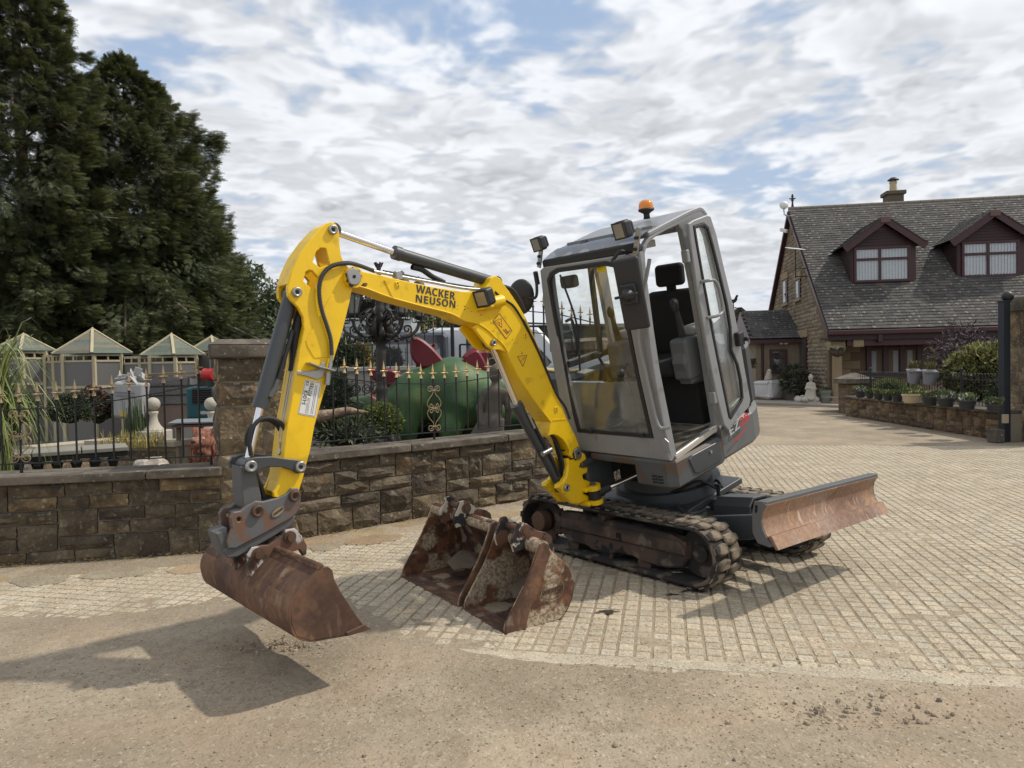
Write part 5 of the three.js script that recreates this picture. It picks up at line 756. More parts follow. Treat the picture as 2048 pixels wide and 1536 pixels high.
  const r = rng(8); for (let k = 0; k < 7; k++) { const x = -0.035 + 0.012 * k, j = () => (r() - 0.5) * 0.03; add('hose', new MB().tube([at(Z4([[560, 900]])[0], x).add(V(0, 0.02, j())), at(Z4([[600, 1000]])[0], x).add(V(0, j(), j())), at(Z4([[628, 1100]])[0], x).add(V(j(), j(), j())), at(Z4([[640, 1200]])[0], x).add(V(0, j(), j())), V(x - 0.02, sw.y + 0.02, sw.z - 0.12), V(x, sw.y + 0.05, -0.2)], 0.013, 7, 30), M.black, BM); }
  add('post_cover', new MB().rbox(0.11, 0.30, 0.06, 0, at(Z4([[600, 1080]])[0], 0).y, at(Z4([[640, 1080]])[0], 0).z - 0.03, 0.02), M.blackMat, BM);
})();
// ---------------------------------------------------------------- two loose digging buckets on the setts
function looseBucket(name, label, nearX, nearD, W, ang, seed, emblem, k = 1) {
  const t = thing(name, label, 'bucket', HV(nearX, nearD), ang, 'loose excavator buckets lying on the setts'); t.updateMatrixWorld(true);
  const REF = new THREE.Matrix4().makeRotationY(0.549).setPosition(-0.08, 0, -4.05), Z6b = zoomed(780, 980, 5.12);
  const tr = (pts, z) => Z6b(pts).map((px) => { const n = V(0, 0, 1).transformDirection(REF), q = onPlane(px[0], px[1], V(0, 0, z).applyMatrix4(REF), n).applyMatrix4(REF.clone().invert()); return [q.x * k, q.y * k + 0.004]; });
  const plate = tr([[1172, 1432], [1190, 1362], [1270, 1200], [1380, 980], [1450, 805], [1500, 655], [1532, 562], [1572, 540], [1620, 562], [1645, 625], [1690, 665], [1785, 742], [1852, 832], [1882, 950], [1872, 1080], [1832, 1200], [1772, 1300], [1730, 1332], [1560, 1382], [1390, 1424], [1240, 1472], [1182, 1482]], 0);
  const shell = smooth2(tr([[1545, 575], [1640, 625], [1690, 668], [1785, 742], [1852, 832], [1882, 950], [1872, 1080], [1832, 1200], [1772, 1300], [1700, 1342]], 0), 3).concat(tr([[1560, 1382], [1390, 1424], [1240, 1472], [1185, 1484]], 0));
  new MB([seed, seed * 2]).add(slab(sheet(shell, 0.012), W - 0.01, 0.001), M4([0, 0, -W / 2])).build('shell', M.mudIn, t);
  for (const z of [-0.008, -W + 0.008]) new MB([seed * 1.3, z]).add(slab(plate, 0.016, 0.003), M4([0, 0, z])).build('side_plate', M.mud, t);
  const strip = plate.slice(0, 10), inner = tr([[1640, 662], [1590, 800], [1560, 900], [1500, 1080], [1440, 1200], [1410, 1300], [1390, 1420]], 0);
  new MB([seed, 0.3]).add(slab(plate.slice(0, 9).concat(inner).concat(plate.slice(19)), 0.012, 0.003), M4([0, 0, 0.002])).build('side_cutter', M.rust, t);
  const lipA = plate[21], lipB = tr([[1330, 1442]], 0)[0]; new MB([seed, 0.7]).add(slab(sheet([[lipA[0] - 0.012, lipA[1] + 0.002], lipB], 0.02), W + 0.01, 0.003), M4([0, 0, -W / 2])).build('cutting_edge', M.rust, t);
  const tt = tr([[1560, 590]], 0)[0]; new MB([seed, 0.1]).cyl(V(tt[0] + 0.01, tt[1] - 0.01, -0.01), V(tt[0] + 0.01, tt[1] - 0.01, -W + 0.01), 0.045, 0.045, 16).build('top_beam', M.mud, t);
  const earZ = [-W / 2 + 0.10, -W / 2 - 0.10];
  const earN = tr([[1262, 642], [1240, 560], [1246, 500], [1290, 400], [1302, 352], [1350, 334], [1392, 350], [1500, 420], [1600, 442], [1642, 482], [1662, 560], [1674, 645], [1600, 700], [1500, 620], [1400, 600]], -0.155).map((p) => [p[0], p[1]]);
  const mudEar = S({ map: colorTex(512, 0.45, (u, v) => { let c = c3([0.020, 0.020, 0.021], [0.13, 0.065, 0.04], step(0.46, 0.58, F(u, v, 5, 891 + seed, 5))); return c3(c, [0.45, 0.40, 0.32], step(0.54, 0.60, F(u, v, 8, 895, 5))); }), roughness: 0.8, bumpMap: T.fine, bumpScale: 0.002 });
  for (const z of earZ) new MB([seed, z]).add(slab(earN, 0.028, 0.004), M4([0, 0, z])).build('hanger_ear', mudEar, t);
  for (const [px, r] of [[[1370, 420], 0.022], [[1592, 512], 0.022]]) { const q = tr([px], -0.155)[0]; new MB().cyl(V(q[0], q[1], earZ[0] + 0.03), V(q[0], q[1], earZ[1] - 0.03), r, r, 16).cyl(V(q[0], q[1], earZ[0] + 0.012), V(q[0], q[1], earZ[0] + 0.022), 0.036, 0.036, 18).build('bucket_pin', M.pinRust, t); }
  const r = rng(seed * 100 + 3); for (let i = 0; i < 3; i++) { const q = tr([[1240 + i * 6, 620 + i * 20]], 0)[0]; void q; r(); }
  // clay left inside
  const cl = new THREE.SphereGeometry(1, 26, 16), p = cl.attributes.position; for (let i = 0; i < p.count; i++) { const n = 0.75 + 0.5 * n3(p.getX(i) * 2.2 + seed, p.getY(i) * 2.2, p.getZ(i) * 2.2, 7); p.setXYZ(i, p.getX(i) * n, p.getY(i) * n, p.getZ(i) * n); } cl.computeVertexNormals();
  new MB([seed, 1]).add(cl, M4([0.34 * k, 0.13, -W * 0.62], [0, 0.3, 0.5], [0.09, 0.02, W * 0.16])).build('clay_lump', S({ color: rgb(0.13, 0.10, 0.072), map: T.grain, roughness: 1, bumpMap: T.stoneBump, bumpScale: 0.03 }), t);
  if (emblem) {
    const c = tr([[1660, 1030]], 0)[0], b = new THREE.Group(); b.name = 'badge'; t.add(b); b.position.set(c[0], c[1], 0.002); b.rotation.z = 0.12;
    const weld = S({ color: rgb(0.20, 0.145, 0.095), roughness: 0.9 });
    put('badge_rim', new MB().torus(1, 0.035, 0, 0, 0, 0, 0, 0, 30).add(new THREE.TorusGeometry(1, 0.02, 6, 16, 2.1), M4([0, -0.25, 0], [0, 0, 0.5])).add(new THREE.TorusGeometry(1, 0.02, 6, 16, 2.1), M4([0, 0.25, 0], [0, 0, Math.PI + 0.5])).geo(), weld, b).scale.set(0.082 * k, 0.066 * k, 0.08);
    const g = textGeo('STRICKLAND', 0.026, 0.005), w = g.boundingBox.max.x - g.boundingBox.min.x; g.translate(-w / 2 - g.boundingBox.min.x, -0.012, 0); g.scale(0.142 / w * k, 1, 1); put('badge_lettering', g, S({ color: rgb(0.10, 0.065, 0.042), roughness: 0.9 }), b);
  }
  return t;
}
looseBucket('digging_bucket', 'narrow mud caked bucket with an oval badge, nearest the camera', -0.08, 4.05, 0.51, 0.549, 1, true);
looseBucket('digging_bucket', 'wider rusty bucket standing behind the narrow muddy one', -0.38, 4.52, 0.84, 0.60, 2, false, 1.04);
// ---------------------------------------------------------------- helpers for bodies and plants
function sweep(pts, radii, n = 12, flat = 1) {          // smooth body through points with changing radius
  const c = new THREE.CatmullRomCurve3(pts, false, 'centripetal'), N = pts.length * 6, fr = c.computeFrenetFrames(N, false), pos = [], idx = [];
  for (let k = 0; k <= N; k++) { const t = k / N, u = t * (radii.length - 1), i = Math.min(radii.length - 2, Math.floor(u)), rr = mix(radii[i], radii[i + 1], sm(u - i)), p = c.getPoint(t); for (let j = 0; j < n; j++) { const a = j / n * 6.2832, q = p.clone().addScaledVector(fr.normals[k], Math.cos(a) * rr * flat).addScaledVector(fr.binormals[k], Math.sin(a) * rr); pos.push(q.x, q.y, q.z); } }
  for (let k = 0; k < N; k++) for (let j = 0; j < n; j++) { const a = k * n + j, b = k * n + (j + 1) % n; idx.push(a, b, a + n, b, b + n, a + n); }
  const c0 = pos.length / 3; for (const p of [pts[0], pts[pts.length - 1]]) pos.push(p.x, p.y, p.z); for (let j = 0; j < n; j++) { idx.push(c0, (j + 1) % n, j, c0 + 1, N * n + j, N * n + (j + 1) % n); }
  const g = new THREE.BufferGeometry(); g.setAttribute('position', new THREE.Float32BufferAttribute(pos, 3)); g.setIndex(idx); g.computeVertexNormals(); return g;
}
function blob(caps, cell, k = 0.03) {                    // one skin over tapered capsules [[ax,ay,az,ar, bx,by,bz,br], ...]
  const lo = [1e9, 1e9, 1e9], hi = [-1e9, -1e9, -1e9]; for (const c of caps) for (let i = 0; i < 3; i++) { lo[i] = Math.min(lo[i], c[i] - c[3], c[4 + i] - c[7]); hi[i] = Math.max(hi[i], c[i] + c[3], c[4 + i] + c[7]); }
  const half = Math.max(hi[0] - lo[0], hi[1] - lo[1], hi[2] - lo[2]) / 2 + 4 * cell, ce = lo.map((v, i) => (v + hi[i]) / 2), res = Math.ceil(2 * half / cell);
  const mc = new MarchingCubes(res, new THREE.MeshBasicMaterial(), false, false, 160000), f = mc.field; mc.isolation = 0;
  for (let z = 0; z < res; z++) for (let y = 0; y < res; y++) for (let x = 0; x < res; x++) {
    const px = ce[0] + (x - res / 2) / (res / 2) * half, py = ce[1] + (y - res / 2) / (res / 2) * half, pz = ce[2] + (z - res / 2) / (res / 2) * half; let d = 1e9;
    for (const c of caps) { const bx = c[4] - c[0], by = c[5] - c[1], bz = c[6] - c[2], l = bx * bx + by * by + bz * bz || 1e-9, t = clamp(((px - c[0]) * bx + (py - c[1]) * by + (pz - c[2]) * bz) / l); const e = Math.hypot(px - c[0] - bx * t, py - c[1] - by * t, pz - c[2] - bz * t) - mix(c[3], c[7], t); const h = clamp(0.5 + 0.5 * (d - e) / k); d = d > 1e8 ? e : mix(d, e, h) - k * h * (1 - h); }
    f[x + y * res + z * res * res] = -d;
  }
  mc.update(); const n = mc.count, P0 = mc.positionArray.slice(0, n * 3), N0 = mc.normalArray.slice(0, n * 3); for (let i = 0; i < n; i++) for (let j = 0; j < 3; j++) P0[i * 3 + j] = P0[i * 3 + j] * half + ce[j];
  const g = new THREE.BufferGeometry(); g.setAttribute('position', new THREE.BufferAttribute(P0, 3)); g.setAttribute('normal', new THREE.BufferAttribute(N0, 3)); return g;
}
const leafGeo = (l, w, bend = 0.15) => { const g = new THREE.BufferGeometry(); g.setAttribute('position', new THREE.Float32BufferAttribute([0, 0, 0, w / 2, bend * l * 0.3, l * 0.45, -w / 2, bend * l * 0.3, l * 0.45, 0, 0, l], 3)); g.setIndex([0, 1, 2, 1, 3, 2]); g.computeVertexNormals(); return g; };
function scatter(name, parent, geo, mat, list, colors) {  // list: [position, direction, size, roll]; one InstancedMesh = one crown
  const m = new THREE.InstancedMesh(geo, mat, list.length), mt = new THREE.Matrix4(), q = new THREE.Quaternion(), q2 = new THREE.Quaternion(), z = V(0, 0, 1), c = new THREE.Color();
  list.forEach(([p, d, s, roll, col], i) => { q.setFromUnitVectors(z, d); q2.setFromAxisAngle(z, roll); q.multiply(q2); mt.compose(p, q, typeof s === 'number' ? V(s, s, s) : s); m.setMatrixAt(i, mt); m.setColorAt(i, c.setRGB(...(col || [1, 1, 1]))); });
  m.name = name; m.castShadow = m.receiveShadow = true; kind(m, 'stuff'); parent.add(m); return m;
}
const rdir = (r) => { const z = r() * 2 - 1, a = r() * 6.2832, s = Math.sqrt(1 - z * z); return V(s * Math.cos(a), z, s * Math.sin(a)); };
function bush(name, label, category, pos, rx, ry, rz, N, size, mat, tints, seed, o = {}) {   // clipped or loose bush of leaves
  const t = thing(name, label, category, pos, 0, o.group), r = rng(seed), L = [], g = leafGeo(1, o.lw || 0.5);
  for (let i = 0; i < N; i++) { const d = rdir(r); if (d.y < (o.low ?? -0.6)) d.y *= -1; const nn = 0.86 + (o.rough ?? 0.16) * (n3(d.x * 3.1 + seed, d.y * 3.1, d.z * 3.1, seed) * 2 - 0.8), k = nn * Math.pow(o.inner ? 0.35 + 0.65 * r() : 0.80 + 0.2 * r(), 0.6), p = V(d.x * rx * k, ry + d.y * ry * k, d.z * rz * k), c = tints[Math.floor(r() * tints.length)], b = 0.7 + 0.5 * r(); L.push([p, d.clone().add(rdir(r).multiplyScalar(0.9)).add(V(0, o.lift ?? 0.2, 0)).normalize(), size * (0.6 + 0.8 * r()), r() * 6.3, c.map((v) => v * b)]); }
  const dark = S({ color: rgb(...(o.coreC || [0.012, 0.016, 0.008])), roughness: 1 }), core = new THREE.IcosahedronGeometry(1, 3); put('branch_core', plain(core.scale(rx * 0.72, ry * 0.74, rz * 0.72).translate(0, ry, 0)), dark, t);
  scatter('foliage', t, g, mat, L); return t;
}
const LEAF = leafMat(1, 1, 1, 0.25);
// ---------------------------------------------------------------- the stone house on the right
const plane = (mw, px, axis, at) => { const n = V(axis === 'x' ? 1 : 0, axis === 'y' ? 1 : 0, axis === 'z' ? 1 : 0), p0 = n.clone().multiplyScalar(at).applyMatrix4(mw); n.transformDirection(mw); return onPlane(px[0], px[1], p0, n).applyMatrix4(mw.clone().invert()); };
const HC = A(1660, 655, 24), HY = HC.y;
const HOUSE = thing('stone_house', 'stone house with tiled roof and two maroon dormer windows', 'house', [HC.x, 0, HC.z], -0.159); HOUSE.updateMatrixWorld(true);
const HM = HOUSE.matrixWorld.clone(), hp = (x, y, axis, at) => plane(HM, [x, y], axis, at);
(function house() {
  const ridge = hp(1580, 418, 'x', 0), RZ = ridge.z, RYY = ridge.y, slope = Math.atan2(RYY - HY, -RZ), len = Math.hypot(RYY - HY, RZ), L = 15;
  const back = { z: RZ - 4.2, y: RYY - 4.2 * Math.tan(slope) };
  const r = rng(61);
  // roof: tiles laid in courses, the nearest ones single
  const roof = new MB().add(slab([[0.12, HY - 0.10], [RZ, RYY - 0.10], [back.z, back.y - 0.1], [back.z, back.y - 0.25], [RZ, RYY - 0.28], [0.12, HY - 0.28]], L, 0).applyMatrix4(SIDE).translate(L / 2 - 0.12, 0, 0)).build('roof', M.maroon, HOUSE);
  const tints = [[1, 1, 1], [0.86, 0.85, 0.84], [1.06, 1.04, 1.0], [0.93, 0.91, 0.89], [1.14, 1.10, 1.05]].map((c) => { const m = M.tile.clone(); m.color.setRGB(...c); return m; });
  const rows = Math.round(len / 0.158), tw = 0.275, dz = Math.cos(slope), dy = Math.sin(slope), slots = [[], [], [], [], []], tg = [0, 1, 2].map((k) => boxUV(plain(new THREE.BoxGeometry(tw - 0.008, 0.030, 0.25)), [k * 1.3, k * 0.7]));
  let singles = 0; const D1 = { x0: 1690, x1: 1850 };
  const halfTile = boxUV(plain(new THREE.BoxGeometry(tw / 2 - 0.008, 0.030, 0.25)));
  for (let j = 0; j < rows; j++) for (let i = (j % 2 ? -1 : 0); i < Math.floor(L / tw); i++) {
    if (i < 0) { const s = (j + 0.5) * len / rows, q = halfTile.clone(); q.applyMatrix4(M4([-0.08 + tw / 4, HY - 0.06 + dy * s + 0.012, -dz * s + 0.10], [slope - 0.10, 0, 0])); slots[0].push(q); continue; }
    const s = (j + 0.5) * len / rows, x = -0.08 + (i + 0.5 + (j % 2) * 0.5) * tw, m = M4([x, HY - 0.06 + dy * s + 0.012 + (r() - 0.5) * 0.006, -dz * s + 0.10], [slope - 0.10 + (r() - 0.5) * 0.02, (r() - 0.5) * 0.02, (r() - 0.5) * 0.02]), k = Math.floor(r() * 5), g = tg[Math.floor(r() * 3)];
    if (j < 8 && i < 36 && singles < 288) { put('roof_tile', g, tints[k], roof).applyMatrix4(m); singles++; } else { const q = g.clone(); q.applyMatrix4(m); slots[k].push(q); }
  }
  slots.forEach((s, k) => kind(put('tile_courses', mergeGeometries(s), tints[k], roof), 'stuff'));
  for (let x = 0; x < L; x += 0.46) put('ridge_tile', boxUV(plain(new THREE.CylinderGeometry(0.13, 0.13, 0.445, 10, 1, false, -Math.PI / 2 - 0.3, Math.PI + 0.6)), [x, 0]), M.ridge, roof).applyMatrix4(M4([x + 0.15, RYY - 0.05, RZ], [0, 0, Math.PI / 2]));
  // gable wall of coursed stone
  const gable = [[-0.35, 0], [-0.35, HY - 0.4], [RZ, RYY - 0.28], [back.z + 0.2, back.y - 0.2], [back.z + 0.2, 0]];
  new MB().add(slab(gable, 0.3, 0).applyMatrix4(SIDE).translate(0.20, 0, 0)).build('wall', S({ color: rgb(0.15, 0.115, 0.075), map: T.grain, roughness: 1 }), HOUSE);
  const inG = (z, y) => y < (z > RZ ? HY - 0.4 + (-0.35 - z) / (-0.35 - RZ) * (RYY - HY + 0.12) : RYY - 0.28 - (RZ - z) * Math.tan(slope)) - 0.12 && z < -0.42;
  const stn = [[], [], []], hst = [[0.25, 0.20, 0.14], [0.20, 0.16, 0.115], [0.29, 0.235, 0.165]].map((c) => S({ color: rgb(...c), map: T.grain, roughness: 1, bumpMap: T.stoneBump, bumpScale: 0.02 }));
  for (let y = 0.08, c = 0; y < RYY; c++) { const h = 0.13 + 0.04 * r(); let z = -0.40 - (c % 2) * 0.15; while (z > back.z + 0.4) { const w = 0.24 + 0.3 * r(); if (inG(z - w, y + h) && inG(z, y + h)) { const g = rockFace(w - 0.012, h - 0.012, 0.03, r, 0.035); g.applyMatrix4(M4([0.045, y + h / 2, z - w / 2], [0, -Math.PI / 2, 0])); stn[Math.floor(r() * 3)].push(g); } z -= w; } y += h; }
  stn.forEach((s, k) => kind(put('gable_stonework', mergeGeometries(s), hst[k], HOUSE), 'stuff'));
  // verge boards
  new MB().bar(V(-0.03, HY - 0.10, 0.08), V(-0.03, RYY - 0.06, RZ), 0.12, 0.06).build('verge', S({ color: rgb(0.10, 0.085, 0.07), roughness: 0.9 }), HOUSE); new MB().bar(V(-0.03, RYY - 0.06, RZ), V(-0.03, back.y - 0.1, back.z), 0.12, 0.06).build('verge', S({ color: rgb(0.10, 0.085, 0.07), roughness: 0.9 }), HOUSE);
  const slit = (x0, y0, x1, y1, name) => { const a = hp(x0, y0, 'x', 0.02), b = hp(x1, y1, 'x', 0.02); const w = put(name, new MB().box(0.06, Math.abs(a.y - b.y), Math.abs(a.z - b.z), 0.01, (a.y + b.y) / 2, (a.z + b.z) / 2).geo(), M.maroon, HOUSE); put('pane', new MB().box(0.02, Math.abs(a.y - b.y) * 0.86, Math.abs(a.z - b.z) * 0.55, -0.03, (a.y + b.y) / 2, (a.z + b.z) / 2).geo(), M.windowPane, w); put('lintel', new MB().rbox(0.10, 0.3, Math.abs(a.z - b.z) + 0.4, 0.0, Math.max(a.y, b.y) + 0.16, (a.z + b.z) / 2, 0.02).geo(), M.ashlar, w); put('sill', new MB().rbox(0.14, 0.1, Math.abs(a.z - b.z) + 0.3, -0.02, Math.min(a.y, b.y) - 0.06, (a.z + b.z) / 2, 0.02).geo(), M.ashlar, w); };
  slit(1567, 562, 1576, 606, 'window'); slit(1593, 562, 1602, 596, 'window'); slit(1599, 677, 1615, 740, 'window');
  // recessed front wall of sawn blocks, window, eaves beam, column
  const WZ = -1.3; new MB().box(L - 0.4, HY - 0.25, 0.25, L / 2 + 0.25, (HY - 0.25) / 2, WZ - 0.14).build('wall', S({ color: rgb(0.16, 0.12, 0.08), roughness: 1 }), HOUSE);
  const ash = [[0.30, 0.225, 0.145], [0.26, 0.19, 0.12], [0.33, 0.25, 0.165]].map((c) => S({ color: rgb(...c), map: T.grain, roughness: 1, bumpMap: T.fine, bumpScale: 0.006 }));
  const wa = hp(1733, 668, 'z', WZ), wb = hp(1842, 749, 'z', WZ), blk = [0, 1, 2].map((k) => boxUV(plain(new RoundedBoxGeometry(0.60 + k * 0.1, 0.288, 0.03, 1, 0.008)), [k, k * 2]));
  let nb = 0; for (let j = 0; j < Math.floor((HY - 0.3) / 0.3); j++) for (let x = 0.1 + (j % 2) * 0.32; x < 10; x += 0.712 * (0.9)) { const y = 0.15 + j * 0.3; if (x + 0.6 > wa.x && x < wb.x && y > wb.y - 0.2 && y < wa.y + 0.15) continue; if (nb < 110) { const m = put('ashlar_block', blk[0], ash[Math.floor(r() * 3)], HOUSE); m.position.set(x + 0.3, y, WZ + 0.004 + r() * 0.003); nb++; } }
  // window of three lights, each with a small light over it
  const w = new MB().rbox(wb.x - wa.x, 0.12, 0.12, (wa.x + wb.x) / 2, wa.y - 0.06, WZ, 0.01).rbox(wb.x - wa.x + 0.3, 0.13, 0.26, (wa.x + wb.x) / 2, wb.y + 0.0, WZ + 0.06, 0.01).rbox(wb.x - wa.x, 0.10, 0.10, (wa.x + wb.x) / 2, wa.y - 0.52, WZ, 0.01), cw = (wb.x - wa.x) / 3;
  for (let k = 0; k < 4; k++) w.rbox(0.17, wa.y - wb.y, 0.13, wa.x + 0.06 + k * (wb.x - wa.x - 0.12) / 3, (wa.y + wb.y) / 2, WZ, 0.01);
  const wn = w.build('window', M.maroon, HOUSE); for (let k = 0; k < 3; k++) { put('pane', new MB().box(cw - 0.12, wa.y - wb.y - 0.60, 0.012, wa.x + cw * (k + 0.5), (wb.y + wa.y - 0.52) / 2, WZ - 0.03).geo(), M.windowPane, wn); put('pane', new MB().box(cw - 0.12, 0.34, 0.012, wa.x + cw * (k + 0.5), wa.y - 0.30, WZ - 0.03).geo(), M.windowPane, wn); put('curtain', new MB().box(cw * 0.28, wa.y - wb.y - 0.7, 0.02, wa.x + cw * (k + (k === 1 ? 0.62 : 0.4)), (wb.y + wa.y - 0.52) / 2, WZ - 0.018).geo(), S({ color: rgb(0.30, 0.32, 0.34), roughness: 0.7 }), wn); }
  new MB().box(L + 0.1, 0.34, 0.05, L / 2 - 0.05, HY - 0.27, 0.05).build('fascia', M.maroonBoard, HOUSE); new MB().rbox(L, 0.16, 0.10, L / 2 - 0.1, HY - 0.19, 0.14, 0.03).build('gutter', M.maroon, HOUSE); new MB().box(L, 0.05, 1.4, L / 2, HY - 0.36, -0.62).build('soffit', M.maroonBoard, HOUSE); new MB().rbox(L - 0.5, 0.30, 0.16, L / 2 + 0.3, HY - 0.50, -0.12, 0.02).build('eaves_beam', M.maroon, HOUSE);
  new MB().rbox(0.14, 0.34, 0.14, 1.55, HY - 0.36, 0.06, 0.02).build('downpipe_box', M.maroon, HOUSE);
  const ca = hp(1675, 806, 'z', -0.12), colH = HY - 0.62; new MB().lathe([[0.0, 0], [0.24, 0], [0.24, 0.12], [0.20, 0.16], [0.21, 0.24], [0.175, 0.30], [0.165, 0.6], [0.15, colH - 0.35], [0.17, colH - 0.30], [0.165, colH - 0.24], [0.22, colH - 0.10], [0.22, colH], [0, colH]], ca.x, 0, -0.12, 26).rbox(0.56, 0.14, 0.56, ca.x, 0.07, -0.12, 0.02).build('column', M.ashlar, HOUSE);
  new MB().rbox(0.5, 0.3, 0.5, 0.28, HY - 0.62, -0.35, 0.03).rbox(0.34, 0.26, 0.4, 0.9, HY - 0.55, -0.16, 0.03).build('corbel', M.ashlar, HOUSE);
  // dormers
  const dormer = (b, apex, lf, rf, win, base) => {
    // front plane where its foot meets the roof
    let z0 = -1; for (let k = 0; k < 60; k++) { const q = hp(base[0], base[1], 'z', z0); const zr = -(q.y - HY) / Math.tan(slope); z0 += (zr - z0) * 0.5; }
    const f = (x, y) => hp(x, y, 'z', z0), ap = f(...apex), l = f(...lf), rr = f(...rf), bt = f(...base), wl = f(win[0], win[1]), wr = f(win[2], win[3]);
    const cx = ap.x, hw = (rr.x - l.x) / 2, ey = (l.y + rr.y) / 2, by = bt.y, fw = hw - 0.30, zb = (y) => -(y - HY) / Math.tan(slope);
    const t = new MB(); t.add(slab([[cx - fw, by - 0.25], [cx + fw, by - 0.25], [cx + fw, ey + 0.1], [cx, ap.y - 0.1], [cx - fw, ey + 0.1]], 0.08, 0), M4([0, 0, z0 - 0.02]));
    t.add(slab([[z0, by - 0.2], [z0, ey + 0.1], [zb(ey + 0.1) - 0.1, ey + 0.1]], 0.06, 0).applyMatrix4(SIDE).translate(cx - fw, 0, 0)).add(slab([[z0, by - 0.2], [z0, ey + 0.1], [zb(ey + 0.1) - 0.1, ey + 0.1]], 0.06, 0).applyMatrix4(SIDE).translate(cx + fw, 0, 0));
    const d = t.build('dormer', M.maroon, HOUSE);
    const bds = []; for (let y = by; y < ap.y - 0.35; y += 0.105) { const half = y > ey + 0.05 ? Math.max(0.1, fw * (ap.y - y) / (ap.y - ey) - 0.06) : fw - 0.02; if (y > wl.y - 0.05 || y < wr.y) put('board', new MB().rbox(2 * half, 0.095, 0.02, cx, y + 0.05, z0 + 0.028, 0.004, -0.08).geo(), M.maroonBoard, d); }
    for (const s of [-1, 1]) for (let y = by; y < ey; y += 0.11) put('board', new MB().box(0.02, 0.10, (z0 - zb(y + 0.1)), cx + s * (fw + 0.035), y + 0.05, (z0 + zb(y + 0.1)) / 2, 0, 0, s * 0.08).geo(), M.maroonBoard, d);
    for (const s of [-1, 1]) { const foot = V(cx + s * hw, ey - 0.02, z0 + 0.26), top = V(cx, ap.y, z0 + 0.26); put('barge_board', new MB().bar(foot, top, 0.24, 0.04, V(0, 1, 0)).geo(), M.maroon, d);
      const lenS = Math.hypot(hw, ap.y - ey), n = Math.round(lenS / 0.19), a = Math.atan2(ap.y - ey, hw), tl = []; for (let j = 0; j < n; j++) { const u = (j + 0.5) / n, x = cx + s * hw * (1 - u), y = ey + (ap.y - ey) * u + 0.13, zz = zb(y) - 0.1; for (let z = z0 + 0.30; z > zz; z -= 0.28) tl.push(new THREE.BoxGeometry(0.24, 0.022, 0.27).applyMatrix4(M4([x, y + (r() - 0.5) * 0.008, z - 0.13], [(r() - 0.5) * 0.02, 0, -s * (a - 0.12)]))); } kind(put('dormer_tiles', boxUV(plain(mergeGeometries(tl))), tints[s < 0 ? 1 : 3], d), 'stuff');
      put('lead_valley', new MB().bar(V(cx + s * (hw + 0.12), ey + 0.02, zb(ey + 0.02) + 0.12), V(cx + s * 0.1, ap.y + 0.05, zb(ap.y) + 0.05), 0.02, 0.16, V(0, 1, 0)).geo(), M.lead, d); }
    put('apex_cap', new MB().rbox(0.34, 0.26, 0.10, cx, ap.y - 0.02, z0 + 0.28, 0.06).geo(), S({ color: rgb(0.14, 0.085, 0.08), roughness: 0.7 }), d);
    put('lead_apron', new MB().rbox(2 * fw + 0.4, 0.03, 0.34, cx, by - 0.09, z0 + 0.12, 0.01, slope).geo(), M.lead, d);
    // window frame, panes, vertical blinds
    const X0 = wl.x, X1 = wr.x, Y1 = wl.y, Y0 = wr.y, xm = X0 + (X1 - X0) * 0.46, fr = new MB(), F1 = 0.085;
    fr.rbox(X1 - X0, F1, 0.08, (X0 + X1) / 2, Y1, z0 + 0.06, 0.008).rbox(X1 - X0, F1, 0.10, (X0 + X1) / 2, Y0, z0 + 0.06, 0.008); for (const x of [X0, xm, X1]) fr.rbox(F1, Y1 - Y0 + F1, 0.08, x, (Y0 + Y1) / 2, z0 + 0.062, 0.008);
    const t1 = Y1 - (Y1 - Y0) * 0.34; fr.rbox(X1 - X0, 0.085, 0.075, (X0 + X1) / 2, t1, z0 + 0.064, 0.008);
    const wd = put('window_frame', fr.geo(), M.maroon, d);
    for (const [a, c] of [[X0, xm], [xm, X1]]) for (const [e, g] of [[Y0, t1], [t1, Y1]]) { put('pane', new MB().box(c - a - F1, g - e - F1, 0.008, (a + c) / 2, (e + g) / 2, z0 + 0.05).geo(), M.pane, d); }
    for (let x = X0 + 0.09; x < X1 - 0.06; x += 0.10) put('blind_slat', new MB().box(0.085, Y1 - Y0 - 0.1, 0.006, x, (Y0 + Y1) / 2, z0 + 0.032, 0, 0.25 * (r() - 0.3), 0).geo(), M.blind, d);
  };
  dormer(0, [1765, 441], [1688, 503], [1850, 490], [1709, 498, 1817, 560], [1765, 567]);
  dormer(1, [1982, 428], [1897, 492], [2068, 478], [1924, 487, 2034, 550], [1982, 553]);
  // chimney
  const cz = RZ - 0.55, c0 = hp(1767, 405, 'z', cz), c1 = hp(1806, 386, 'z', cz), cxm = (c0.x + c1.x) / 2; const ch = new MB().rbox(0.62, 0.9, 0.6, cxm, c1.y - 0.52, cz, 0.02).rbox(0.78, 0.16, 0.74, cxm, c1.y - 0.02, cz, 0.03).build('chimney', S({ color: rgb(0.14, 0.115, 0.09), map: T.grain, roughness: 1 }), roof); put('chimney_pot', new MB().lathe([[0, 0.42], [0.15, 0.42], [0.15, 0.36], [0.13, 0.34], [0.15, 0]], cxm, c1.y + 0.05, cz, 18).geo(), M.potCream, roof); put('cowl', new MB().lathe([[0, 0.16], [0.10, 0.15], [0.22, 0.06], [0.22, 0.04], [0.0, 0.04]], cxm, c1.y + 0.50, cz, 18).cyl(V(cxm - 0.1, c1.y + 0.42, cz), V(cxm - 0.1, c1.y + 0.56, cz), 0.015).cyl(V(cxm + 0.1, c1.y + 0.42, cz), V(cxm + 0.1, c1.y + 0.56, cz), 0.015).geo(), M.iron, roof);
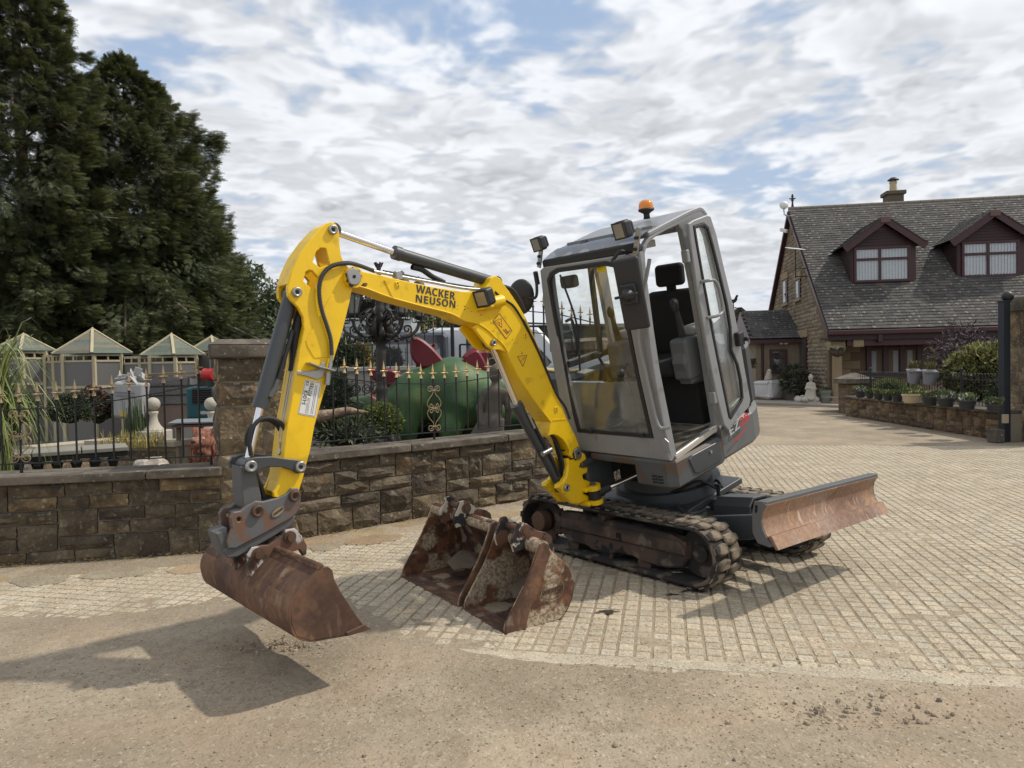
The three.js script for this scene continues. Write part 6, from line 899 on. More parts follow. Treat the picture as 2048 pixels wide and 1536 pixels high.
  put('finial', new MB().lathe([[0, 0.62], [0.03, 0.60], [0.05, 0.50], [0.025, 0.42], [0.07, 0.36], [0.03, 0.30], [0.05, 0.12], [0.1, 0]], 0.1, RYY, RZ, 12).rbox(0.26, 0.05, 0.05, 0.1, RYY + 0.42, RZ, 0.02).geo(), M.iron, roof);
  // porch annex by the gable
  const AZ = -4.2, al = hp(1511, 690, 'z', AZ), ay = hp(1540, 677, 'z', AZ).y, at = hp(1540, 622, 'z', AZ - 2.2).y;
  new MB().box(-al.x, ay, 3.2, al.x / 2, ay / 2, AZ - 1.6).build('annex_wall', S({ color: rgb(0.25, 0.20, 0.14), map: T.grain, roughness: 1, bumpMap: T.stoneBump, bumpScale: 0.03 }), HOUSE);
  const an = Math.atan2(at - ay, 2.2), rf = new MB(), tl = []; rf.add(slab([[AZ + 0.25, ay - 0.05], [AZ - 2.2, at], [AZ - 4.4, ay], [AZ - 4.4, ay - 0.1], [AZ + 0.25, ay - 0.2]], -al.x + 0.3, 0).applyMatrix4(SIDE).translate(al.x / 2 - 0.1, 0, 0)); const ar = rf.build('annex_roof', M.maroon, HOUSE);
  const ln = Math.hypot(at - ay, 2.45), nr = Math.round(ln / 0.19); for (let j = 0; j < nr; j++) for (let x = al.x - 0.25; x < -0.05; x += tw) { const s = (j + 0.5) / nr; tl.push(new THREE.BoxGeometry(tw - 0.006, 0.02, 0.27).applyMatrix4(M4([x + tw / 2 + (j % 2) * 0.1, ay - 0.0 + (at - ay) * s + 0.02, AZ + 0.25 - 2.45 * s], [an - 0.09, (r() - 0.5) * 0.02, (r() - 0.5) * 0.02]))); } kind(put('annex_tiles', boxUV(plain(mergeGeometries(tl))), tints[1], ar), 'stuff');
  { const a = hp(1539, 699, 'z', AZ), b = hp(1574, 746, 'z', AZ), wd = new MB().add(slab([[a.x, b.y], [b.x, b.y], [b.x, a.y], [a.x, a.y]], 0.1, 0.005, [[[a.x + 0.1, b.y + 0.1], [b.x - 0.1, b.y + 0.1], [b.x - 0.1, a.y - 0.35], [a.x + 0.1, a.y - 0.35]], [[a.x + 0.1, a.y - 0.25], [b.x - 0.1, a.y - 0.25], [b.x - 0.1, a.y - 0.1], [a.x + 0.1, a.y - 0.1]]]), M4([0, 0, AZ + 0.03])).build('annex_window', M.maroon, HOUSE); put('pane', new MB().box(b.x - a.x - 0.1, a.y - b.y - 0.1, 0.02, (a.x + b.x) / 2, (a.y + b.y) / 2, AZ + 0.015).geo(), M.windowPane, wd); }
  new MB().cyl(V(al.x + 0.25, 0, AZ + 0.05), V(al.x + 0.25, ay, AZ + 0.05), 0.05, 0.05, 10).build('downpipe', M.maroon, HOUSE);
  { const a = hp(1562, 685, 'z', AZ + 0.1); for (const dx of [0, 0.18]) new MB().sph(0.09, a.x + dx, a.y, AZ + 0.16).rbox(0.12, 0.1, 0.14, a.x + dx, a.y + 0.06, AZ + 0.06, 0.03).build('floodlight', M.white, HOUSE); }
})();
// things fixed to the house
(function fixtures() {
  const w = (x, y, z) => V(x, y, z).applyMatrix4(HM);
  { const a = hp(1569, 410, 'x', -0.5), p = w(-0.5, a.y, a.z), t = thing('satellite_dish', 'white round dish aerial beside the ridge of the house roof', 'satellite dish', p, -0.2); new MB().add(new THREE.SphereGeometry(0.32, 22, 10, 0, 6.3, 0, 0.8), M4([0, 0, -0.30], [Math.PI / 2 - 0.15, 0, 0], [0.75, 0.75, 0.75])).build('dish', M.white, t); new MB().tube([V(0, -0.05, -0.1), V(0.0, -0.3, -0.1), V(0.1, -0.42, -0.1), V(0.42, -0.42, -0.1)], 0.025, 8, 16).build('arm', M.lead, t); new MB().rbox(0.06, 0.16, 0.06, 0, -0.30, -0.06, 0.015).build('receiver', M.white, t); }
  { const a = hp(1596, 640, 'x', -0.3), b = hp(1599, 497, 'x', -0.3), p = w(-0.45, b.y, b.z), t = thing('flat_antenna', 'flat white panel aerial on a pole beside the gable', 'antenna', p, -0.159); new MB().rbox(0.62, 0.03, 0.42, 0, 0, 0, 0.01, 0.25, 0.2, -0.15).build('panel', M.white, t); new MB().cyl(V(0, 0, 0), V(0, -1.1, 0), 0.025).cyl(V(0, -1.05, 0), V(0.42, -1.05, 0), 0.02).cyl(V(0, -0.75, 0), V(0.42, -0.75, 0), 0.02).build('pole', M.iron, t); }
  { const a = hp(1568, 461, 'x', -0.3), p = w(-0.3, a.y, a.z), t = thing('security_camera', 'white box camera high on the gable wall', 'camera', p, 0.5); new MB().rbox(0.14, 0.14, 0.36, 0, 0, 0, 0.03, 0.4).build('housing', M.white, t); new MB().cyl(V(0, 0, -0.1), V(0.3, 0.06, -0.1), 0.02).build('bracket', M.lead, t); }
})();
// outbuilding behind the cab
(function outbuilding() {
  const p = A(1483, 760, 36), t = thing('stone_outbuilding', 'small stone outbuilding with a pointed gable beside the house', 'outbuilding', [p.x, 0, p.z], -0.15); t.updateMatrixWorld(true); const ap = plane(t.matrixWorld, [1479, 619], 'z', 0), ev = plane(t.matrixWorld, [1500, 638], 'z', 0);
  const hw = Math.max(1.0, Math.abs(ev.x - ap.x) * 1.6), ey = ap.y - hw * 0.85; new MB().add(slab([[ap.x - hw, 0], [ap.x + hw, 0], [ap.x + hw, ey], [ap.x, ap.y], [ap.x - hw, ey]], 5, 0), M4([0, 0, -2.5])).build('wall', S({ color: rgb(0.28, 0.215, 0.14), map: T.grain, roughness: 1, bumpMap: T.stoneBump, bumpScale: 0.03 }), t);
  for (const s of [-1, 1]) new MB().bar(V(ap.x + s * (hw + 0.25), ey - 0.2, -2.4), V(ap.x, ap.y + 0.06, -2.4), 0.14, 5.3, V(0, 1, 0)).build('roof', M.tile, t);
  const st = [], r = rng(3); for (let y = 0.2; y < ey; y += 0.24) for (let x = -hw + 0.05; x < hw - 0.35; ) { const w = 0.3 + 0.25 * r(); if (x + w < hw) st.push(rockFace(w - 0.02, 0.22, 0.02, r, 0.03).applyMatrix4(M4([ap.x + x + w / 2, y, 0.005]))); x += w; } kind(put('stonework', mergeGeometries(st), S({ color: rgb(0.29, 0.225, 0.15), map: T.grain, roughness: 1 }), t), 'stuff');
  const lp = plane(t.matrixWorld, [1477, 642], 'z', 0.1); new MB().rbox(0.22, 0.3, 0.12, lp.x, lp.y, 0.08, 0.03).build('lamp_box', M.iron, t); new MB().rbox(0.7, 0.5, 0.1, lp.x - 0.1, lp.y - 0.75, 0.03, 0.02).build('lintel', M.ashlar, t);
  const v = A(1467, 606, 36), wv = thing('weather_vane', 'black cockerel weather vane above the outbuilding roof', 'weather vane', v); new MB().cyl(V(0, -0.9, 0), V(0, 0.1, 0), 0.025).cyl(V(-0.35, -0.25, 0), V(0.35, -0.25, 0), 0.018).cyl(V(0, -0.25, -0.35), V(0, -0.25, 0.35), 0.018).build('staff', M.iron, wv); new MB().add(slab(smooth2([[-0.3, 0.1], [-0.32, 0.36], [-0.16, 0.22], [0.02, 0.18], [0.14, 0.40], [0.26, 0.36], [0.20, 0.28], [0.18, 0.12], [0.04, 0.0], [-0.14, 0.0]], 2), 0.03, 0.004)).build('cockerel', M.iron, wv);
})();
// ---------------------------------------------------------------- front garden on the right: wall, pots, railings, shrubs, gate post
(function frontGarden() {
  const WXn = Gd(1992, 880), WXf = Gd(1692, 832), dir = WXf.clone().sub(WXn).normalize(), far = WXf.clone(), near = WXn.clone().addScaledVector(dir, -0.25);
  const H = 0.50, toFar = far.clone().sub(near).length(), Y = 0.56;
  const gardenTints = [[1.25, 1.05, 0.85], [0.95, 0.80, 0.66], [1.1, 0.92, 0.72]].map((c) => { const m = M.stone.clone(); m.color.setRGB(...c); return m; });
  wallRun('garden_wall', 'low brownish garden wall carrying a row of flower pots', far, near, H, 71, { thick: 0.32, uh: 0.125, wmin: 0.24, wmax: 0.55, copT: 0.055, tints: gardenTints, proud: 0.03 });
  const pp = thing('gate_pier', 'short stone pier with a pointed cap at the far end of the garden wall', 'pier', Gd(1682, 828), 0); { pp.updateMatrixWorld(true); new MB().rbox(0.62, 0.86, 0.62, 0.42, 0.43, -0.1, 0.02).build('shaft', M.stone.clone(), pp).material.color.setRGB(1.3, 1.1, 0.9); stoneFace(pp, 0.6, 0.84, 73, { uh: 0.2, wmin: 0.2, wmax: 0.4, tints: gardenTints, m: M4([0.12, 0, 0.215]) }); new MB().rbox(0.82, 0.14, 0.82, 0.42, 0.93, -0.1, 0.015).add(new THREE.CylinderGeometry(0.06, 0.56, 0.16, 4), M4([0.42, 1.08, -0.1], [0, Math.PI / 4, 0])).build('cap', M.coping, pp); }
  // gate pillar and the dark post with its ball
  pillar('stone_pillar', 'pale block-built gate pillar cut by the right edge of the photo', V(9.22, 0, -12.2), 0.02, 0.95, 2.36, 81, { uh: 0.32, tints: warmTints, cap: 0.24 });
  const gp = Gd(2012, 884), post = thing('gate_post', 'black steel gate post with a ball on top beside the pale pillar', 'gate post', gp, 0.1); const top = onPlane(2016, 602, gp, V(0, 0, 1)).y; new MB().rbox(0.135, top + 0.0, 0.135, 0.03, top / 2, -0.07, 0.008).build('post', S({ color: rgb(0.014, 0.018, 0.026), roughness: 0.45 }), post); new MB().rbox(0.16, 0.03, 0.16, 0.03, top, -0.07, 0.008).sph(0.10, 0.10, top + 0.09, -0.07, 1, 0.95, 1, 20).build('ball', M.iron, post); new MB().rbox(0.10, 0.16, 0.06, -0.03, 0.42, 0.02, 0.01).build('latch_box', S({ color: rgb(0.4, 0.33, 0.24), roughness: 0.7 }), post); new MB().rbox(0.2, 0.24, 0.2, -0.2, 0.12, 0.0, 0.02).build('stop_block', M.coping, post);
  // pots
  const potShape = (rw, h) => [[0, 0.01], [rw * 0.72, 0], [rw * 0.75, 0.01], [rw * 0.93, h * 0.78], [rw, h * 0.80], [rw * 1.02, h], [rw * 0.93, h], [rw * 0.90, h * 0.86], [0, h * 0.84]];
  const pots = [[1721, 794, 21, 'flower_pot', 'dark pot with white flowers beside the pointed stone pier'], [1740, 796, 15, 'flower_pot', 'smallest dark pot, second from the stone pier'], [1757, 798, 20, 'flower_pot', 'dark pot of yellow flowers, third from the stone pier'], [1776, 801, 19, 'flower_pot', 'dark pot of yellow green leaves, fourth from the stone pier'], [1795, 803, 21, 'flower_pot', 'dark pot with greenery touching the cream bowl'], [1824, 806, 38, 'flower_bowl', 'wide cream bowl of small plants on the garden wall'], [1860, 811, 29, 'flower_pot', 'dark pot just to the right of the cream bowl'], [1892, 814, 32, 'flower_pot', 'dark pot with grey leaves and white flowers, second right of the cream bowl'], [1934, 819, 33, 'flower_pot', 'dark pot with white flowers, second from the gate post'], [1989, 825, 30, 'flower_pot', 'dark pot of pale leaves beside the black gate post']];
  const flower = [[[0.75, 0.74, 0.70], 0.4], [[0.1, 0.18, 0.05], 0], [[0.72, 0.52, 0.05], 0.35], [[0.45, 0.45, 0.08], 0.2], [[0.55, 0.5, 0.1], 0.1], [[0.6, 0.55, 0.2], 0.25], [[0.6, 0.2, 0.15], 0.05], [[0.75, 0.75, 0.72], 0.3], [[0.74, 0.74, 0.66], 0.35], [[0.6, 0.62, 0.4], 0.2]];
  pots.forEach(([x, y, w, name, label], i) => {
    const p = Gd(x, y, Y), d = -p.z, rw = w / 2 * d / FPX, h = (name === 'flower_bowl' ? 0.95 : 1.15) * rw, r = rng(500 + i), t = thing(name, label, name === 'flower_bowl' ? 'bowl' : 'flower pot', p, 0, name === 'flower_pot' ? 'flower pots along the garden wall' : undefined);
    new MB().lathe(potShape(rw, h), 0, 0, 0, 22).build('pot', name === 'flower_bowl' ? M.potCream : M.pot, t); if (name === 'flower_pot') new MB().torus(rw * 0.86, 0.008, 0, h * 0.45, 0, Math.PI / 2, 0, 0, 22).build('rim_band', M.pot, t);
    const L = []; for (let k = 0; k < 150; k++) { const a = r() * 6.3, q = Math.sqrt(r()) * rw * 0.95, up = rw * (0.15 + 0.75 * r()), fl = r() < flower[i][1], c = fl ? flower[i][0] : c3([0.05, 0.085, 0.03], [0.13, 0.17, 0.06], r()); L.push([V(Math.cos(a) * q, h * 0.9 + up * (1 - q / rw * 0.4), Math.sin(a) * q), V(Math.cos(a) * 0.6 + r() - 0.5, 0.8, Math.sin(a) * 0.6 + r() - 0.5).normalize(), (fl ? 0.055 : 0.085) * (0.6 + 0.7 * r()), r() * 6, c]); } scatter('foliage', t, leafGeo(1, 0.6), LEAF, L);
  });
  // bow-top railings behind the pots
  const rl = thing('bow_top_railing', 'low black bow-top railing behind the flower pots', 'railing', near.clone().add(V(0.42, 0, 0)), Math.atan2(-dir.z, dir.x)); const N = Math.floor(toFar / 0.105), bars = [];
  const barG = new MB().tube([V(0, 0, 0), V(0, 0.60, 0), V(0.012, 0.645, 0), V(0.045, 0.665, 0), V(0.078, 0.645, 0), V(0.09, 0.60, 0), V(0.09, 0.5, 0)], 0.007, 5, 20).geo();
  for (let k = 0; k < N; k++) put('bar', barG, M.iron, rl).position.set(0.15 + k * 0.105, 0.55, 0);
  for (const y of [0.64, 1.08]) new MB().box(toFar, 0.02, 0.012, toFar / 2, y, 0).build('rail', M.iron, rl); for (const s of [0.2, 2.0, 4.1, 6.0]) new MB().cyl(V(s, 0.4, 0), V(s, 1.28, 0), 0.025, 0.025, 10).sph(0.032, s, 1.29, 0).build('rail_post', M.iron, rl);
  [[1828, 754, 'left'], [1860, 756, 'right']].forEach(([x, y, s]) => { const q = onPlane(x, y, V(9.28, 0, 0), V(1, 0, 0)), t = thing('rail_planter', `grey planter hanging on the railing, ${s} one of the two`, 'planter', q, 1.2, 'grey planters hung on the railing'); new MB().add(new THREE.CylinderGeometry(0.19, 0.13, 0.30, 4, 1), M4([0, 0, 0], [0.0, Math.PI / 4, 0.12], [1.1, 1, 0.8])).rbox(0.36, 0.035, 0.28, 0.02, 0.15, 0, 0.012, 0, 0, 0.12).build('planter', S({ color: rgb(0.22, 0.22, 0.24), roughness: 0.6 }), t); const r = rng(x), L = []; for (let k = 0; k < 70; k++) L.push([V((r() - 0.5) * 0.22, 0.17 + r() * 0.12, (r() - 0.5) * 0.18), V(r() - 0.5, 0.9, r() - 0.5).normalize(), 0.08 + 0.07 * r(), r() * 6, c3([0.06, 0.09, 0.03], [0.24, 0.17, 0.06], r())]); scatter('foliage', t, leafGeo(1, 0.5), LEAF, L); });
  // soil and shrubs
  const soil = kind(put('garden_bed', boxUV(plain(new THREE.PlaneGeometry(9, 11, 1, 1).rotateX(-Math.PI / 2))), S({ color: rgb(0.06, 0.05, 0.035), map: T.grain, roughness: 1 })), 'structure'); soil.position.set(13.9, 0.42, -16.2);
  const c1 = A(1948, 722, 15.5); bush('laurel_bush', 'big rounded yellow-green variegated laurel bush behind the railing', 'bush', [c1.x + 0.22, 0.46, c1.z], 0.84, 0.70, 0.85, 8000, 0.105, LEAF, [[0.13, 0.145, 0.035], [0.26, 0.25, 0.07], [0.46, 0.42, 0.17], [0.07, 0.085, 0.028]], 5, { lw: 0.42, rough: 0.12 });
  const c2 = A(1893, 690, 18.5); { const t = thing('purple_maple', 'feathery dark purple shrub in front of the house wall', 'shrub', [c2.x + 0.45, 0.42, c2.z]), r = rng(15), L = []; for (let k = 0; k < 6; k++) { const a = k * 1.05; new MB().tube([V(0, 0, 0), V(Math.cos(a) * 0.3, 0.7, Math.sin(a) * 0.3), V(Math.cos(a) * 0.9, 1.4, Math.sin(a) * 0.8)], 0.025, 5, 8).build('stem', M.twig, t); } for (let k = 0; k < 2300; k++) { const d = rdir(r), q = Math.pow(r(), 0.5) * (0.8 + 0.35 * n3(d.x * 3, d.y * 3, d.z * 3, 4)); L.push([V(d.x * 0.85 * q, 1.1 + d.y * 0.95 * q, d.z * 0.8 * q), d.clone().add(rdir(r)).add(V(0, -0.5, 0)).normalize(), 0.16 * (0.5 + r()), r() * 6, c3([0.028, 0.016, 0.022], [0.085, 0.055, 0.065], r())]); } scatter('foliage', t, leafGeo(1, 0.22, 0.3), LEAF, L); }
  const c3p = A(1779, 760, 18.6); bush('clipped_shrub', 'low bright green mounded shrub behind the far pots', 'shrub', [c3p.x, 0.42, c3p.z], 0.40, 0.30, 0.4, 1500, 0.08, LEAF, [[0.13, 0.18, 0.04], [0.22, 0.26, 0.07]], 6, { lw: 0.3, rough: 0.2 });
  for (const [x, y, d, s, lab] of [[1975, 790, 14.2, 0.42, 'dark leafy shrub low behind the railing by the gate post'], [1905, 775, 16.0, 0.45, 'dark leafy shrub low behind the railing under the laurel']]) { const q = A(x, y, d); bush('low_shrub', lab, 'shrub', [q.x + 0.45, 0.42, q.z], s, s * 0.8, s, 900, 0.11, LEAF, [[0.04, 0.06, 0.02], [0.09, 0.12, 0.04]], x, { lw: 0.5 }); }
  // things by the house door
  const pave = kind(put('house_pavement', boxUV(plain(new THREE.BoxGeometry(6.2, 0.10, 4.2))), S({ color: rgb(0.34, 0.30, 0.25), map: T.grain, roughness: 0.95, bumpMap: T.concBump, bumpScale: 0.004 })), 'structure'); pave.position.set(11.75, 0.03, -26.2); pave.rotation.y = 0.62;
  { const p = A(1622, 800, 24.4), t = thing('garden_statue', 'pale stone statue of a girl in a long dress on rocks beside the column', 'statue', [p.x, 0.06, p.z], -0.5); t.scale.setScalar(0.86); new MB().add(blob([[0, 0.98, 0, 0.085, 0.01, 1.03, 0.03, 0.08], [0, 0.84, -0.02, 0.06, 0, 0.72, 0, 0.12], [0, 0.72, 0, 0.13, 0.0, 0.45, 0.04, 0.17], [0, 0.45, 0.04, 0.18, -0.02, 0.12, 0.10, 0.27], [-0.12, 0.78, 0, 0.05, -0.16, 0.60, 0.10, 0.045], [-0.16, 0.60, 0.10, 0.04, -0.02, 0.62, 0.20, 0.04], [0.12, 0.78, 0, 0.05, 0.16, 0.58, 0.08, 0.045], [0.16, 0.58, 0.08, 0.04, 0.03, 0.56, 0.20, 0.04], [0, 1.08, -0.02, 0.09, 0, 1.12, -0.01, 0.06]], 0.022, 0.06)).build('body', M.statue, t); const r = rng(9), rk = new MB(); for (let k = 0; k < 16; k++) { const a = k * 0.8, q = 0.22 + 0.16 * r(); const g = new THREE.IcosahedronGeometry(0.08 + 0.06 * r(), 1); rk.add(g, M4([Math.cos(a) * q - 0.15, 0.08 + 0.2 * r() * (1 - q), Math.sin(a) * q + 0.1], [r() * 6, r() * 6, 0], [1.3, 0.8, 1])); } rk.build('rock_base', M.statue, t); new MB().rbox(0.95, 0.06, 0.75, -0.1, 0.03, 0.1, 0.02).build('plinth', M.statue, t); }
  { const p = A(1541, 800, 27.0), t = thing('wrapped_pallet', 'pallet load wrapped in crumpled white plastic by the house wall', 'wrapped pallet', [p.x, 0.08, p.z], 0.5); const g = new RoundedBoxGeometry(0.98, 0.72, 0.9, 16, 0.16), q = g.attributes.position; for (let i = 0; i < q.count; i++) { const k = 1 + 0.30 * (n3(q.getX(i) * 8, q.getY(i) * 8, q.getZ(i) * 8, 3) - 0.5) + 0.10 * (n3(q.getX(i) * 26, q.getY(i) * 26, q.getZ(i) * 26, 5) - 0.5); q.setXYZ(i, q.getX(i) * k, q.getY(i) * k, q.getZ(i) * k); } g.computeVertexNormals(); new MB().add(g, M4([0, 0.38, 0])).build('plastic_wrap', P({ color: rgb(0.55, 0.53, 0.52), roughness: 0.35, clearcoat: 0.4, bumpMap: T.fine, bumpScale: 0.01 }), t); new MB().box(0.9, 0.08, 0.8, 0, 0.02, 0).build('pallet', M.twig, t);
    const b = A(1537, 762, 27.0), t2 = thing('bird_statue', 'pale stone bird statue sitting on the wrapped pallet', 'statue', [b.x, b.y, b.z], 0.4); new MB().add(blob([[0, 0.14, 0, 0.13, 0, 0.24, 0.02, 0.10], [0, 0.24, 0.02, 0.09, 0, 0.38, 0.05, 0.07], [0, 0.38, 0.05, 0.065, 0, 0.37, 0.13, 0.02], [0, 0.06, -0.02, 0.11, 0, 0.08, -0.16, 0.05]], 0.018, 0.05)).build('body', M.statue, t2); }
  [[1590, 799, 26.2, 0.32, 'square_planter', 'dark square planter with a leafy shrub beside the pallet', 0.4], [1652, 808, 24.2, 0.20, 'tall_pot', 'pale grey green pot standing in front of the column', 0.42]].forEach(([x, y, d, rw, name, lab, h], i) => { const p = A(x, y, d), t = thing(name, lab, 'pot', [p.x, 0.08, p.z], 0.4); new MB().add(i ? new THREE.LatheGeometry(potShape(rw, h).map((q) => new THREE.Vector2(q[0], q[1])), 18) : new THREE.CylinderGeometry(rw * 1.3, rw * 1.2, h, 4), M4([0, i ? 0 : h / 2, 0], [0, Math.PI / 4, 0])).build('pot', i ? S({ color: rgb(0.17, 0.18, 0.15), roughness: 0.7 }) : M.coping, t); const r = rng(40 + i), L = []; if (!i) { for (let k = 0; k < 420; k++) { const dd = rdir(r); L.push([V(dd.x * 0.4, 0.75 + dd.y * 0.45, dd.z * 0.4), dd, 0.14 * (0.6 + r()), r() * 6, r() < 0.05 ? [0.6, 0.5, 0.5] : c3([0.02, 0.03, 0.012], [0.06, 0.08, 0.03], r())]); } } else for (let k = 0; k < 30; k++) L.push([V((r() - 0.5) * 0.2, h + 0.05 * r(), (r() - 0.5) * 0.2), V(r() - 0.5, 1, r() - 0.5).normalize(), 0.1, r() * 6, [0.06, 0.08, 0.03]]); scatter('foliage', t, leafGeo(1, 0.55), LEAF, L); });
  [[1604, 785, 25.6, 0.5, 'dark shrub between the planter and the girl statue'], [1575, 752, 27.6, 0.45, 'dark leafy shrub under the annex window']].forEach(([x, y, d, s, lab]) => { const p = A(x, y, d); bush('dark_shrub', lab, 'shrub', [p.x, 0.2, p.z], s * 0.7, s, s * 0.7, 700, 0.13, LEAF, [[0.02, 0.028, 0.014], [0.06, 0.07, 0.03], [0.09, 0.07, 0.06]], x, {}); });
  [[1675, 700, 23.4, 'brown hanging basket on the round column', 1], [1500, 718, 27.5, 'hanging basket of trailing leaves by the annex corner', 2]].forEach(([x, y, d, lab, k]) => { const p = A(x, y, d), t = thing('hanging_basket', lab, 'hanging basket', p); new MB().add(new THREE.SphereGeometry(0.23, 18, 8, 0, 6.2832, Math.PI / 2, Math.PI / 2), M4()).build('basket', S({ color: rgb(0.10, 0.075, 0.05), map: T.grain, roughness: 1 }), t); const m = new MB(); for (let q = 0; q < 10; q++) { const a = q * 0.628; m.tube([V(Math.cos(a) * 0.235, 0, Math.sin(a) * 0.235), V(Math.cos(a) * 0.18, -0.16, Math.sin(a) * 0.18), V(0, -0.24, 0)], 0.006, 4, 8); } m.torus(0.235, 0.01, 0, 0, 0, Math.PI / 2).build('wire', M.iron, t); new MB().tube([V(0.23, 0, 0), V(0, 0.45, 0), V(-0.23, 0, 0)], 0.005, 4, 12).build('chain', M.iron, t); const r = rng(k * 7), L = []; for (let q = 0; q < 140 * k; q++) { const a = r() * 6.3; L.push([V(Math.cos(a) * 0.2 * r(), (k === 2 ? -0.35 * r() : 0) + 0.06 * r(), Math.sin(a) * 0.22), V(Math.cos(a), k === 2 ? -0.5 : 0.4, Math.sin(a)).normalize(), 0.09, r() * 6, c3([0.04, 0.05, 0.02], [0.11, 0.10, 0.05], r())]); } scatter('foliage', t, leafGeo(1, 0.5), LEAF, L); });
})();
// ---------------------------------------------------------------- the garden behind the walls
const pole = (m, ...a) => m.cyl(...a);
(function gardenGround() {
  const s = new THREE.Shape([[-40, 5.9], [-2.75, 6.25], [-2.0, 6.75], [1.3, 9.4], [3.2, 11.2], [4.2, 40], [-40, 40]].map((p) => new THREE.Vector2(p[0], p[1]))), g = new THREE.ShapeGeometry(s).rotateX(-Math.PI / 2);
  const m = kind(put('garden_soil', boxUV(plain(g)), S({ color: rgb(0.12, 0.10, 0.07), map: T.grain, roughness: 1 })), 'structure'); m.position.y = 0.12;
})();
(function lampPost() {
  const p = A(765, 850, 9.2), t = thing('lamp_post', 'ornate dark cast iron lamp post with several lanterns behind the railing', 'lamp post', [p.x, 0.12, p.z]); t.updateMatrixWorld(true);
  const yy = (py) => A(758, py, 9.2).y - 0.12, L = (pts) => new MB().lathe(pts.map(([r, py]) => [r, yy(py)]), 0, 0, 0, 24);
  L([[0, 905], [0.20, 905], [0.20, 880], [0.17, 868], [0.16, 850], [0.11, 838], [0.12, 830], [0.085, 824], [0.08, 812], [0.10, 806], [0.075, 800], [0.07, 786], [0.085, 780], [0.07, 774], [0.065, 770], [0.06, 758], [0.075, 750], [0.065, 744]]).build('base', M.castIron, t);
  L([[0.062, 746], [0.064, 710], [0.07, 706], [0.062, 702], [0.060, 690], [0.10, 684], [0.115, 676], [0.09, 668], [0.07, 664], [0.10, 652], [0.085, 640], [0.06, 630], [0.075, 622], [0.05, 614], [0.045, 604], [0.06, 598], [0.05, 592], [0.02, 588], [0.02, 552], [0.03, 549], [0.018, 545], [0.045, 528], [0.0, 528]]).build('shaft', M.castIron, t);
  const cr = new MB(); for (let k = 0; k < 6; k++) { const a = k * 1.047; cr.bar(V(Math.cos(a) * 0.03, yy(534), Math.sin(a) * 0.03), V(Math.cos(a) * 0.055, yy(525), Math.sin(a) * 0.055), 0.02, 0.012); } cr.build('crown', M.castIron, t);
  const leaf = new MB(); for (let k = 0; k < 8; k++) { const a = k * 0.785; leaf.add(sweep([V(Math.cos(a) * 0.17, yy(905), Math.sin(a) * 0.17), V(Math.cos(a) * 0.19, yy(880), Math.sin(a) * 0.19), V(Math.cos(a) * 0.13, yy(852), Math.sin(a) * 0.13), V(Math.cos(a) * 0.15, yy(840), Math.sin(a) * 0.15)], [0.03, 0.05, 0.03, 0.01], 6)); } leaf.build('acanthus_base', M.castIron, t);
  const orn = new MB(); for (let k = 0; k < 10; k++) { const a = k * 0.628, c = Math.cos(a), s = Math.sin(a), h = (k % 2) * 12; orn.add(sweep([V(c * 0.08, yy(682), s * 0.08), V(c * 0.16, yy(668 - h), s * 0.16), V(c * 0.13, yy(648 - h), s * 0.13), V(c * 0.17, yy(636 - h), s * 0.17), V(c * 0.10, yy(626 - h), s * 0.10)], [0.03, 0.045, 0.03, 0.028, 0.008], 6)); } orn.build('leaf_cluster', M.castIron, t);
  const spiral = (cx, cy, R, a0, turns, d) => Array.from({ length: 16 }, (_, k) => { const f = k / 15, a = a0 + d * f * turns * 6.283, r = R * (1 - 0.72 * f); return [cx + Math.cos(a) * r, cy + Math.sin(a) * r]; });
  const R = 0.53, y0 = yy(655);
  for (const deg of [-28, 42, 114, 186, 258]) {
    const a = deg * Math.PI / 180, dx = Math.sin(a), dz = Math.cos(a), q = ([r, y]) => V(dx * r, y, dz * r), m = new MB();
    m.tube([[0.05, y0 - 0.0], [0.16, y0 - 0.10], [0.34, y0 - 0.12], [0.48, y0 - 0.04], [0.53, y0 + 0.08]].map(q), 0.022, 7, 26);
    m.tube([[0.05, y0 - 0.14], [0.12, y0 + 0.02], ...spiral(0.20, y0 + 0.07, 0.085, Math.PI, 1.3, -1)].map(q), 0.016, 6, 40).tube([[0.42, y0 - 0.10], ...spiral(0.36, y0 - 0.02, 0.06, -0.5, 1.2, 1)].map(q), 0.012, 5, 34).tube([[0.06, y0 + 0.16], [0.18, y0 + 0.22], ...spiral(0.24, y0 + 0.14, 0.05, 1.5, 1.1, -1)].map(q), 0.012, 5, 34);
    for (let k = 0; k < 5; k++) m.add(sweep([[0.10 + k * 0.08, y0 - 0.10 - 0.02 * (k % 2)], [0.13 + k * 0.08, y0 - 0.16 - 0.02 * (k % 2)], [0.16 + k * 0.08, y0 - 0.15]].map(q), [0.014, 0.022, 0.004], 5));
    const arm = m.build('arm', M.castIron, t);
    const f = new MB(), b = q([R, y0 + 0.10]), H = 0.36; f.lathe([[0.0, 0.0], [0.03, 0], [0.05, 0.03], [0.075, 0.05], [0.0, 0.05]], b.x, b.y, b.z, 12); for (let k = 0; k < 6; k++) { const c = k * 1.047; f.bar(b.clone().add(V(Math.cos(c) * 0.072, 0.05, Math.sin(c) * 0.072)), b.clone().add(V(Math.cos(c) * 0.125, H - 0.06, Math.sin(c) * 0.125)), 0.014, 0.012).tube([b.clone().add(V(Math.cos(c) * 0.02, -0.02, Math.sin(c) * 0.02)), b.clone().add(V(Math.cos(c) * 0.09, -0.03, Math.sin(c) * 0.09)), b.clone().add(V(Math.cos(c) * 0.10, 0.05, Math.sin(c) * 0.10))], 0.007, 4, 8); }
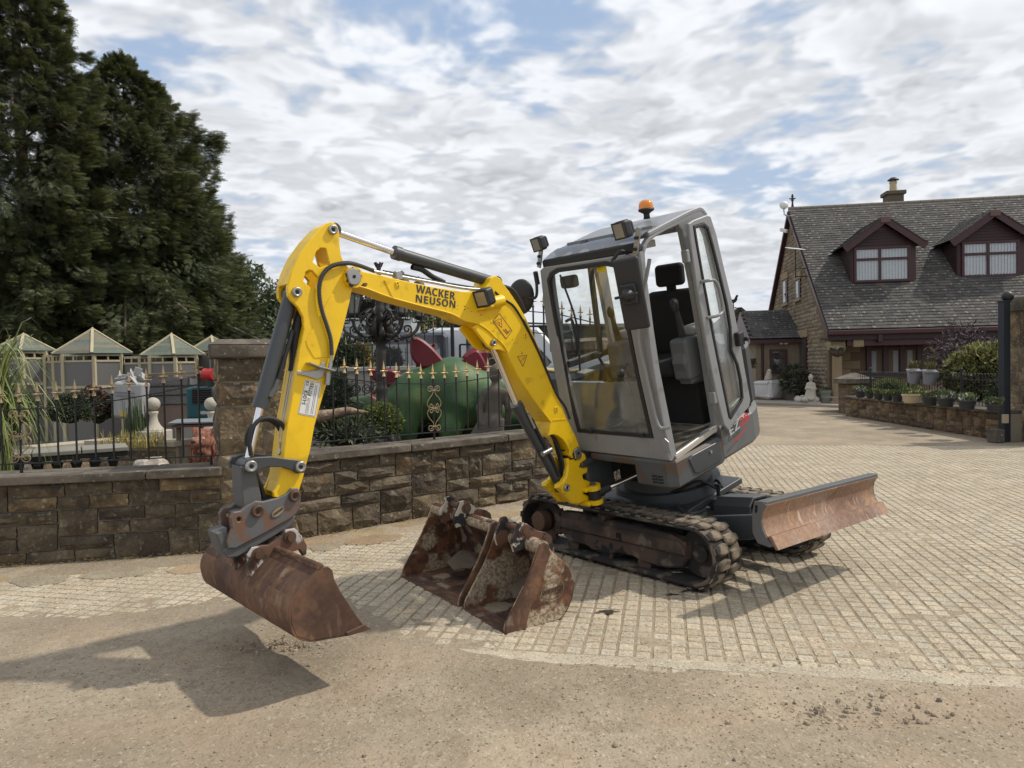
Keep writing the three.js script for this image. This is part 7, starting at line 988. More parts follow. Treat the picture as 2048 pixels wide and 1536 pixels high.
    f.lathe([[0.128, H - 0.07], [0.145, H - 0.05], [0.13, H - 0.03], [0.155, H - 0.01], [0.15, H + 0.03], [0.11, H + 0.05], [0.06, H + 0.14], [0.03, H + 0.16], [0.035, H + 0.19], [0, H + 0.22]], b.x, b.y, b.z, 18); for (let k = 0; k < 12; k++) { const c = k * 0.5236; f.add(new THREE.ConeGeometry(0.016, 0.05, 4), M4([b.x + Math.cos(c) * 0.15, b.y + H + 0.035, b.z + Math.sin(c) * 0.15])); }
    const ln = f.build('lantern', M.castIron, t); put('lantern_glass', new MB().add(new THREE.CylinderGeometry(0.118, 0.068, H - 0.12, 6, 1, true), M4([b.x, b.y + H / 2, b.z], [0, 0.52, 0])).geo(), P({ color: rgb(0.55, 0.58, 0.58), roughness: 0.25, transmission: 0.75, thickness: 0 }), ln); put('bulb_holder', new MB().cyl(b.clone().add(V(0, 0.05, 0)), b.clone().add(V(0, 0.16, 0)), 0.02).sph(0.035, b.x, b.y + 0.19, b.z).geo(), M.statue, ln); void arm;
  }
})();
(function dinosaur() {
  const D = 9.9, o = A(890, 785, D), t = thing('dinosaur_statue', 'large green plate-backed dinosaur statue with dark red plates behind the railing', 'statue', o); const a = (x, y, dz = 0) => A(x, y, D).sub(o).add(V(0, 0, dz));
  const green = S({ map: colorTex(512, 1.6, (u, v) => c3(c3([0.032, 0.080, 0.026], [0.068, 0.145, 0.048], step(0.3, 0.7, F(u, v, 4, 921, 4))), [0.10, 0.15, 0.03], step(0.55, 0.8, F(u, v, 5, 925, 4)) * 0.5)), roughness: 0.55, bumpMap: T.fine, bumpScale: 0.003 });
  const red = S({ color: rgb(0.175, 0.010, 0.022), map: T.grain, roughness: 0.5 });
  const cap = (p, r, q, r2) => [p.x, p.y, p.z, r, q.x, q.y, q.z, r2];
  new MB().add(blob([cap(a(560, 800), 0.03, a(660, 812), 0.06), cap(a(660, 812), 0.06, a(760, 808), 0.15), cap(a(760, 808), 0.15, a(840, 790), 0.36), cap(a(840, 790), 0.36, a(905, 783), 0.455), cap(a(905, 783), 0.455, a(960, 795), 0.37), cap(a(960, 795), 0.36, a(1010, 830), 0.22), cap(a(1010, 830), 0.22, a(1060, 846), 0.12), cap(a(1060, 846), 0.13, a(1110, 852), 0.07),
    cap(a(918, 812, 0.28), 0.22, a(905, 850, 0.34), 0.14), cap(a(905, 850, 0.34), 0.14, a(905, 893, 0.34), 0.12), cap(a(930, 812, -0.25), 0.2, a(945, 890, -0.3), 0.12), cap(a(835, 805, 0.25), 0.2, a(820, 850, 0.3), 0.12), cap(a(820, 850, 0.3), 0.12, a(825, 893, 0.3), 0.11), cap(a(990, 825, 0.2), 0.14, a(985, 893, 0.2), 0.09)], 0.035, 0.12)).build('body', green, t);
  const Zb = zoomed(640, 640, 4.876), plate = (pts, D2, ry) => { const c = pts.reduce((s, p) => [s[0] + p[0] / pts.length, s[1] + p[1] / pts.length], [0, 0]), cc = A(...Zb([c])[0], D2), q = Zb(pts).map((p) => A(p[0], p[1], D2).sub(cc)); const m = put('back_plate', boxUV(plain(slab(smooth2(q.map((v) => [v.x, v.y]).concat([[q[0].x, q[0].y]]), 3).slice(0, -1), 0.09, 0.03))), red, t); m.position.copy(cc.sub(o)); m.rotation.y = ry; };
  plate([[880, 200], [915, 160], [1000, 190], [1090, 262], [1165, 342], [1208, 400], [1185, 432], [1100, 458], [1012, 472], [930, 422], [884, 335]], 9.75, 0.15);
  plate([[930, 440], [1100, 240], [1120, 240], [1115, 300], [1160, 420], [1000, 480]], 10.1, 0.15);
  plate([[1400, 352], [1480, 300], [1540, 296], [1582, 350], [1622, 432], [1642, 520], [1622, 612], [1550, 592], [1460, 522], [1402, 432]], 9.8, 0.2);
  plate([[1362, 392], [1430, 310], [1530, 258], [1560, 300], [1635, 300], [1640, 350], [1600, 430], [1480, 440]], 10.15, 0.2);
  plate([[462, 490], [560, 470], [700, 482], [790, 540], [816, 572], [760, 642], [650, 650], [520, 582]], 9.85, 0.1);
  plate([[500, 690], [545, 690], [560, 762], [548, 775]], 9.85, 0.1); plate([[1850, 580], [1900, 640], [1960, 720], [2000, 800], [1900, 760], [1860, 690]], 9.8, 0.2);
  for (const [p, q] of [[[555, 790], [465, 735]], [[550, 800], [470, 745]]]) put('tail_spike', boxUV(plain(sweep(Zb([p, [(p[0] + q[0]) / 2, (p[1] + q[1]) / 2 - 6], q]).map((v) => A(v[0], v[1], 9.75).sub(o)), [0.03, 0.02, 0.004], 8))), S({ color: rgb(0.42, 0.13, 0.13), roughness: 0.5 }), t);
})();
(function gardenStatues() {
  { const D = 8.9, o = A(990, 860, D), t = thing('figure_statue', 'dark weathered statue of a draped woman seen from behind', 'statue', o); const a = (x, y, z = 0) => A(x, y, D).sub(o).add(V(0, 0, z)), cap = (p, r, q, r2) => [p.x, p.y, p.z, r, q.x, q.y, q.z, r2];
    const caps = [cap(a(990, 752), 0.075, a(992, 742), 0.085), cap(a(990, 768), 0.045, a(990, 778), 0.06), cap(a(972, 786), 0.055, a(1008, 786), 0.055), cap(a(990, 786), 0.10, a(988, 815), 0.10), cap(a(988, 815), 0.09, a(985, 845), 0.13), cap(a(985, 845), 0.14, a(980, 905), 0.20), cap(a(972, 786), 0.05, a(960, 815), 0.045), cap(a(960, 815), 0.042, a(962, 845, 0.1), 0.04), cap(a(1008, 786), 0.05, a(1018, 815), 0.045), cap(a(1018, 815), 0.042, a(1015, 850, -0.05), 0.04), cap(a(962, 850), 0.06, a(940, 895), 0.08)];
    for (let k = 0; k < 9; k++) caps.push(cap(a(1006 - k * 6, 838 + k * 1.5, 0.10), 0.02, a(1000 - k * 9, 905, 0.16), 0.03)); new MB().add(blob(caps, 0.018, 0.035)).build('body', S({ color: rgb(0.125, 0.105, 0.085), map: T.grain, roughness: 0.9, bumpMap: T.fine, bumpScale: 0.003 }), t); }
  { const D = 7.9, o = A(600, 838, D), t = thing('statue_tail', 'thick brown ridged tapering tail of an animal statue behind the yellow arm', 'statue'); const pts = [[470, 850], [560, 846], [640, 836], [672, 828], [700, 822], [722, 824], [736, 824]].map((p) => A(p[0], p[1], D)); void o; const g = sweep(pts, [0.16, 0.14, 0.085, 0.060, 0.045, 0.025, 0.006], 12); new MB().add(g).build('tail', S({ map: colorTex(256, 0.3, (u, v) => c3([0.20, 0.135, 0.09], [0.34, 0.25, 0.18], step(0.35, 0.65, F(u, v, 12, 941, 3)))), roughness: 0.9, bumpMap: T.fine, bumpScale: 0.008 }), t); new MB().cyl(V(pts[1].x, 0.1, pts[1].z), pts[1], 0.1, 0.1).build('support', M.twig, t); }
  // beast head at the foot of the pillar
  { const D = 7.2, o = A(408, 925, D), t = thing('beast_head_statue', 'red brown snarling big cat head statue beside the pillar', 'statue', o); const a = (x, y, z = 0) => A(x, y, D).sub(o).add(V(0, 0, z)), cap = (p, r, q, r2) => [p.x, p.y, p.z, r, q.x, q.y, q.z, r2];
    const fur = S({ map: colorTex(256, 0.25, (u, v) => c3([0.15, 0.050, 0.030], [0.34, 0.15, 0.095], step(0.35, 0.65, F(u, v * 0.4, 24, 951, 3)))), roughness: 0.85 });
    const b = new MB().add(blob([cap(a(409, 885), 0.115, a(407, 878), 0.11), cap(a(409, 880, 0.06), 0.075, a(407, 884, 0.17), 0.055), cap(a(405, 905, 0.02), 0.09, a(402, 960, -0.05), 0.10), cap(a(396, 868), 0.045, a(389, 860), 0.028), cap(a(421, 868), 0.045, a(428, 860), 0.028), cap(a(418, 906, 0.05), 0.06, a(424, 950, 0.0), 0.06), cap(a(407, 897, 0.10), 0.05, a(406, 899, 0.14), 0.04)], 0.010, 0.03)).build('head', fur, t);
    const r = rng(12), tf = new MB(); for (let k = 0; k < 110; k++) { const s = r() < 0.5 ? -1 : 1, x = 408 + s * (18 + 5 * r()), y = 880 + 52 * r(), p = a(x, y, -0.02 + 0.08 * r()), q = p.clone().add(V(s * (0.02 + 0.03 * r()), -0.05 - 0.05 * r(), 0.02)); tf.add(new THREE.ConeGeometry(0.011, p.distanceTo(q), 4), new THREE.Matrix4().compose(p.clone().add(q).multiplyScalar(0.5), new THREE.Quaternion().setFromUnitVectors(V(0, 1, 0), q.clone().sub(p).normalize()), V(1, 1, 1))); } kind(tf.build('mane', fur, t), 'stuff');
    new MB().sph(0.022, a(405, 879).x, a(405, 879).y, 0.215, 1.3, 0.8, 0.8).build('nose', S({ color: rgb(0.05, 0.03, 0.03), roughness: 0.4 }), t); for (const s of [-1, 1]) new MB().sph(0.016, a(408, 876).x + s * 0.048, a(408, 875).y, 0.125).build('eye', M.statue, t); void b; new MB().cyl(a(402, 895, 0.15), a(402, 905, 0.15), 0.012, 0.003, 8).build('fang', M.statue, t); }
  { const p = A(304, 935, 6.9), t = thing('pale_rock', 'pale rough rock behind the left railing', 'rock', p); const g = new THREE.IcosahedronGeometry(0.15, 3), q = g.attributes.position; for (let i = 0; i < q.count; i++) { const k = 0.7 + 0.6 * n3(q.getX(i) * 14, q.getY(i) * 14, q.getZ(i) * 14, 5); q.setXYZ(i, q.getX(i) * k * 1.1, q.getY(i) * k * 0.75, q.getZ(i) * k); } g.computeVertexNormals(); new MB().add(g).build('stone', S({ color: rgb(0.50, 0.45, 0.38), map: T.grain, roughness: 1 }), t); }
  for (const [x, lab] of [[308, 'stone ball finial on a pedestal left of the teal machine'], [424, 'stone ball finial half hidden by the pillar']]) { const p = A(x, 862, 9.4), t = thing('ball_finial', lab, 'finial', p), y = (py) => A(x, py, 9.4).y - p.y; new MB().sph(0.088, 0, y(808), 0, 1, 1, 1, 24).build('ball', M.statue, t); new MB().lathe([[0, 0], [0.14, 0], [0.14, 0.02], [0.12, 0.03], [0.085, 0.07], [0.055, 0.13], [0.045, 0.20], [0.06, 0.235], [0.06, 0.26], [0, 0.27]], 0, 0, 0, 20).rbox(0.34, 0.5, 0.34, 0, -0.24, 0, 0.02).build('pedestal', M.statue, t); }
})();
(function yardClutter() {
  // bulk bag, wrapped pallet stack, teal machine, beacon lamp
  { const p = A(262, 838, 11.2), t = thing('bulk_bag', 'white woven bulk bag full of rubbish leaning in the garden', 'bag', p, 0.25), g = new RoundedBoxGeometry(0.44, 0.58, 0.4, 6, 0.06), q = g.attributes.position; for (let i = 0; i < q.count; i++) { const k = 1 + 0.22 * (n3(q.getX(i) * 9, q.getY(i) * 9, q.getZ(i) * 9, 6) - 0.5); q.setXYZ(i, q.getX(i) * k + 0.06 * q.getY(i), q.getY(i), q.getZ(i) * k); } g.computeVertexNormals(); new MB().add(g, M4([0, 0.30, 0], [0, 0, -0.12])).build('sack', S({ color: rgb(0.38, 0.40, 0.43), map: T.wood, roughness: 0.8 }), t); const r = rng(14); const sh = new MB(); for (let k = 0; k < 14; k++) sh.add(slab([[-0.1, -0.04], [0.09, -0.06], [0.12, 0.05], [-0.05, 0.07]], 0.01, 0.002), M4([(r() - 0.4) * 0.4, 0.60 + 0.12 * r(), (r() - 0.5) * 0.3], [r() * 2, r() * 6, r() * 2])); kind(sh.build('torn_wrapping', S({ color: rgb(0.46, 0.46, 0.45), roughness: 0.6 }), t), 'stuff'); new MB().box(0.10, 0.09, 0.004, -0.05, 0.10, 0.222, 0, 0, -0.12).build('yellow_label', S({ color: rgb(0.45, 0.36, 0.12), roughness: 0.7 }), t); for (const y of [0.42, 0.37]) new MB().box(0.28, 0.02, 0.003, -0.02, y, 0.226, 0, 0, -0.10).build('print_line', S({ color: rgb(0.16, 0.17, 0.2), roughness: 0.7 }), t); }
  { const p = A(342, 806, 12.2), t = thing('wrapped_stack', 'tall stack of grey film wrapped goods with boards on top', 'pallet stack', p, 0.1), r = rng(22); for (let k = 0; k < 3; k++) { const g = new RoundedBoxGeometry(0.78, 0.16, 0.5, 5, 0.02), q = g.attributes.position; for (let i = 0; i < q.count; i++) { const m = 1 + 0.05 * (r() - 0.5); q.setXYZ(i, q.getX(i) * m, q.getY(i), q.getZ(i) * m); } g.computeVertexNormals(); new MB().add(g, M4([0, 0.06 + k * 0.155, 0])).build('wrapped_layer', P({ color: rgb(0.15, 0.14, 0.135), roughness: 0.35, clearcoat: 0.5, bumpMap: T.fine, bumpScale: 0.012 }), t); } for (let k = 0; k < 2; k++) new MB().rbox(0.90, 0.02, 0.24, 0.02, 0.49 + k * 0.025, 0.0, 0.004, 0, 0.05 * k, 0.04).build('board', S({ color: rgb(0.30, 0.235, 0.16), map: T.wood, roughness: 0.9 }), t); new MB().rbox(0.8, 0.4, 0.5, 0, -0.2, -0.02, 0.02).build('lower_load', S({ color: rgb(0.24, 0.17, 0.14), map: T.grain, roughness: 0.9 }), t); }
  { const p = A(410, 832, 10.4), t = thing('teal_machine', 'teal metal machine casing with black louvred grille', 'machine', p, 0.2), teal = S({ color: rgb(0.012, 0.13, 0.15), map: T.dusty, roughness: 0.45 }); new MB().rbox(0.42, 0.46, 0.4, 0, 0.20, 0, 0.04, 0, 0, 0, 2).build('casing', teal, t); new MB().box(0.26, 0.22, 0.02, 0.01, 0.30, 0.20).build('grille', M.blackMat, t); for (let k = 0; k < 7; k++) new MB().rbox(0.26, 0.012, 0.02, 0.01, 0.20 + k * 0.032, 0.212, 0.003, 0.5).build('louvre', M.plastic, t); new MB().add(new THREE.CylinderGeometry(0.055, 0.055, 0.01, 24), M4([0.02, 0.06, 0.205], [Math.PI / 2, 0, 0], [1, 1, 0.45])).build('badge', S({ color: rgb(0.4, 0.42, 0.42), roughness: 0.4 }), t);
    const q = A(414, 749, 10.3), u = thing('red_drum', 'bright red round drum end above the teal machine', 'drum', q, -0.4); new MB().add(new THREE.CylinderGeometry(0.085, 0.085, 0.18, 26), M4([0.06, 0, 0], [0, 0, Math.PI / 2])).build('shell', S({ color: rgb(0.45, 0.012, 0.012), roughness: 0.35 }), u); new MB().add(new THREE.TorusGeometry(0.078, 0.012, 8, 26), M4([-0.03, 0, 0], [0, Math.PI / 2, 0])).build('rim', S({ color: rgb(0.55, 0.03, 0.02), roughness: 0.35 }), u); new MB().rbox(0.06, 0.26, 0.06, 0.06, -0.18, 0, 0.01).build('bracket', M.iron, u); }
  { const a = A(400, 845, 9.0), t = thing('garden_shelf', 'slate topped wooden shelf between the stone balls', 'shelf', a, 0.15); new MB().rbox(0.62, 0.022, 0.36, -0.02, 0.02, 0, 0.004, 0.06).build('slate_top', S({ color: rgb(0.20, 0.22, 0.24), roughness: 0.5 }), t); new MB().rbox(0.6, 0.03, 0.3, 0.0, -0.03, 0, 0.004).build('frame', S({ color: rgb(0.16, 0.07, 0.04), roughness: 0.7 }), t); for (const x of [-0.26, 0.26]) new MB().rbox(0.05, 0.7, 0.05, x, -0.38, 0, 0.006).build('leg', M.twig, t); }
  // long slab bench on cast iron supports
  { const a = A(-40, 905, 7.3), b = A(255, 893, 8.0), d = b.clone().sub(a); d.y = 0; const L = d.length(), y = 0.60, t = thing('slab_bench', 'long grey slab table on black cast iron supports behind the left railing', 'table', [a.x, 0.12, a.z], Math.atan2(-d.z, d.x)); for (let k = 0; k < 3; k++) new MB([k, 0.2]).rbox(L / 3 - 0.01, 0.045, 0.55, L * (k + 0.5) / 3, y, 0, 0.008).build('slab', S({ color: rgb(0.24, 0.23, 0.20), map: T.grain, roughness: 0.9 }), t); new MB().rbox(L, 0.05, 0.50, L / 2, y - 0.05, 0, 0.01).build('under_rail', M.iron, t);
    for (let k = 0; k < 7; k++) { const x = 0.15 + k * (L - 0.3) / 6, g = new MB().lathe([[0.07, 0], [0.08, 0.04], [0.030, 0.12], [0.036, 0.3], [0.026, 0.45], [0.028, y - 0.22], [0.045, y - 0.16], [0.06, y - 0.10], [0, y - 0.10]], x, 0, 0.16, 12).rbox(0.07, 0.06, 0.5, x, y - 0.10, 0, 0.01).rbox(0.05, y - 0.1, 0.05, x, (y - 0.1) / 2, -0.16, 0.01); g.build('leg', M.iron, t); } }
  // raised beds with stone edges
  for (const [p, q, name, lab, h] of [[[70, 872], [240, 868], 'raised_bed_wall', 'low stone wall of the raised bed under the clipped hedge', 0.55], [[180, 893], [352, 868], 'bed_edge', 'slanting sawn stone edge in front of the yellow grass', 0.62]]) { const a = A(...p, 9.3), b = A(...q, name === 'bed_edge' ? 8.9 : 10.2), d = b.clone().sub(a); d.y = 0; const L = d.length(), t = thing(name, lab, 'wall', [a.x, 0, a.z], Math.atan2(-d.z, d.x)); new MB().rbox(L, h, 0.24, L / 2, h / 2, -0.12, 0.01).build('core', M.mortar, t); stoneFace(t, L, h - 0.06, 120 + p[0], { uh: 0.14, wmin: 0.2, wmax: 0.4, tints: warmTints, proud: 0.012 }); new MB([p[0], 1]).rbox(L + 0.05, 0.07, 0.34, L / 2, h + 0.03, -0.10, 0.01).build('coping', S({ color: rgb(0.42, 0.37, 0.29), map: T.grain, roughness: 0.9 }), t); }
})();
(function aviary() {
  const D = 15.5, cream = S({ color: rgb(0.52, 0.47, 0.33), map: T.wood, roughness: 0.8 }), boardT = [[0.135, 0.175, 0.155], [0.17, 0.205, 0.175], [0.215, 0.205, 0.165], [0.15, 0.165, 0.135]].map((c) => S({ color: rgb(...c), map: T.wood, roughness: 0.9 })), mesh = P({ color: rgb(0.22, 0.215, 0.205), roughness: 0.4, transmission: 0.35, thickness: 0 }), felt = S({ color: rgb(0.10, 0.105, 0.105), roughness: 1 });
  const screen = (t, x0, x1, z0, z1, yT, yB = 0.1) => {      // a glazed bay between two posts
    const a = V(x0, 0, z0), b = V(x1, 0, z1), L = a.distanceTo(b), d = b.clone().sub(a).normalize(), at = (s, y) => a.clone().addScaledVector(d, s).setY(y), y2 = yT - 0.155, ym = yT - 0.70;
    for (const [u, y] of [[0.05, yT - 0.025], [0.04, y2], [0.05, ym], [0.05, yB]]) put('rail', new MB().bar(at(0, y), at(L, y), u, 0.04).geo(), cream, t);
    put('post', new MB().bar(at(0, yB), at(0, yT), 0.075, 0.06, V(0, 0, 1)).geo(), cream, t);
    const n = Math.max(2, Math.round(L / 0.22)); for (let k = 1; k < n; k++) put('glazing_bar', new MB().bar(at(L * k / n, y2), at(L * k / n, yT), 0.022, 0.03, V(0, 0, 1)).geo(), cream, t);
    const pane = (y0, y1, m) => put('panel', boxUV(plain(new THREE.BoxGeometry(L - 0.05, y1 - y0 - 0.03, 0.008).applyMatrix4(new THREE.Matrix4().makeBasis(d, V(0, 1, 0), d.clone().cross(V(0, 1, 0))).setPosition(at(L / 2, (y0 + y1) / 2))))), m, t); pane(ym, y2, mesh); pane(yB, ym, mesh);
  };
  const pav = [[47, 671, 97, 'leftmost of the wooden aviary pavilions, half behind the tall grass'], [185, 660, 251, 'wooden aviary pavilion with a pale plank roof, right of the tall grass'], [343, 671, 398, 'wooden aviary pavilion with a green plank roof behind the bulk bag'], [423, 675, 466, 'small aviary pavilion roof just beside the stone pillar']];
  let prev = null; const r = rng(44);
  pav.forEach(([px, py, ex, lab], i) => {
    const D2 = D + (i === 3 ? 1.5 : 0), pk = A(px, py, D2), ev = A(ex, i === 1 ? 707 : i === 2 ? 710 : 702, D2 - 0.15), R = ev.x - pk.x, eY = ev.y, t = thing('aviary_pavilion', lab, 'aviary', [pk.x, 0, pk.z], 0);
    const vt = Array.from({ length: 6 }, (_, k) => { const a = k * Math.PI / 3 + 0.07; return V(Math.cos(a) * R * 1.12, eY, Math.sin(a) * R * 1.0); });
    for (let k = 0; k < 6; k++) {
      const a = vt[k], b = vt[(k + 1) % 6], top = V(0, pk.y, 0), mid = a.clone().add(b).multiplyScalar(0.5), q = new MB(), rows = 9, up = top.clone().sub(mid), nrm = b.clone().sub(a).cross(up).normalize(); if (nrm.y < 0) nrm.negate();
      const fr = put('roof_facet', (() => { const g = new THREE.BufferGeometry(), dn = V(0, -0.02, 0); const P3 = [a, b, top, a.clone().add(dn), b.clone().add(dn), top.clone().add(dn)].flatMap((v) => v.toArray()); g.setAttribute('position', new THREE.Float32BufferAttribute(P3, 3)); g.setIndex([0, 2, 1, 3, 4, 5]); const h = g.toNonIndexed(); h.computeVertexNormals(); return boxUV(h); })(), felt, t);
      if (mid.z < 0.1 * R && k !== 0) { if (mid.z < -0.2) continue; }
      for (let j = 0; j < rows; j++) { const u = (j + 0.45) / rows, e = (j + 0.9) / rows, pa = a.clone().lerp(top, u), pb = b.clone().lerp(top, u); put('roof_board', new MB([r() * 3, r() * 3]).bar(pa.addScaledVector(nrm, 0.012), pb.addScaledVector(nrm, 0.012), up.length() / rows * 0.93, 0.014, up.clone().normalize().addScaledVector(nrm, 0.12)).geo(), boardT[(i === 1 && r() < 0.6) ? 2 : Math.floor(r() * 4)], fr); void e; }
    }
    for (const v of vt) put('hip_batten', new MB().bar(v.clone().add(V(0, 0.02, 0)), V(0, pk.y + 0.03, 0), 0.03, 0.055).geo(), cream, t);
    put('roof_knob', new MB().add(new THREE.ConeGeometry(0.05, 0.06, 6), M4([0, pk.y + 0.04, 0])).geo(), cream, t);
    const w = R * 0.92, fz = R * 0.85; screen(t, -w, -w * 0.34, fz * 0.35, fz, eY); screen(t, -w * 0.34, w * 0.52, fz, fz * 0.92, eY); screen(t, w * 0.52, w, fz * 0.92, fz * 0.3, eY); put('post', new MB().bar(V(w, 0.1, fz * 0.3), V(w, eY, fz * 0.3), 0.075, 0.06, V(0, 0, 1)).geo(), cream, t);
    put('back_wall', new MB().box(2 * w, eY, 0.04, 0, eY / 2, -R * 0.8).geo(), S({ color: rgb(0.16, 0.155, 0.14), map: T.wood, roughness: 0.9 }), t);
    if (prev) { const x0 = prev.x + prev.w, x1 = pk.x - w; if (x1 > x0 + 0.1) { const s = thing('aviary_screen', 'glazed aviary screen linking ' + ['', 'the half hidden pavilion and the pale roofed one', 'the pale roofed pavilion and the green roofed one', 'the green roofed pavilion and the small one'][i], 'screen', [x0, 0, pk.z + fz * 0.3]); const n = Math.max(1, Math.round((x1 - x0) / 0.45)); for (let k = 0; k < n; k++) screen(s, (x1 - x0) * k / n, (x1 - x0) * (k + 1) / n, 0, 0, eY); put('back_wall', new MB().box(x1 - x0, eY, 0.04, (x1 - x0) / 2, eY / 2, -R).geo(), S({ color: rgb(0.16, 0.155, 0.14), map: T.wood, roughness: 0.9 }), s); } }
    prev = { x: pk.x, w };
  });
})();
(function farYard() {
  // second railing with a rising top behind the dinosaur, scroll band, gate
  const D = 12.6, a = A(600, 760, D).setY(0), n = V(0, 0, 1), dir = V(1, 0, 0), loc = (x, y) => { const p = onPlane(x, y, a, n); return [p.x - a.x, p.y]; };
  const topL = [[596, 694], [664, 692], [760, 690], [800, 681], [850, 666], [904, 645]], topY = (x) => { for (let k = 0; k < topL.length - 1; k++) if (x <= topL[k + 1][0]) return mix(topL[k][1], topL[k + 1][1], (x - topL[k][0]) / (topL[k + 1][0] - topL[k][0])); return 645; };
  const bars = []; for (let x = 604; x < 905; x += 17.5) bars.push([...loc(x, topY(x) - 3), 1]); const t = railing('iron_railing', 'black railing with a rising top rail and gold spikes behind the lamp post', a, dir, { bars, rails: [topL.map((p) => loc(...p)), [loc(596, 766), loc(905, 766)], [loc(596, 790), loc(905, 790)]], y0: () => 0.5, r: 0.011, gold: M.goldDull, fs: 0.9 });
  for (let x = 610; x < 900; x += 20.5) { const q = loc(x, 778); put('scroll_ring', new MB().torus(0.075, 0.010, q[0], q[1], 0).torus(0.035, 0.009, q[0] + 0.02, q[1], 0).geo(), M.iron, t); }
  const pq = loc(905, 645); new MB().rbox(0.045, pq[1], 0.045, pq[0], pq[1] / 2, 0, 0.004).build('end_post', M.iron, t);
  { const g = thing('iron_gate', 'black iron gate leaf with rings right of the rising railing', 'gate', [pq[0] + a.x + 0.10, 0, a.z - 0.3], -0.2); const w = 0.9, H = 1.95; for (let k = 0; k <= 6; k++) put('bar', new MB().cyl(V(k * w / 6, 0.3, 0), V(k * w / 6, H + 0.12 * Math.sin(k / 6 * 3.14), 0), k % 6 ? 0.011 : 0.022, undefined, 8).geo(), M.iron, g); for (const y of [0.4, 1.2, 1.95]) new MB().bar(V(0, y, 0), V(w, y, 0), 0.03, 0.02).build('rail', M.iron, g); for (const x of [0.3, 0.6]) new MB().torus(0.09, 0.012, x, 1.6, 0.01).build('ring', M.goldDull, g); }
  // railing on the wall beyond the boom, seen left of the cab and through its windows
  { const b = rightA.clone().addScaledVector(RD, 3.6).addScaledVector(V(-0.63, 0, -0.776), 0.3), nn = V(0.63, 0, 0.776), lc = (x, y) => { const p = onPlane(x, y, b, nn); return [p.clone().sub(b).dot(RD), p.y]; }; const bs = []; for (const x of [1066, 1087, 1124, 1143, 1161, 1180]) bs.push([...lc(x, x < 1100 ? 612 : 626 + (x - 1124) * 0.2), 1]); railing('iron_railing', 'black spiked railing above the wall just left of the cab', b, RD, { bars: bs, rails: [[lc(1050, 622), lc(1110, 627), lc(1200, 648)], [lc(1050, 664), lc(1200, 676)]], y0: () => 1.3, r: 0.011, gold: M.goldDull }); }
  // a van and a car parked behind, a pale store, a low shed roof
  const blue = P({ color: rgb(0.010, 0.014, 0.028), roughness: 0.22, clearcoat: 1, clearcoatRoughness: 0.06 }), whiteP = P({ color: rgb(0.62, 0.64, 0.66), roughness: 0.35, clearcoat: 0.8 });
  const wheel = (t, x, z, rr = 0.33) => { const w = put('wheel', new MB().add(new THREE.CylinderGeometry(rr * 0.62, rr * 0.62, 0.20, 20), M4([x, rr, z], [Math.PI / 2, 0, 0])).geo(), M.steel, t); put('tyre', new MB().torus(rr * 0.82, rr * 0.20, x, rr, z, 0, 0, 0, 24).geo(), M.black, w); };
  const vehicle = (name, label, cat, pos, ry, prof, win, W, paint, wx) => { const t = thing(name, label, cat, pos, ry); new MB().add(slab(prof, W, 0.06)).build('body', paint, t); for (const w of win) for (const z of [W / 2 + 0.002, -W / 2 - 0.002]) put('side_window', boxUV(plain(slab(w, 0.012, 0.002).translate(0, 0, z))), M.windowPane, t); for (const x of wx) for (const z of [W / 2 - 0.1, -W / 2 + 0.1]) wheel(t, x, z); new MB().rbox(0.05, 0.12, 0.3, prof[0][0] + 0.02, 0.75, W / 2 - 0.3, 0.02).build('headlight', M.lens, t); new MB().add(slab([[prof[0][0] + 0.1, 0.95], [prof[0][0] + 2.9, 0.97], [prof[0][0] + 2.9, 0.99], [prof[0][0] + 0.1, 0.97]], W + 0.012, 0.002)).build('trim_line', M.steel, t); return t; };
  const vb = A(836, 720, 16.5); vehicle('dark_van', 'dark navy van parked behind the railings', 'van', [vb.x, 0.12, vb.z], 0.0, [[-1.3, 0.35], [-1.3, 2.08], [-1.15, 2.2], [0.7, 2.2], [0.78, 2.1], [0.8, 0.35]], [[[-1.1, 1.35], [-1.1, 1.95], [0.6, 1.95], [0.6, 1.35]]], 1.7, blue, [-0.8, 0.4]);
  const cb = A(820, 760, 14.6); vehicle('grey_car', 'dark grey car whose curved roof shows under the navy van', 'car', [cb.x, 0.0, cb.z], 0.0, [[-0.75, 0.3], [-0.78, 0.8], [-0.5, 1.1], [0.0, 1.40], [0.7, 1.46], [1.8, 1.40], [2.2, 1.0], [2.3, 0.3]], [[[-0.35, 1.08], [0.05, 1.33], [0.7, 1.39], [0.75, 1.05]], [[0.85, 1.05], [0.82, 1.39], [1.6, 1.34], [1.8, 1.05]]], 1.6, P({ color: rgb(0.05, 0.056, 0.062), roughness: 0.3, clearcoat: 0.9 }), [-0.2, 1.75]);
  const wv = A(925, 715, 17.2); vehicle('white_van', 'white van parked beyond the gate behind the dinosaur', 'van', [wv.x - 0.35, 0.12, wv.z], -0.05, [[-0.35, 0.35], [-0.35, 2.28], [-0.2, 2.34], [2.2, 2.3], [2.9, 1.5], [3.6, 1.2], [3.7, 0.35]], [[[0.55, 1.45], [0.55, 2.1], [2.0, 2.08], [2.5, 1.5], [2.4, 1.4]]], 1.8, whiteP, [0.2, 2.9]);
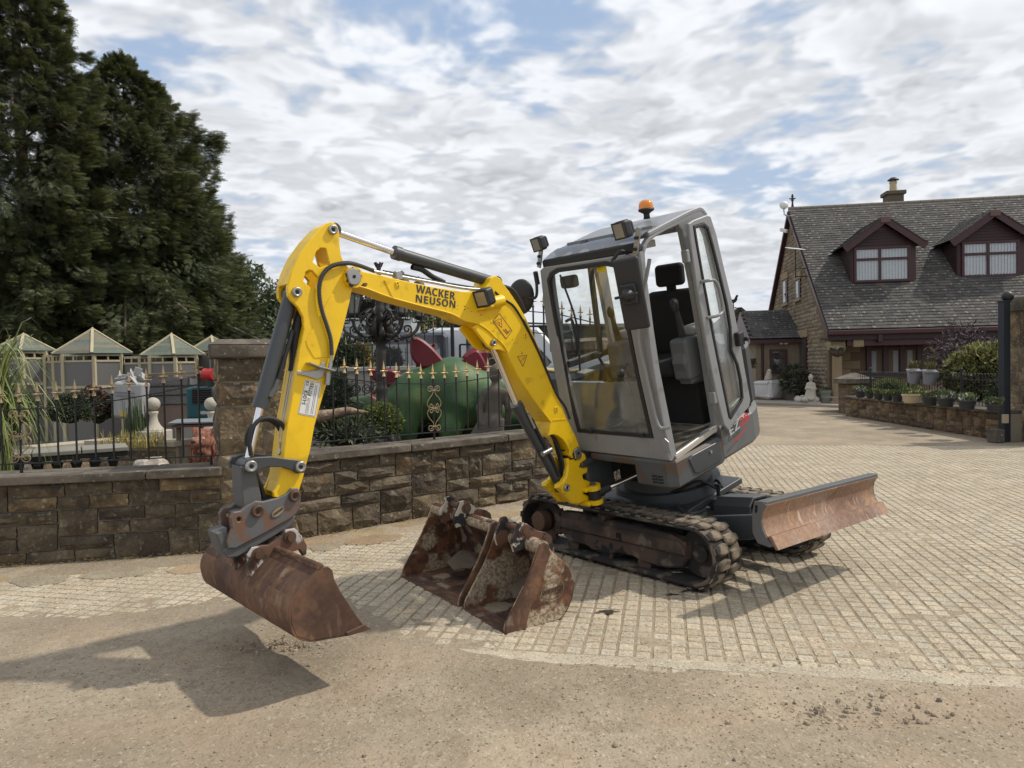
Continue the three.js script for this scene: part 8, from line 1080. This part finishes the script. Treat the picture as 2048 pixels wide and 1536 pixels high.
  const st = A(690, 760, 20), cont = thing('white_store', 'pale ribbed storage container in the yard behind', 'container', [st.x + 0.6, 0.12, st.z], 0); { const H = A(690, 645, 20).y, m = new MB().box(2.6, H, 2, 0, H / 2, -1); m.build('body', S({ color: rgb(0.40, 0.43, 0.44), roughness: 0.6 }), cont); for (let k = 0; k < 16; k++) new MB().rbox(2.6, 0.05, 0.05, 0, 0.15 + k * (H - 0.2) / 15, 0.01, 0.015).build('rib', S({ color: rgb(0.46, 0.49, 0.50), roughness: 0.6 }), cont); }
  const sh = A(1075, 668, 22), shed = thing('green_shed', 'low dark green sheet metal shed behind the wall left of the cab', 'shed', [sh.x, 0.12, sh.z], 0); { const y = A(1075, 658, 22).y; new MB().box(6, y, 3, 0.4, y / 2, -1.5).build('wall', S({ color: rgb(0.03, 0.045, 0.038), roughness: 0.6 }), shed); new MB().box(6.4, 0.06, 3.4, 0.4, y + 0.12, -1.5, 0.06, 0, -0.05).build('roof', S({ color: rgb(0.10, 0.105, 0.10), roughness: 0.7 }), shed); for (let k = 0; k < 20; k++) new MB().box(0.05, y, 0.03, -2.5 + k * 0.3, y / 2, 0.01).build('sheet_rib', S({ color: rgb(0.035, 0.05, 0.042), roughness: 0.6 }), shed); }
  const bw = A(870, 740, 13.2), wl = thing('block_wall', 'pale low block wall behind the scroll railing', 'wall', [A(600, 760, 13.4).x, 0, -13.4]); { const H = A(700, 743, 13.4).y; new MB().box(3.4, H, 0.2, 1.7, H / 2, -0.1).build('core', S({ color: rgb(0.38, 0.36, 0.33), map: T.grain, roughness: 1 }), wl); for (let k = 0; k < 4; k++) new MB([k, 0]).rbox(0.84, 0.08, 0.34, 0.42 + k * 0.85, H + 0.04, -0.1, 0.01).build('coping', S({ color: rgb(0.45, 0.43, 0.39), map: T.grain, roughness: 1 }), wl); void bw; }
})();
// ---------------------------------------------------------------- trees and plants
const frond = (() => {                         // flat spray of a cypress: a stalk with scale-leaf twigs
  const p = [], ix = [], quad = (a, d, l, w, n) => { const s = d.clone().cross(n).normalize().multiplyScalar(w / 2), b = a.clone().addScaledVector(d, l * 0.5), t = a.clone().addScaledVector(d, l), k = p.length / 3; for (const v of [a, b.clone().add(s), t, b.clone().sub(s)]) p.push(v.x, v.y, v.z); ix.push(k, k + 1, k + 2, k, k + 2, k + 3); };
  const n = V(0, 1, 0); quad(V(0, 0, 0), V(0, 0, 1), 1, 0.04, n); for (let k = 0; k < 8; k++) for (const s of [-1, 1]) { const z = 0.08 + k * 0.11, l = 0.42 * (1 - z * 0.62), d = V(s * 0.62, ((k * 7) % 3 - 1) * 0.20 - 0.08, 0.78).normalize(); quad(V(0, 0, z), d, l, 0.05, V(0.5 * s, 1, 0.12).normalize()); }
  const g = new THREE.BufferGeometry(); g.setAttribute('position', new THREE.Float32BufferAttribute(p, 3)); g.setIndex(ix); g.computeVertexNormals(); return g;
})();
const FROND = P({ color: rgb(1, 1, 1), roughness: 0.8, transmission: 0.18, thickness: 0, side: THREE.DoubleSide });
function conifer(label, px, D, topPy, profile, seed, o = {}) {   // profile: [height share, radius] of the crown
  const r = rng(seed), foot = A(px, 760, D), top = A(px, topPy, D).y, t = thing('cypress_tree', label, 'tree', [foot.x, 0, foot.z]);
  new MB().add(sweep([V(0, 0, 0), V(0.05, top * 0.3, 0), V(-0.04, top * 0.65, 0.05), V(0.1, top * 0.97, 0)], [o.trunk || 0.22, 0.17, 0.10, 0.02], 9)).build('trunk', M.bark, t);
  const rad = (h) => { for (let k = 0; k < profile.length - 1; k++) if (h <= profile[k + 1][0]) return mix(profile[k][1], profile[k + 1][1], (h - profile[k][0]) / (profile[k + 1][0] - profile[k][0])); return 0.1; };
  const list = [], wood = [], bare = [];
  const h0 = o.h0 ?? 0.14, NB = o.n || 620;
  for (let b = 0; b < NB; b++) {
    const u = h0 + (1 - h0) * (b + r()) / NB, az = b * 2.39996 + r() * 0.8, y = u * top, lump = n2(Math.cos(az) * 2.2 + 5, u * 13 + Math.sin(az) * 2.2, seed), L = rad(u) * (0.46 + 0.70 * lump + 0.22 * r() * r() + (r() < 0.07 ? 0.22 : 0)), dx = Math.cos(az), dz = Math.sin(az);
    if (o.cut && o.cut(dx, dz, u)) continue;
    const P0 = V(0, y - L * 0.12, 0), P1 = V(dx * L * 0.5, y + 0.06 * L * r(), dz * L * 0.5), fall = 0.05 + 0.30 * Math.max(0, dz) + 0.12 * r(), P2 = V(dx * L * 0.85, y - L * fall * 0.8, dz * L * 0.85), P3 = V(dx * L, y - L * fall + 0.10 * r(), dz * L), c = new THREE.CatmullRomCurve3([P0, P1, P2, P3]);
    if (b % 6 === 0) wood.push(new THREE.TubeGeometry(c, 5, 0.02 + 0.006 * L, 4));
    const ns = Math.round((o.dens || 30) * (0.35 + L / 3));
    for (let k = 0; k < ns; k++) {
      const s = 0.14 + 0.86 * Math.pow(r(), 0.75), p = c.getPoint(s), tan = c.getTangent(s), side = V(-tan.z, 0, tan.x).normalize(), off = (r() - 0.5) * 2 * L * 0.25 * (1.12 - s * 0.98); p.addScaledVector(side, off); p.y += (r() - 0.5) * 0.16 * L - Math.abs(off) * 0.2;
      const d = tan.clone().multiplyScalar(0.9).addScaledVector(side, Math.sign(off) * (0.3 + 0.6 * r())).add(V(0, 0.5 * (r() - 0.62) + (s > 0.9 ? 0.2 : 0), 0)).normalize(), tip = s > 0.8 ? 1 : 0, g = 0.75 + 0.5 * r();
      list.push([p, d, (0.15 + 0.17 * r()) * (o.size || 1), (r() - 0.5) * 1.9, c3(c3([0.026, 0.042, 0.015], [0.080, 0.104, 0.032], r()), [0.185, 0.200, 0.055], (tip * 0.6 + 0.28) * r()).map((v) => v * g)]);
    }
  }
  for (let b = 0; b < (o.bare || 0); b++) { const y = top * (0.06 + 0.16 * r()), az = r() * 6.28, L = rad(0.25) * (0.4 + 0.5 * r()); bare.push(new THREE.TubeGeometry(new THREE.CatmullRomCurve3([V(0, y, 0), V(Math.cos(az) * L * 0.5, y + 0.15 * r(), Math.sin(az) * L * 0.5), V(Math.cos(az) * L, y - 0.5 * r(), Math.sin(az) * L)]), 6, 0.017, 4)); }
  if (bare.length) kind(put('dead_branches', boxUV(plain(mergeGeometries(bare))), S({ color: rgb(0.16, 0.14, 0.115), roughness: 1 }), t), 'stuff');
  kind(put('branches', boxUV(plain(mergeGeometries(wood))), M.twig, t), 'stuff'); scatter('foliage', t, frond, FROND, list); return t;
}
conifer('tallest dark cypress at the left edge, its top out of frame', 62, 18.5, -330, [[0, 0.8], [0.17, 1.1], [0.25, 1.9], [0.34, 2.3], [0.46, 2.05], [0.6, 1.55], [0.8, 0.95], [0.95, 0.4], [1, 0.1]], 101, { n: 560, dens: 190, h0: 0.13 });
conifer('dark cypress with its whole top showing, right of the tallest', 262, 21.5, 118, [[0, 2.8], [0.12, 3.9], [0.24, 4.1], [0.36, 3.6], [0.55, 3.1], [0.72, 2.55], [0.86, 1.65], [0.95, 0.8], [1, 0.12]], 102, { n: 560, dens: 190, h0: 0.10, bare: 90, cut: (dx, dz, u) => u < 0.34 && dx < 0.45 && dz > -0.5 });
conifer('cypress standing behind and between the other two', 150, 24.5, 240, [[0, 2.2], [0.2, 2.6], [0.5, 2.1], [0.8, 1.1], [1, 0.1]], 103, { n: 420, dens: 44, h0: 0.38, size: 1.6 });
conifer('dark cypress low behind the pavilion roofs at the right of the group', 395, 24.0, 400, [[0, 2.0], [0.3, 2.2], [0.6, 1.7], [0.85, 0.9], [1, 0.2]], 104, { n: 420, dens: 60, h0: 0.20, size: 1.4 });
{ const r = rng(9); for (const [x, w] of [[207, 0.10], [165, 0.085]]) { const p = A(x, 760, 19.8), top = A(x + 2, 548, 19.8), t = thing('bare_trunk', (x === 207 ? 'pale straight bare trunk' : 'thinner bare trunk') + ' in front of the dark cypresses', 'tree trunk', [p.x, 0, p.z]); new MB().add(sweep([V(0, 0, 0), V(0.03, top.y * 0.5, 0), V(0.0, top.y, 0), V(0.05, top.y + 2, 0)], [w, w * 0.9, w * 0.7, w * 0.4], 9)).build('trunk', S({ color: rgb(0.20, 0.165, 0.13), map: T.bark, roughness: 1 }), t).material.color.setRGB(1.1, 1.0, 0.9); for (let k = 0; k < 7; k++) { const y = top.y * (0.35 + 0.6 * r()), a = r() * 6.3; new MB().add(sweep([V(0, y, 0), V(Math.cos(a) * 0.5, y + 0.3, Math.sin(a) * 0.5), V(Math.cos(a) * 1.4, y + 0.5 * r(), Math.sin(a) * 1.2)], [0.03, 0.02, 0.008], 5)).build('limb', M.twig, t); } } }
function broadleaf(label, px, py, D, rx, ry, N, size, tints, seed) {
  const c = A(px, py, D), t = thing('leafy_tree', label, 'tree', [c.x, 0, c.z]), r = rng(seed), L = []; new MB().add(sweep([V(0, 0, 0), V(0.1, c.y * 0.5, 0), V(0, c.y, 0)], [0.2, 0.15, 0.06], 8)).build('trunk', M.bark, t);
  for (let k = 0; k < 7; k++) { const d = rdir(r), w = new MB().add(sweep([V(0, c.y * 0.6, 0), V(d.x * rx * 0.4, c.y + d.y * ry * 0.3, d.z * rx * 0.4), V(d.x * rx * 0.8, c.y + d.y * ry * 0.8, d.z * rx * 0.8)], [0.07, 0.04, 0.012], 5)); w.build('limb', M.bark, t); }
  const cl = Array.from({ length: 34 }, () => { const d = rdir(r), q = 0.45 + 0.55 * r(); return [V(d.x * rx * q, d.y * ry * q, d.z * rx * q), 0.22 + 0.2 * r(), 0.75 + 0.5 * r()]; });
  for (let i = 0; i < N; i++) { const [q, s, b] = cl[Math.floor(r() * cl.length)], d = rdir(r), k = Math.pow(r(), 0.5) * s * rx; L.push([V(q.x + d.x * k, c.y + q.y + d.y * k * 0.8, q.z + d.z * k), d.clone().add(rdir(r)).add(V(0, -0.3, 0)).normalize(), size * (0.6 + 0.8 * r()), r() * 6, c3(tints[0], tints[1], r()).map((v) => v * b)]); }
  scatter('foliage', t, leafGeo(1, 0.45), LEAF, L); return t;
}
broadleaf('light grey-green leafy tree right of the dark cypresses', 500, 635, 26, 1.5, 1.7, 9000, 0.17, [[0.07, 0.10, 0.05], [0.17, 0.21, 0.11]], 201);
broadleaf('small leafy tree behind the lamp post', 735, 690, 27, 0.8, 0.6, 1800, 0.2, [[0.05, 0.08, 0.03], [0.12, 0.15, 0.06]], 202);
broadleaf('spreading pale leafy tree under the yellow boom', 850, 655, 28, 1.9, 0.9, 6000, 0.2, [[0.07, 0.09, 0.03], [0.16, 0.175, 0.075]], 203);
broadleaf('rounded bushy tree over the dark van', 935, 672, 30, 1.5, 0.7, 3500, 0.2, [[0.06, 0.075, 0.03], [0.14, 0.15, 0.07]], 204);
(function ivy() { const c = A(310, 640, 22.5), t = thing('ivy_mass', 'dark glossy ivy climbing between the trunks behind the pavilions', 'ivy', [c.x, 0, c.z]), r = rng(71), L = []; for (let i = 0; i < 4200; i++) L.push([V((r() - 0.5) * 5.5, 0.5 + 3.2 * r() * (0.6 + 0.4 * r()), (r() - 0.5) * 1.0), rdir(r), 0.16 + 0.1 * r(), r() * 6, c3([0.012, 0.020, 0.008], [0.032, 0.048, 0.018], r())]); scatter('foliage', t, leafGeo(1, 0.8), LEAF, L); new MB().tube([V(0, 0, 0), V(0.2, 1.5, 0), V(-0.2, 3.2, 0)], 0.05, 6, 10).build('stem', M.bark, t); })();
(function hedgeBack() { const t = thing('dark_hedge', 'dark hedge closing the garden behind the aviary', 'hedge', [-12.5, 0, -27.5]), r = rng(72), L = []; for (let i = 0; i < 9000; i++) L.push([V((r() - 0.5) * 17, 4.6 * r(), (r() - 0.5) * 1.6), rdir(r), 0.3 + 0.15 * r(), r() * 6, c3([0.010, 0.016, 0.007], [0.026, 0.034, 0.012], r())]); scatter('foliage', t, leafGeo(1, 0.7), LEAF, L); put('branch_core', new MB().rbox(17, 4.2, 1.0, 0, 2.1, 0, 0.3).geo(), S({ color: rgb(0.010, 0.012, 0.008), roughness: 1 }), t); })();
// clipped bushes and flowers of the left garden
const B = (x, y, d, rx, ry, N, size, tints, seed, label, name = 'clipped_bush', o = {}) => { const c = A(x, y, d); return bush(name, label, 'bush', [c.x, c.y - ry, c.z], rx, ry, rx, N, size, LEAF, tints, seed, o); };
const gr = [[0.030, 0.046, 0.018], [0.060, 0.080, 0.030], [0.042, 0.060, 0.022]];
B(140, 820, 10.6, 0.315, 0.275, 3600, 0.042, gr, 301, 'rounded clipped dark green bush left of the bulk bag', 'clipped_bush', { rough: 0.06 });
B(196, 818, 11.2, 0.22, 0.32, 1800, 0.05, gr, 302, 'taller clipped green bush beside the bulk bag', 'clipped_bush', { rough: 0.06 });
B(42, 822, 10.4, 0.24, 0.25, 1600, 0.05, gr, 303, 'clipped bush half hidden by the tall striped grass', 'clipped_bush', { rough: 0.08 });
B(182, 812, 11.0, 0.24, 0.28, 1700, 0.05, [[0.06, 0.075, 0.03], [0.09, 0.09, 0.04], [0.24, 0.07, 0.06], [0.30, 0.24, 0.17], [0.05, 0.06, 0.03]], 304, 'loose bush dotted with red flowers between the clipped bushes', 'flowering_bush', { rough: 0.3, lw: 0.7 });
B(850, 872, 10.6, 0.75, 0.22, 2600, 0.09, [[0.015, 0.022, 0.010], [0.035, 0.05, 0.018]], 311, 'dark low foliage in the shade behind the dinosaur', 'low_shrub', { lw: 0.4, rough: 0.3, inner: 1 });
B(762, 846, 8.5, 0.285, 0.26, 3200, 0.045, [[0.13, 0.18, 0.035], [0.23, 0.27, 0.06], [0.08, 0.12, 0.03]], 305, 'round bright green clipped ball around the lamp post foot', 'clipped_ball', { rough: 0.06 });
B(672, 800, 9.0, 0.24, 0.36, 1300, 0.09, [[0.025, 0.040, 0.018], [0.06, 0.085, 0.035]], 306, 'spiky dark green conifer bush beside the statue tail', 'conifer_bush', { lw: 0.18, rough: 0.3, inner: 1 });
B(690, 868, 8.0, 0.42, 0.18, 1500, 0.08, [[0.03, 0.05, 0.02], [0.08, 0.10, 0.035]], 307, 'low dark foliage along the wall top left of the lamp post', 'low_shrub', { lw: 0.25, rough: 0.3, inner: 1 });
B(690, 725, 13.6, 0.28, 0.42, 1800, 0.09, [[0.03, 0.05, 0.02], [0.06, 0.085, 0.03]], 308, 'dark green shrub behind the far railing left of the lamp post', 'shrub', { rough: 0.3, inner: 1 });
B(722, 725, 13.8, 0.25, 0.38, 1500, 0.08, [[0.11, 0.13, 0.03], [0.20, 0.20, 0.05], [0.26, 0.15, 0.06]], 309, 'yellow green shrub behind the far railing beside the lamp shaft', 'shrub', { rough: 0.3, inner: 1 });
function grassTuft(name, label, pos, N, len, spread, w, tints, seed, o = {}) {
  const t = thing(name, label, 'grass', pos), r = rng(seed), shades = tints.map(() => []);
  for (let i = 0; i < N; i++) {
    const a = r() * 6.283, out = spread * (0.25 + 0.75 * r()), h = len * (0.55 + 0.5 * r()), seg = 7, p = [], ix = [], dx = Math.cos(a), dz = Math.sin(a), bx = (r() - 0.5) * (o.base || 0.15), bz = (r() - 0.5) * (o.base || 0.15), dr = (o.droop ?? 0.8) * (0.6 + 0.6 * r());
    for (let k = 0; k <= seg; k++) { const s = k / seg, x = out * Math.pow(s, 1.5), y = h * (s * 1.25 - dr * s * s * s), ww = w * (1 - s * s * 0.92) * (0.7 + 0.5 * (i % 3) / 3) / 2; for (const e of [-1, 1]) p.push(bx + dx * x - dz * ww * e, y, bz + dz * x + dx * ww * e); if (k < seg) { const q = k * 2; ix.push(q, q + 1, q + 2, q + 1, q + 3, q + 2); } }
    const g = new THREE.BufferGeometry(); g.setAttribute('position', new THREE.Float32BufferAttribute(p, 3)); g.setIndex(ix); g.computeVertexNormals(); shades[i % tints.length].push(plain(g));
  }
  shades.forEach((s, k) => { if (s.length) kind(put('blades', boxUV(mergeGeometries(s)), leafMat(...tints[k], 0.35), t), 'stuff'); }); return t;
}
{ const c = A(-12, 905, 6.75); grassTuft('striped_grass', 'tall arching yellow-green striped grass at the left edge', [c.x - 0.1, 0.42, c.z], 560, 2.35, 0.72, 0.034, [[0.17, 0.235, 0.04], [0.26, 0.32, 0.07], [0.10, 0.155, 0.03], [0.34, 0.36, 0.11]], 401, { droop: 0.98, base: 0.3 }); }
{ const c = A(285, 885, 8.7); grassTuft('yellow_grass', 'low tufts of golden grass beside the slanting bed edge', [c.x - 0.12, c.y - 0.05, c.z], 260, 0.24, 0.16, 0.010, [[0.34, 0.27, 0.05], [0.26, 0.22, 0.05], [0.42, 0.34, 0.09]], 402, { droop: 0.5, base: 0.62 }); }
{ const c = A(274, 868, 9.3); const t = thing('horsetail_reeds', 'upright dark green reeds rising behind the golden grass', 'reeds', [c.x, c.y - 0.1, c.z]), r = rng(403), m = new MB(); for (let k = 0; k < 60; k++) { const x = (r() - 0.5) * 0.22, z = (r() - 0.5) * 0.2, h = 0.35 + 0.25 * r(); m.cyl(V(x, 0, z), V(x + (r() - 0.5) * 0.05, h, z), 0.006, 0.003, 5); } kind(m.build('stems', S({ color: rgb(0.05, 0.085, 0.025), roughness: 0.7 }), t), 'stuff'); }
// weeds and dead grass at the foot of the walls
{ const c = Gd(140, 1118); grassTuft('weed_tuft', 'small green weed at the foot of the dark left wall', [c.x, 0, c.z], 60, 0.12, 0.09, 0.010, [[0.05, 0.085, 0.025], [0.09, 0.12, 0.04]], 411, { droop: 0.5, base: 0.10 }); }
{ const c = Gd(838, 1032); grassTuft('weed_tuft', 'green weed at the foot of the long wall above the loose buckets', [c.x, 0, c.z], 70, 0.14, 0.10, 0.014, [[0.05, 0.085, 0.025], [0.08, 0.11, 0.04]], 412, { droop: 0.5, base: 0.12 }); }
{ const r = rng(421), s = []; for (let k = 0; k < 420; k++) { const onR = r() < 0.6, u = r(), a = onR ? rightA.clone().addScaledVector(RD, u * 3.6).addScaledVector(V(0.63, 0, 0.776), 0.02 + 0.12 * r() * r()) : leftB.clone().addScaledVector(LD, -u * 2.6).addScaledVector(V(0.195, 0, 0.981), 0.02 + 0.12 * r() * r()), l = 0.05 + 0.09 * r(), an = r() * 6.3; s.push(new THREE.CylinderGeometry(0.0012, 0.0018, l, 3).applyMatrix4(M4([a.x, 0.006 + 0.02 * r(), a.z], [Math.PI / 2 - 0.5 * r(), an, 0]))); } const m = kind(put('dry_grass', boxUV(plain(mergeGeometries(s))), S({ color: rgb(0.40, 0.31, 0.17), roughness: 1 })), 'stuff'); m.userData.label = 'dry grass stalks lying along the foot of the stone walls'; }
renderer.render(scene, camera);
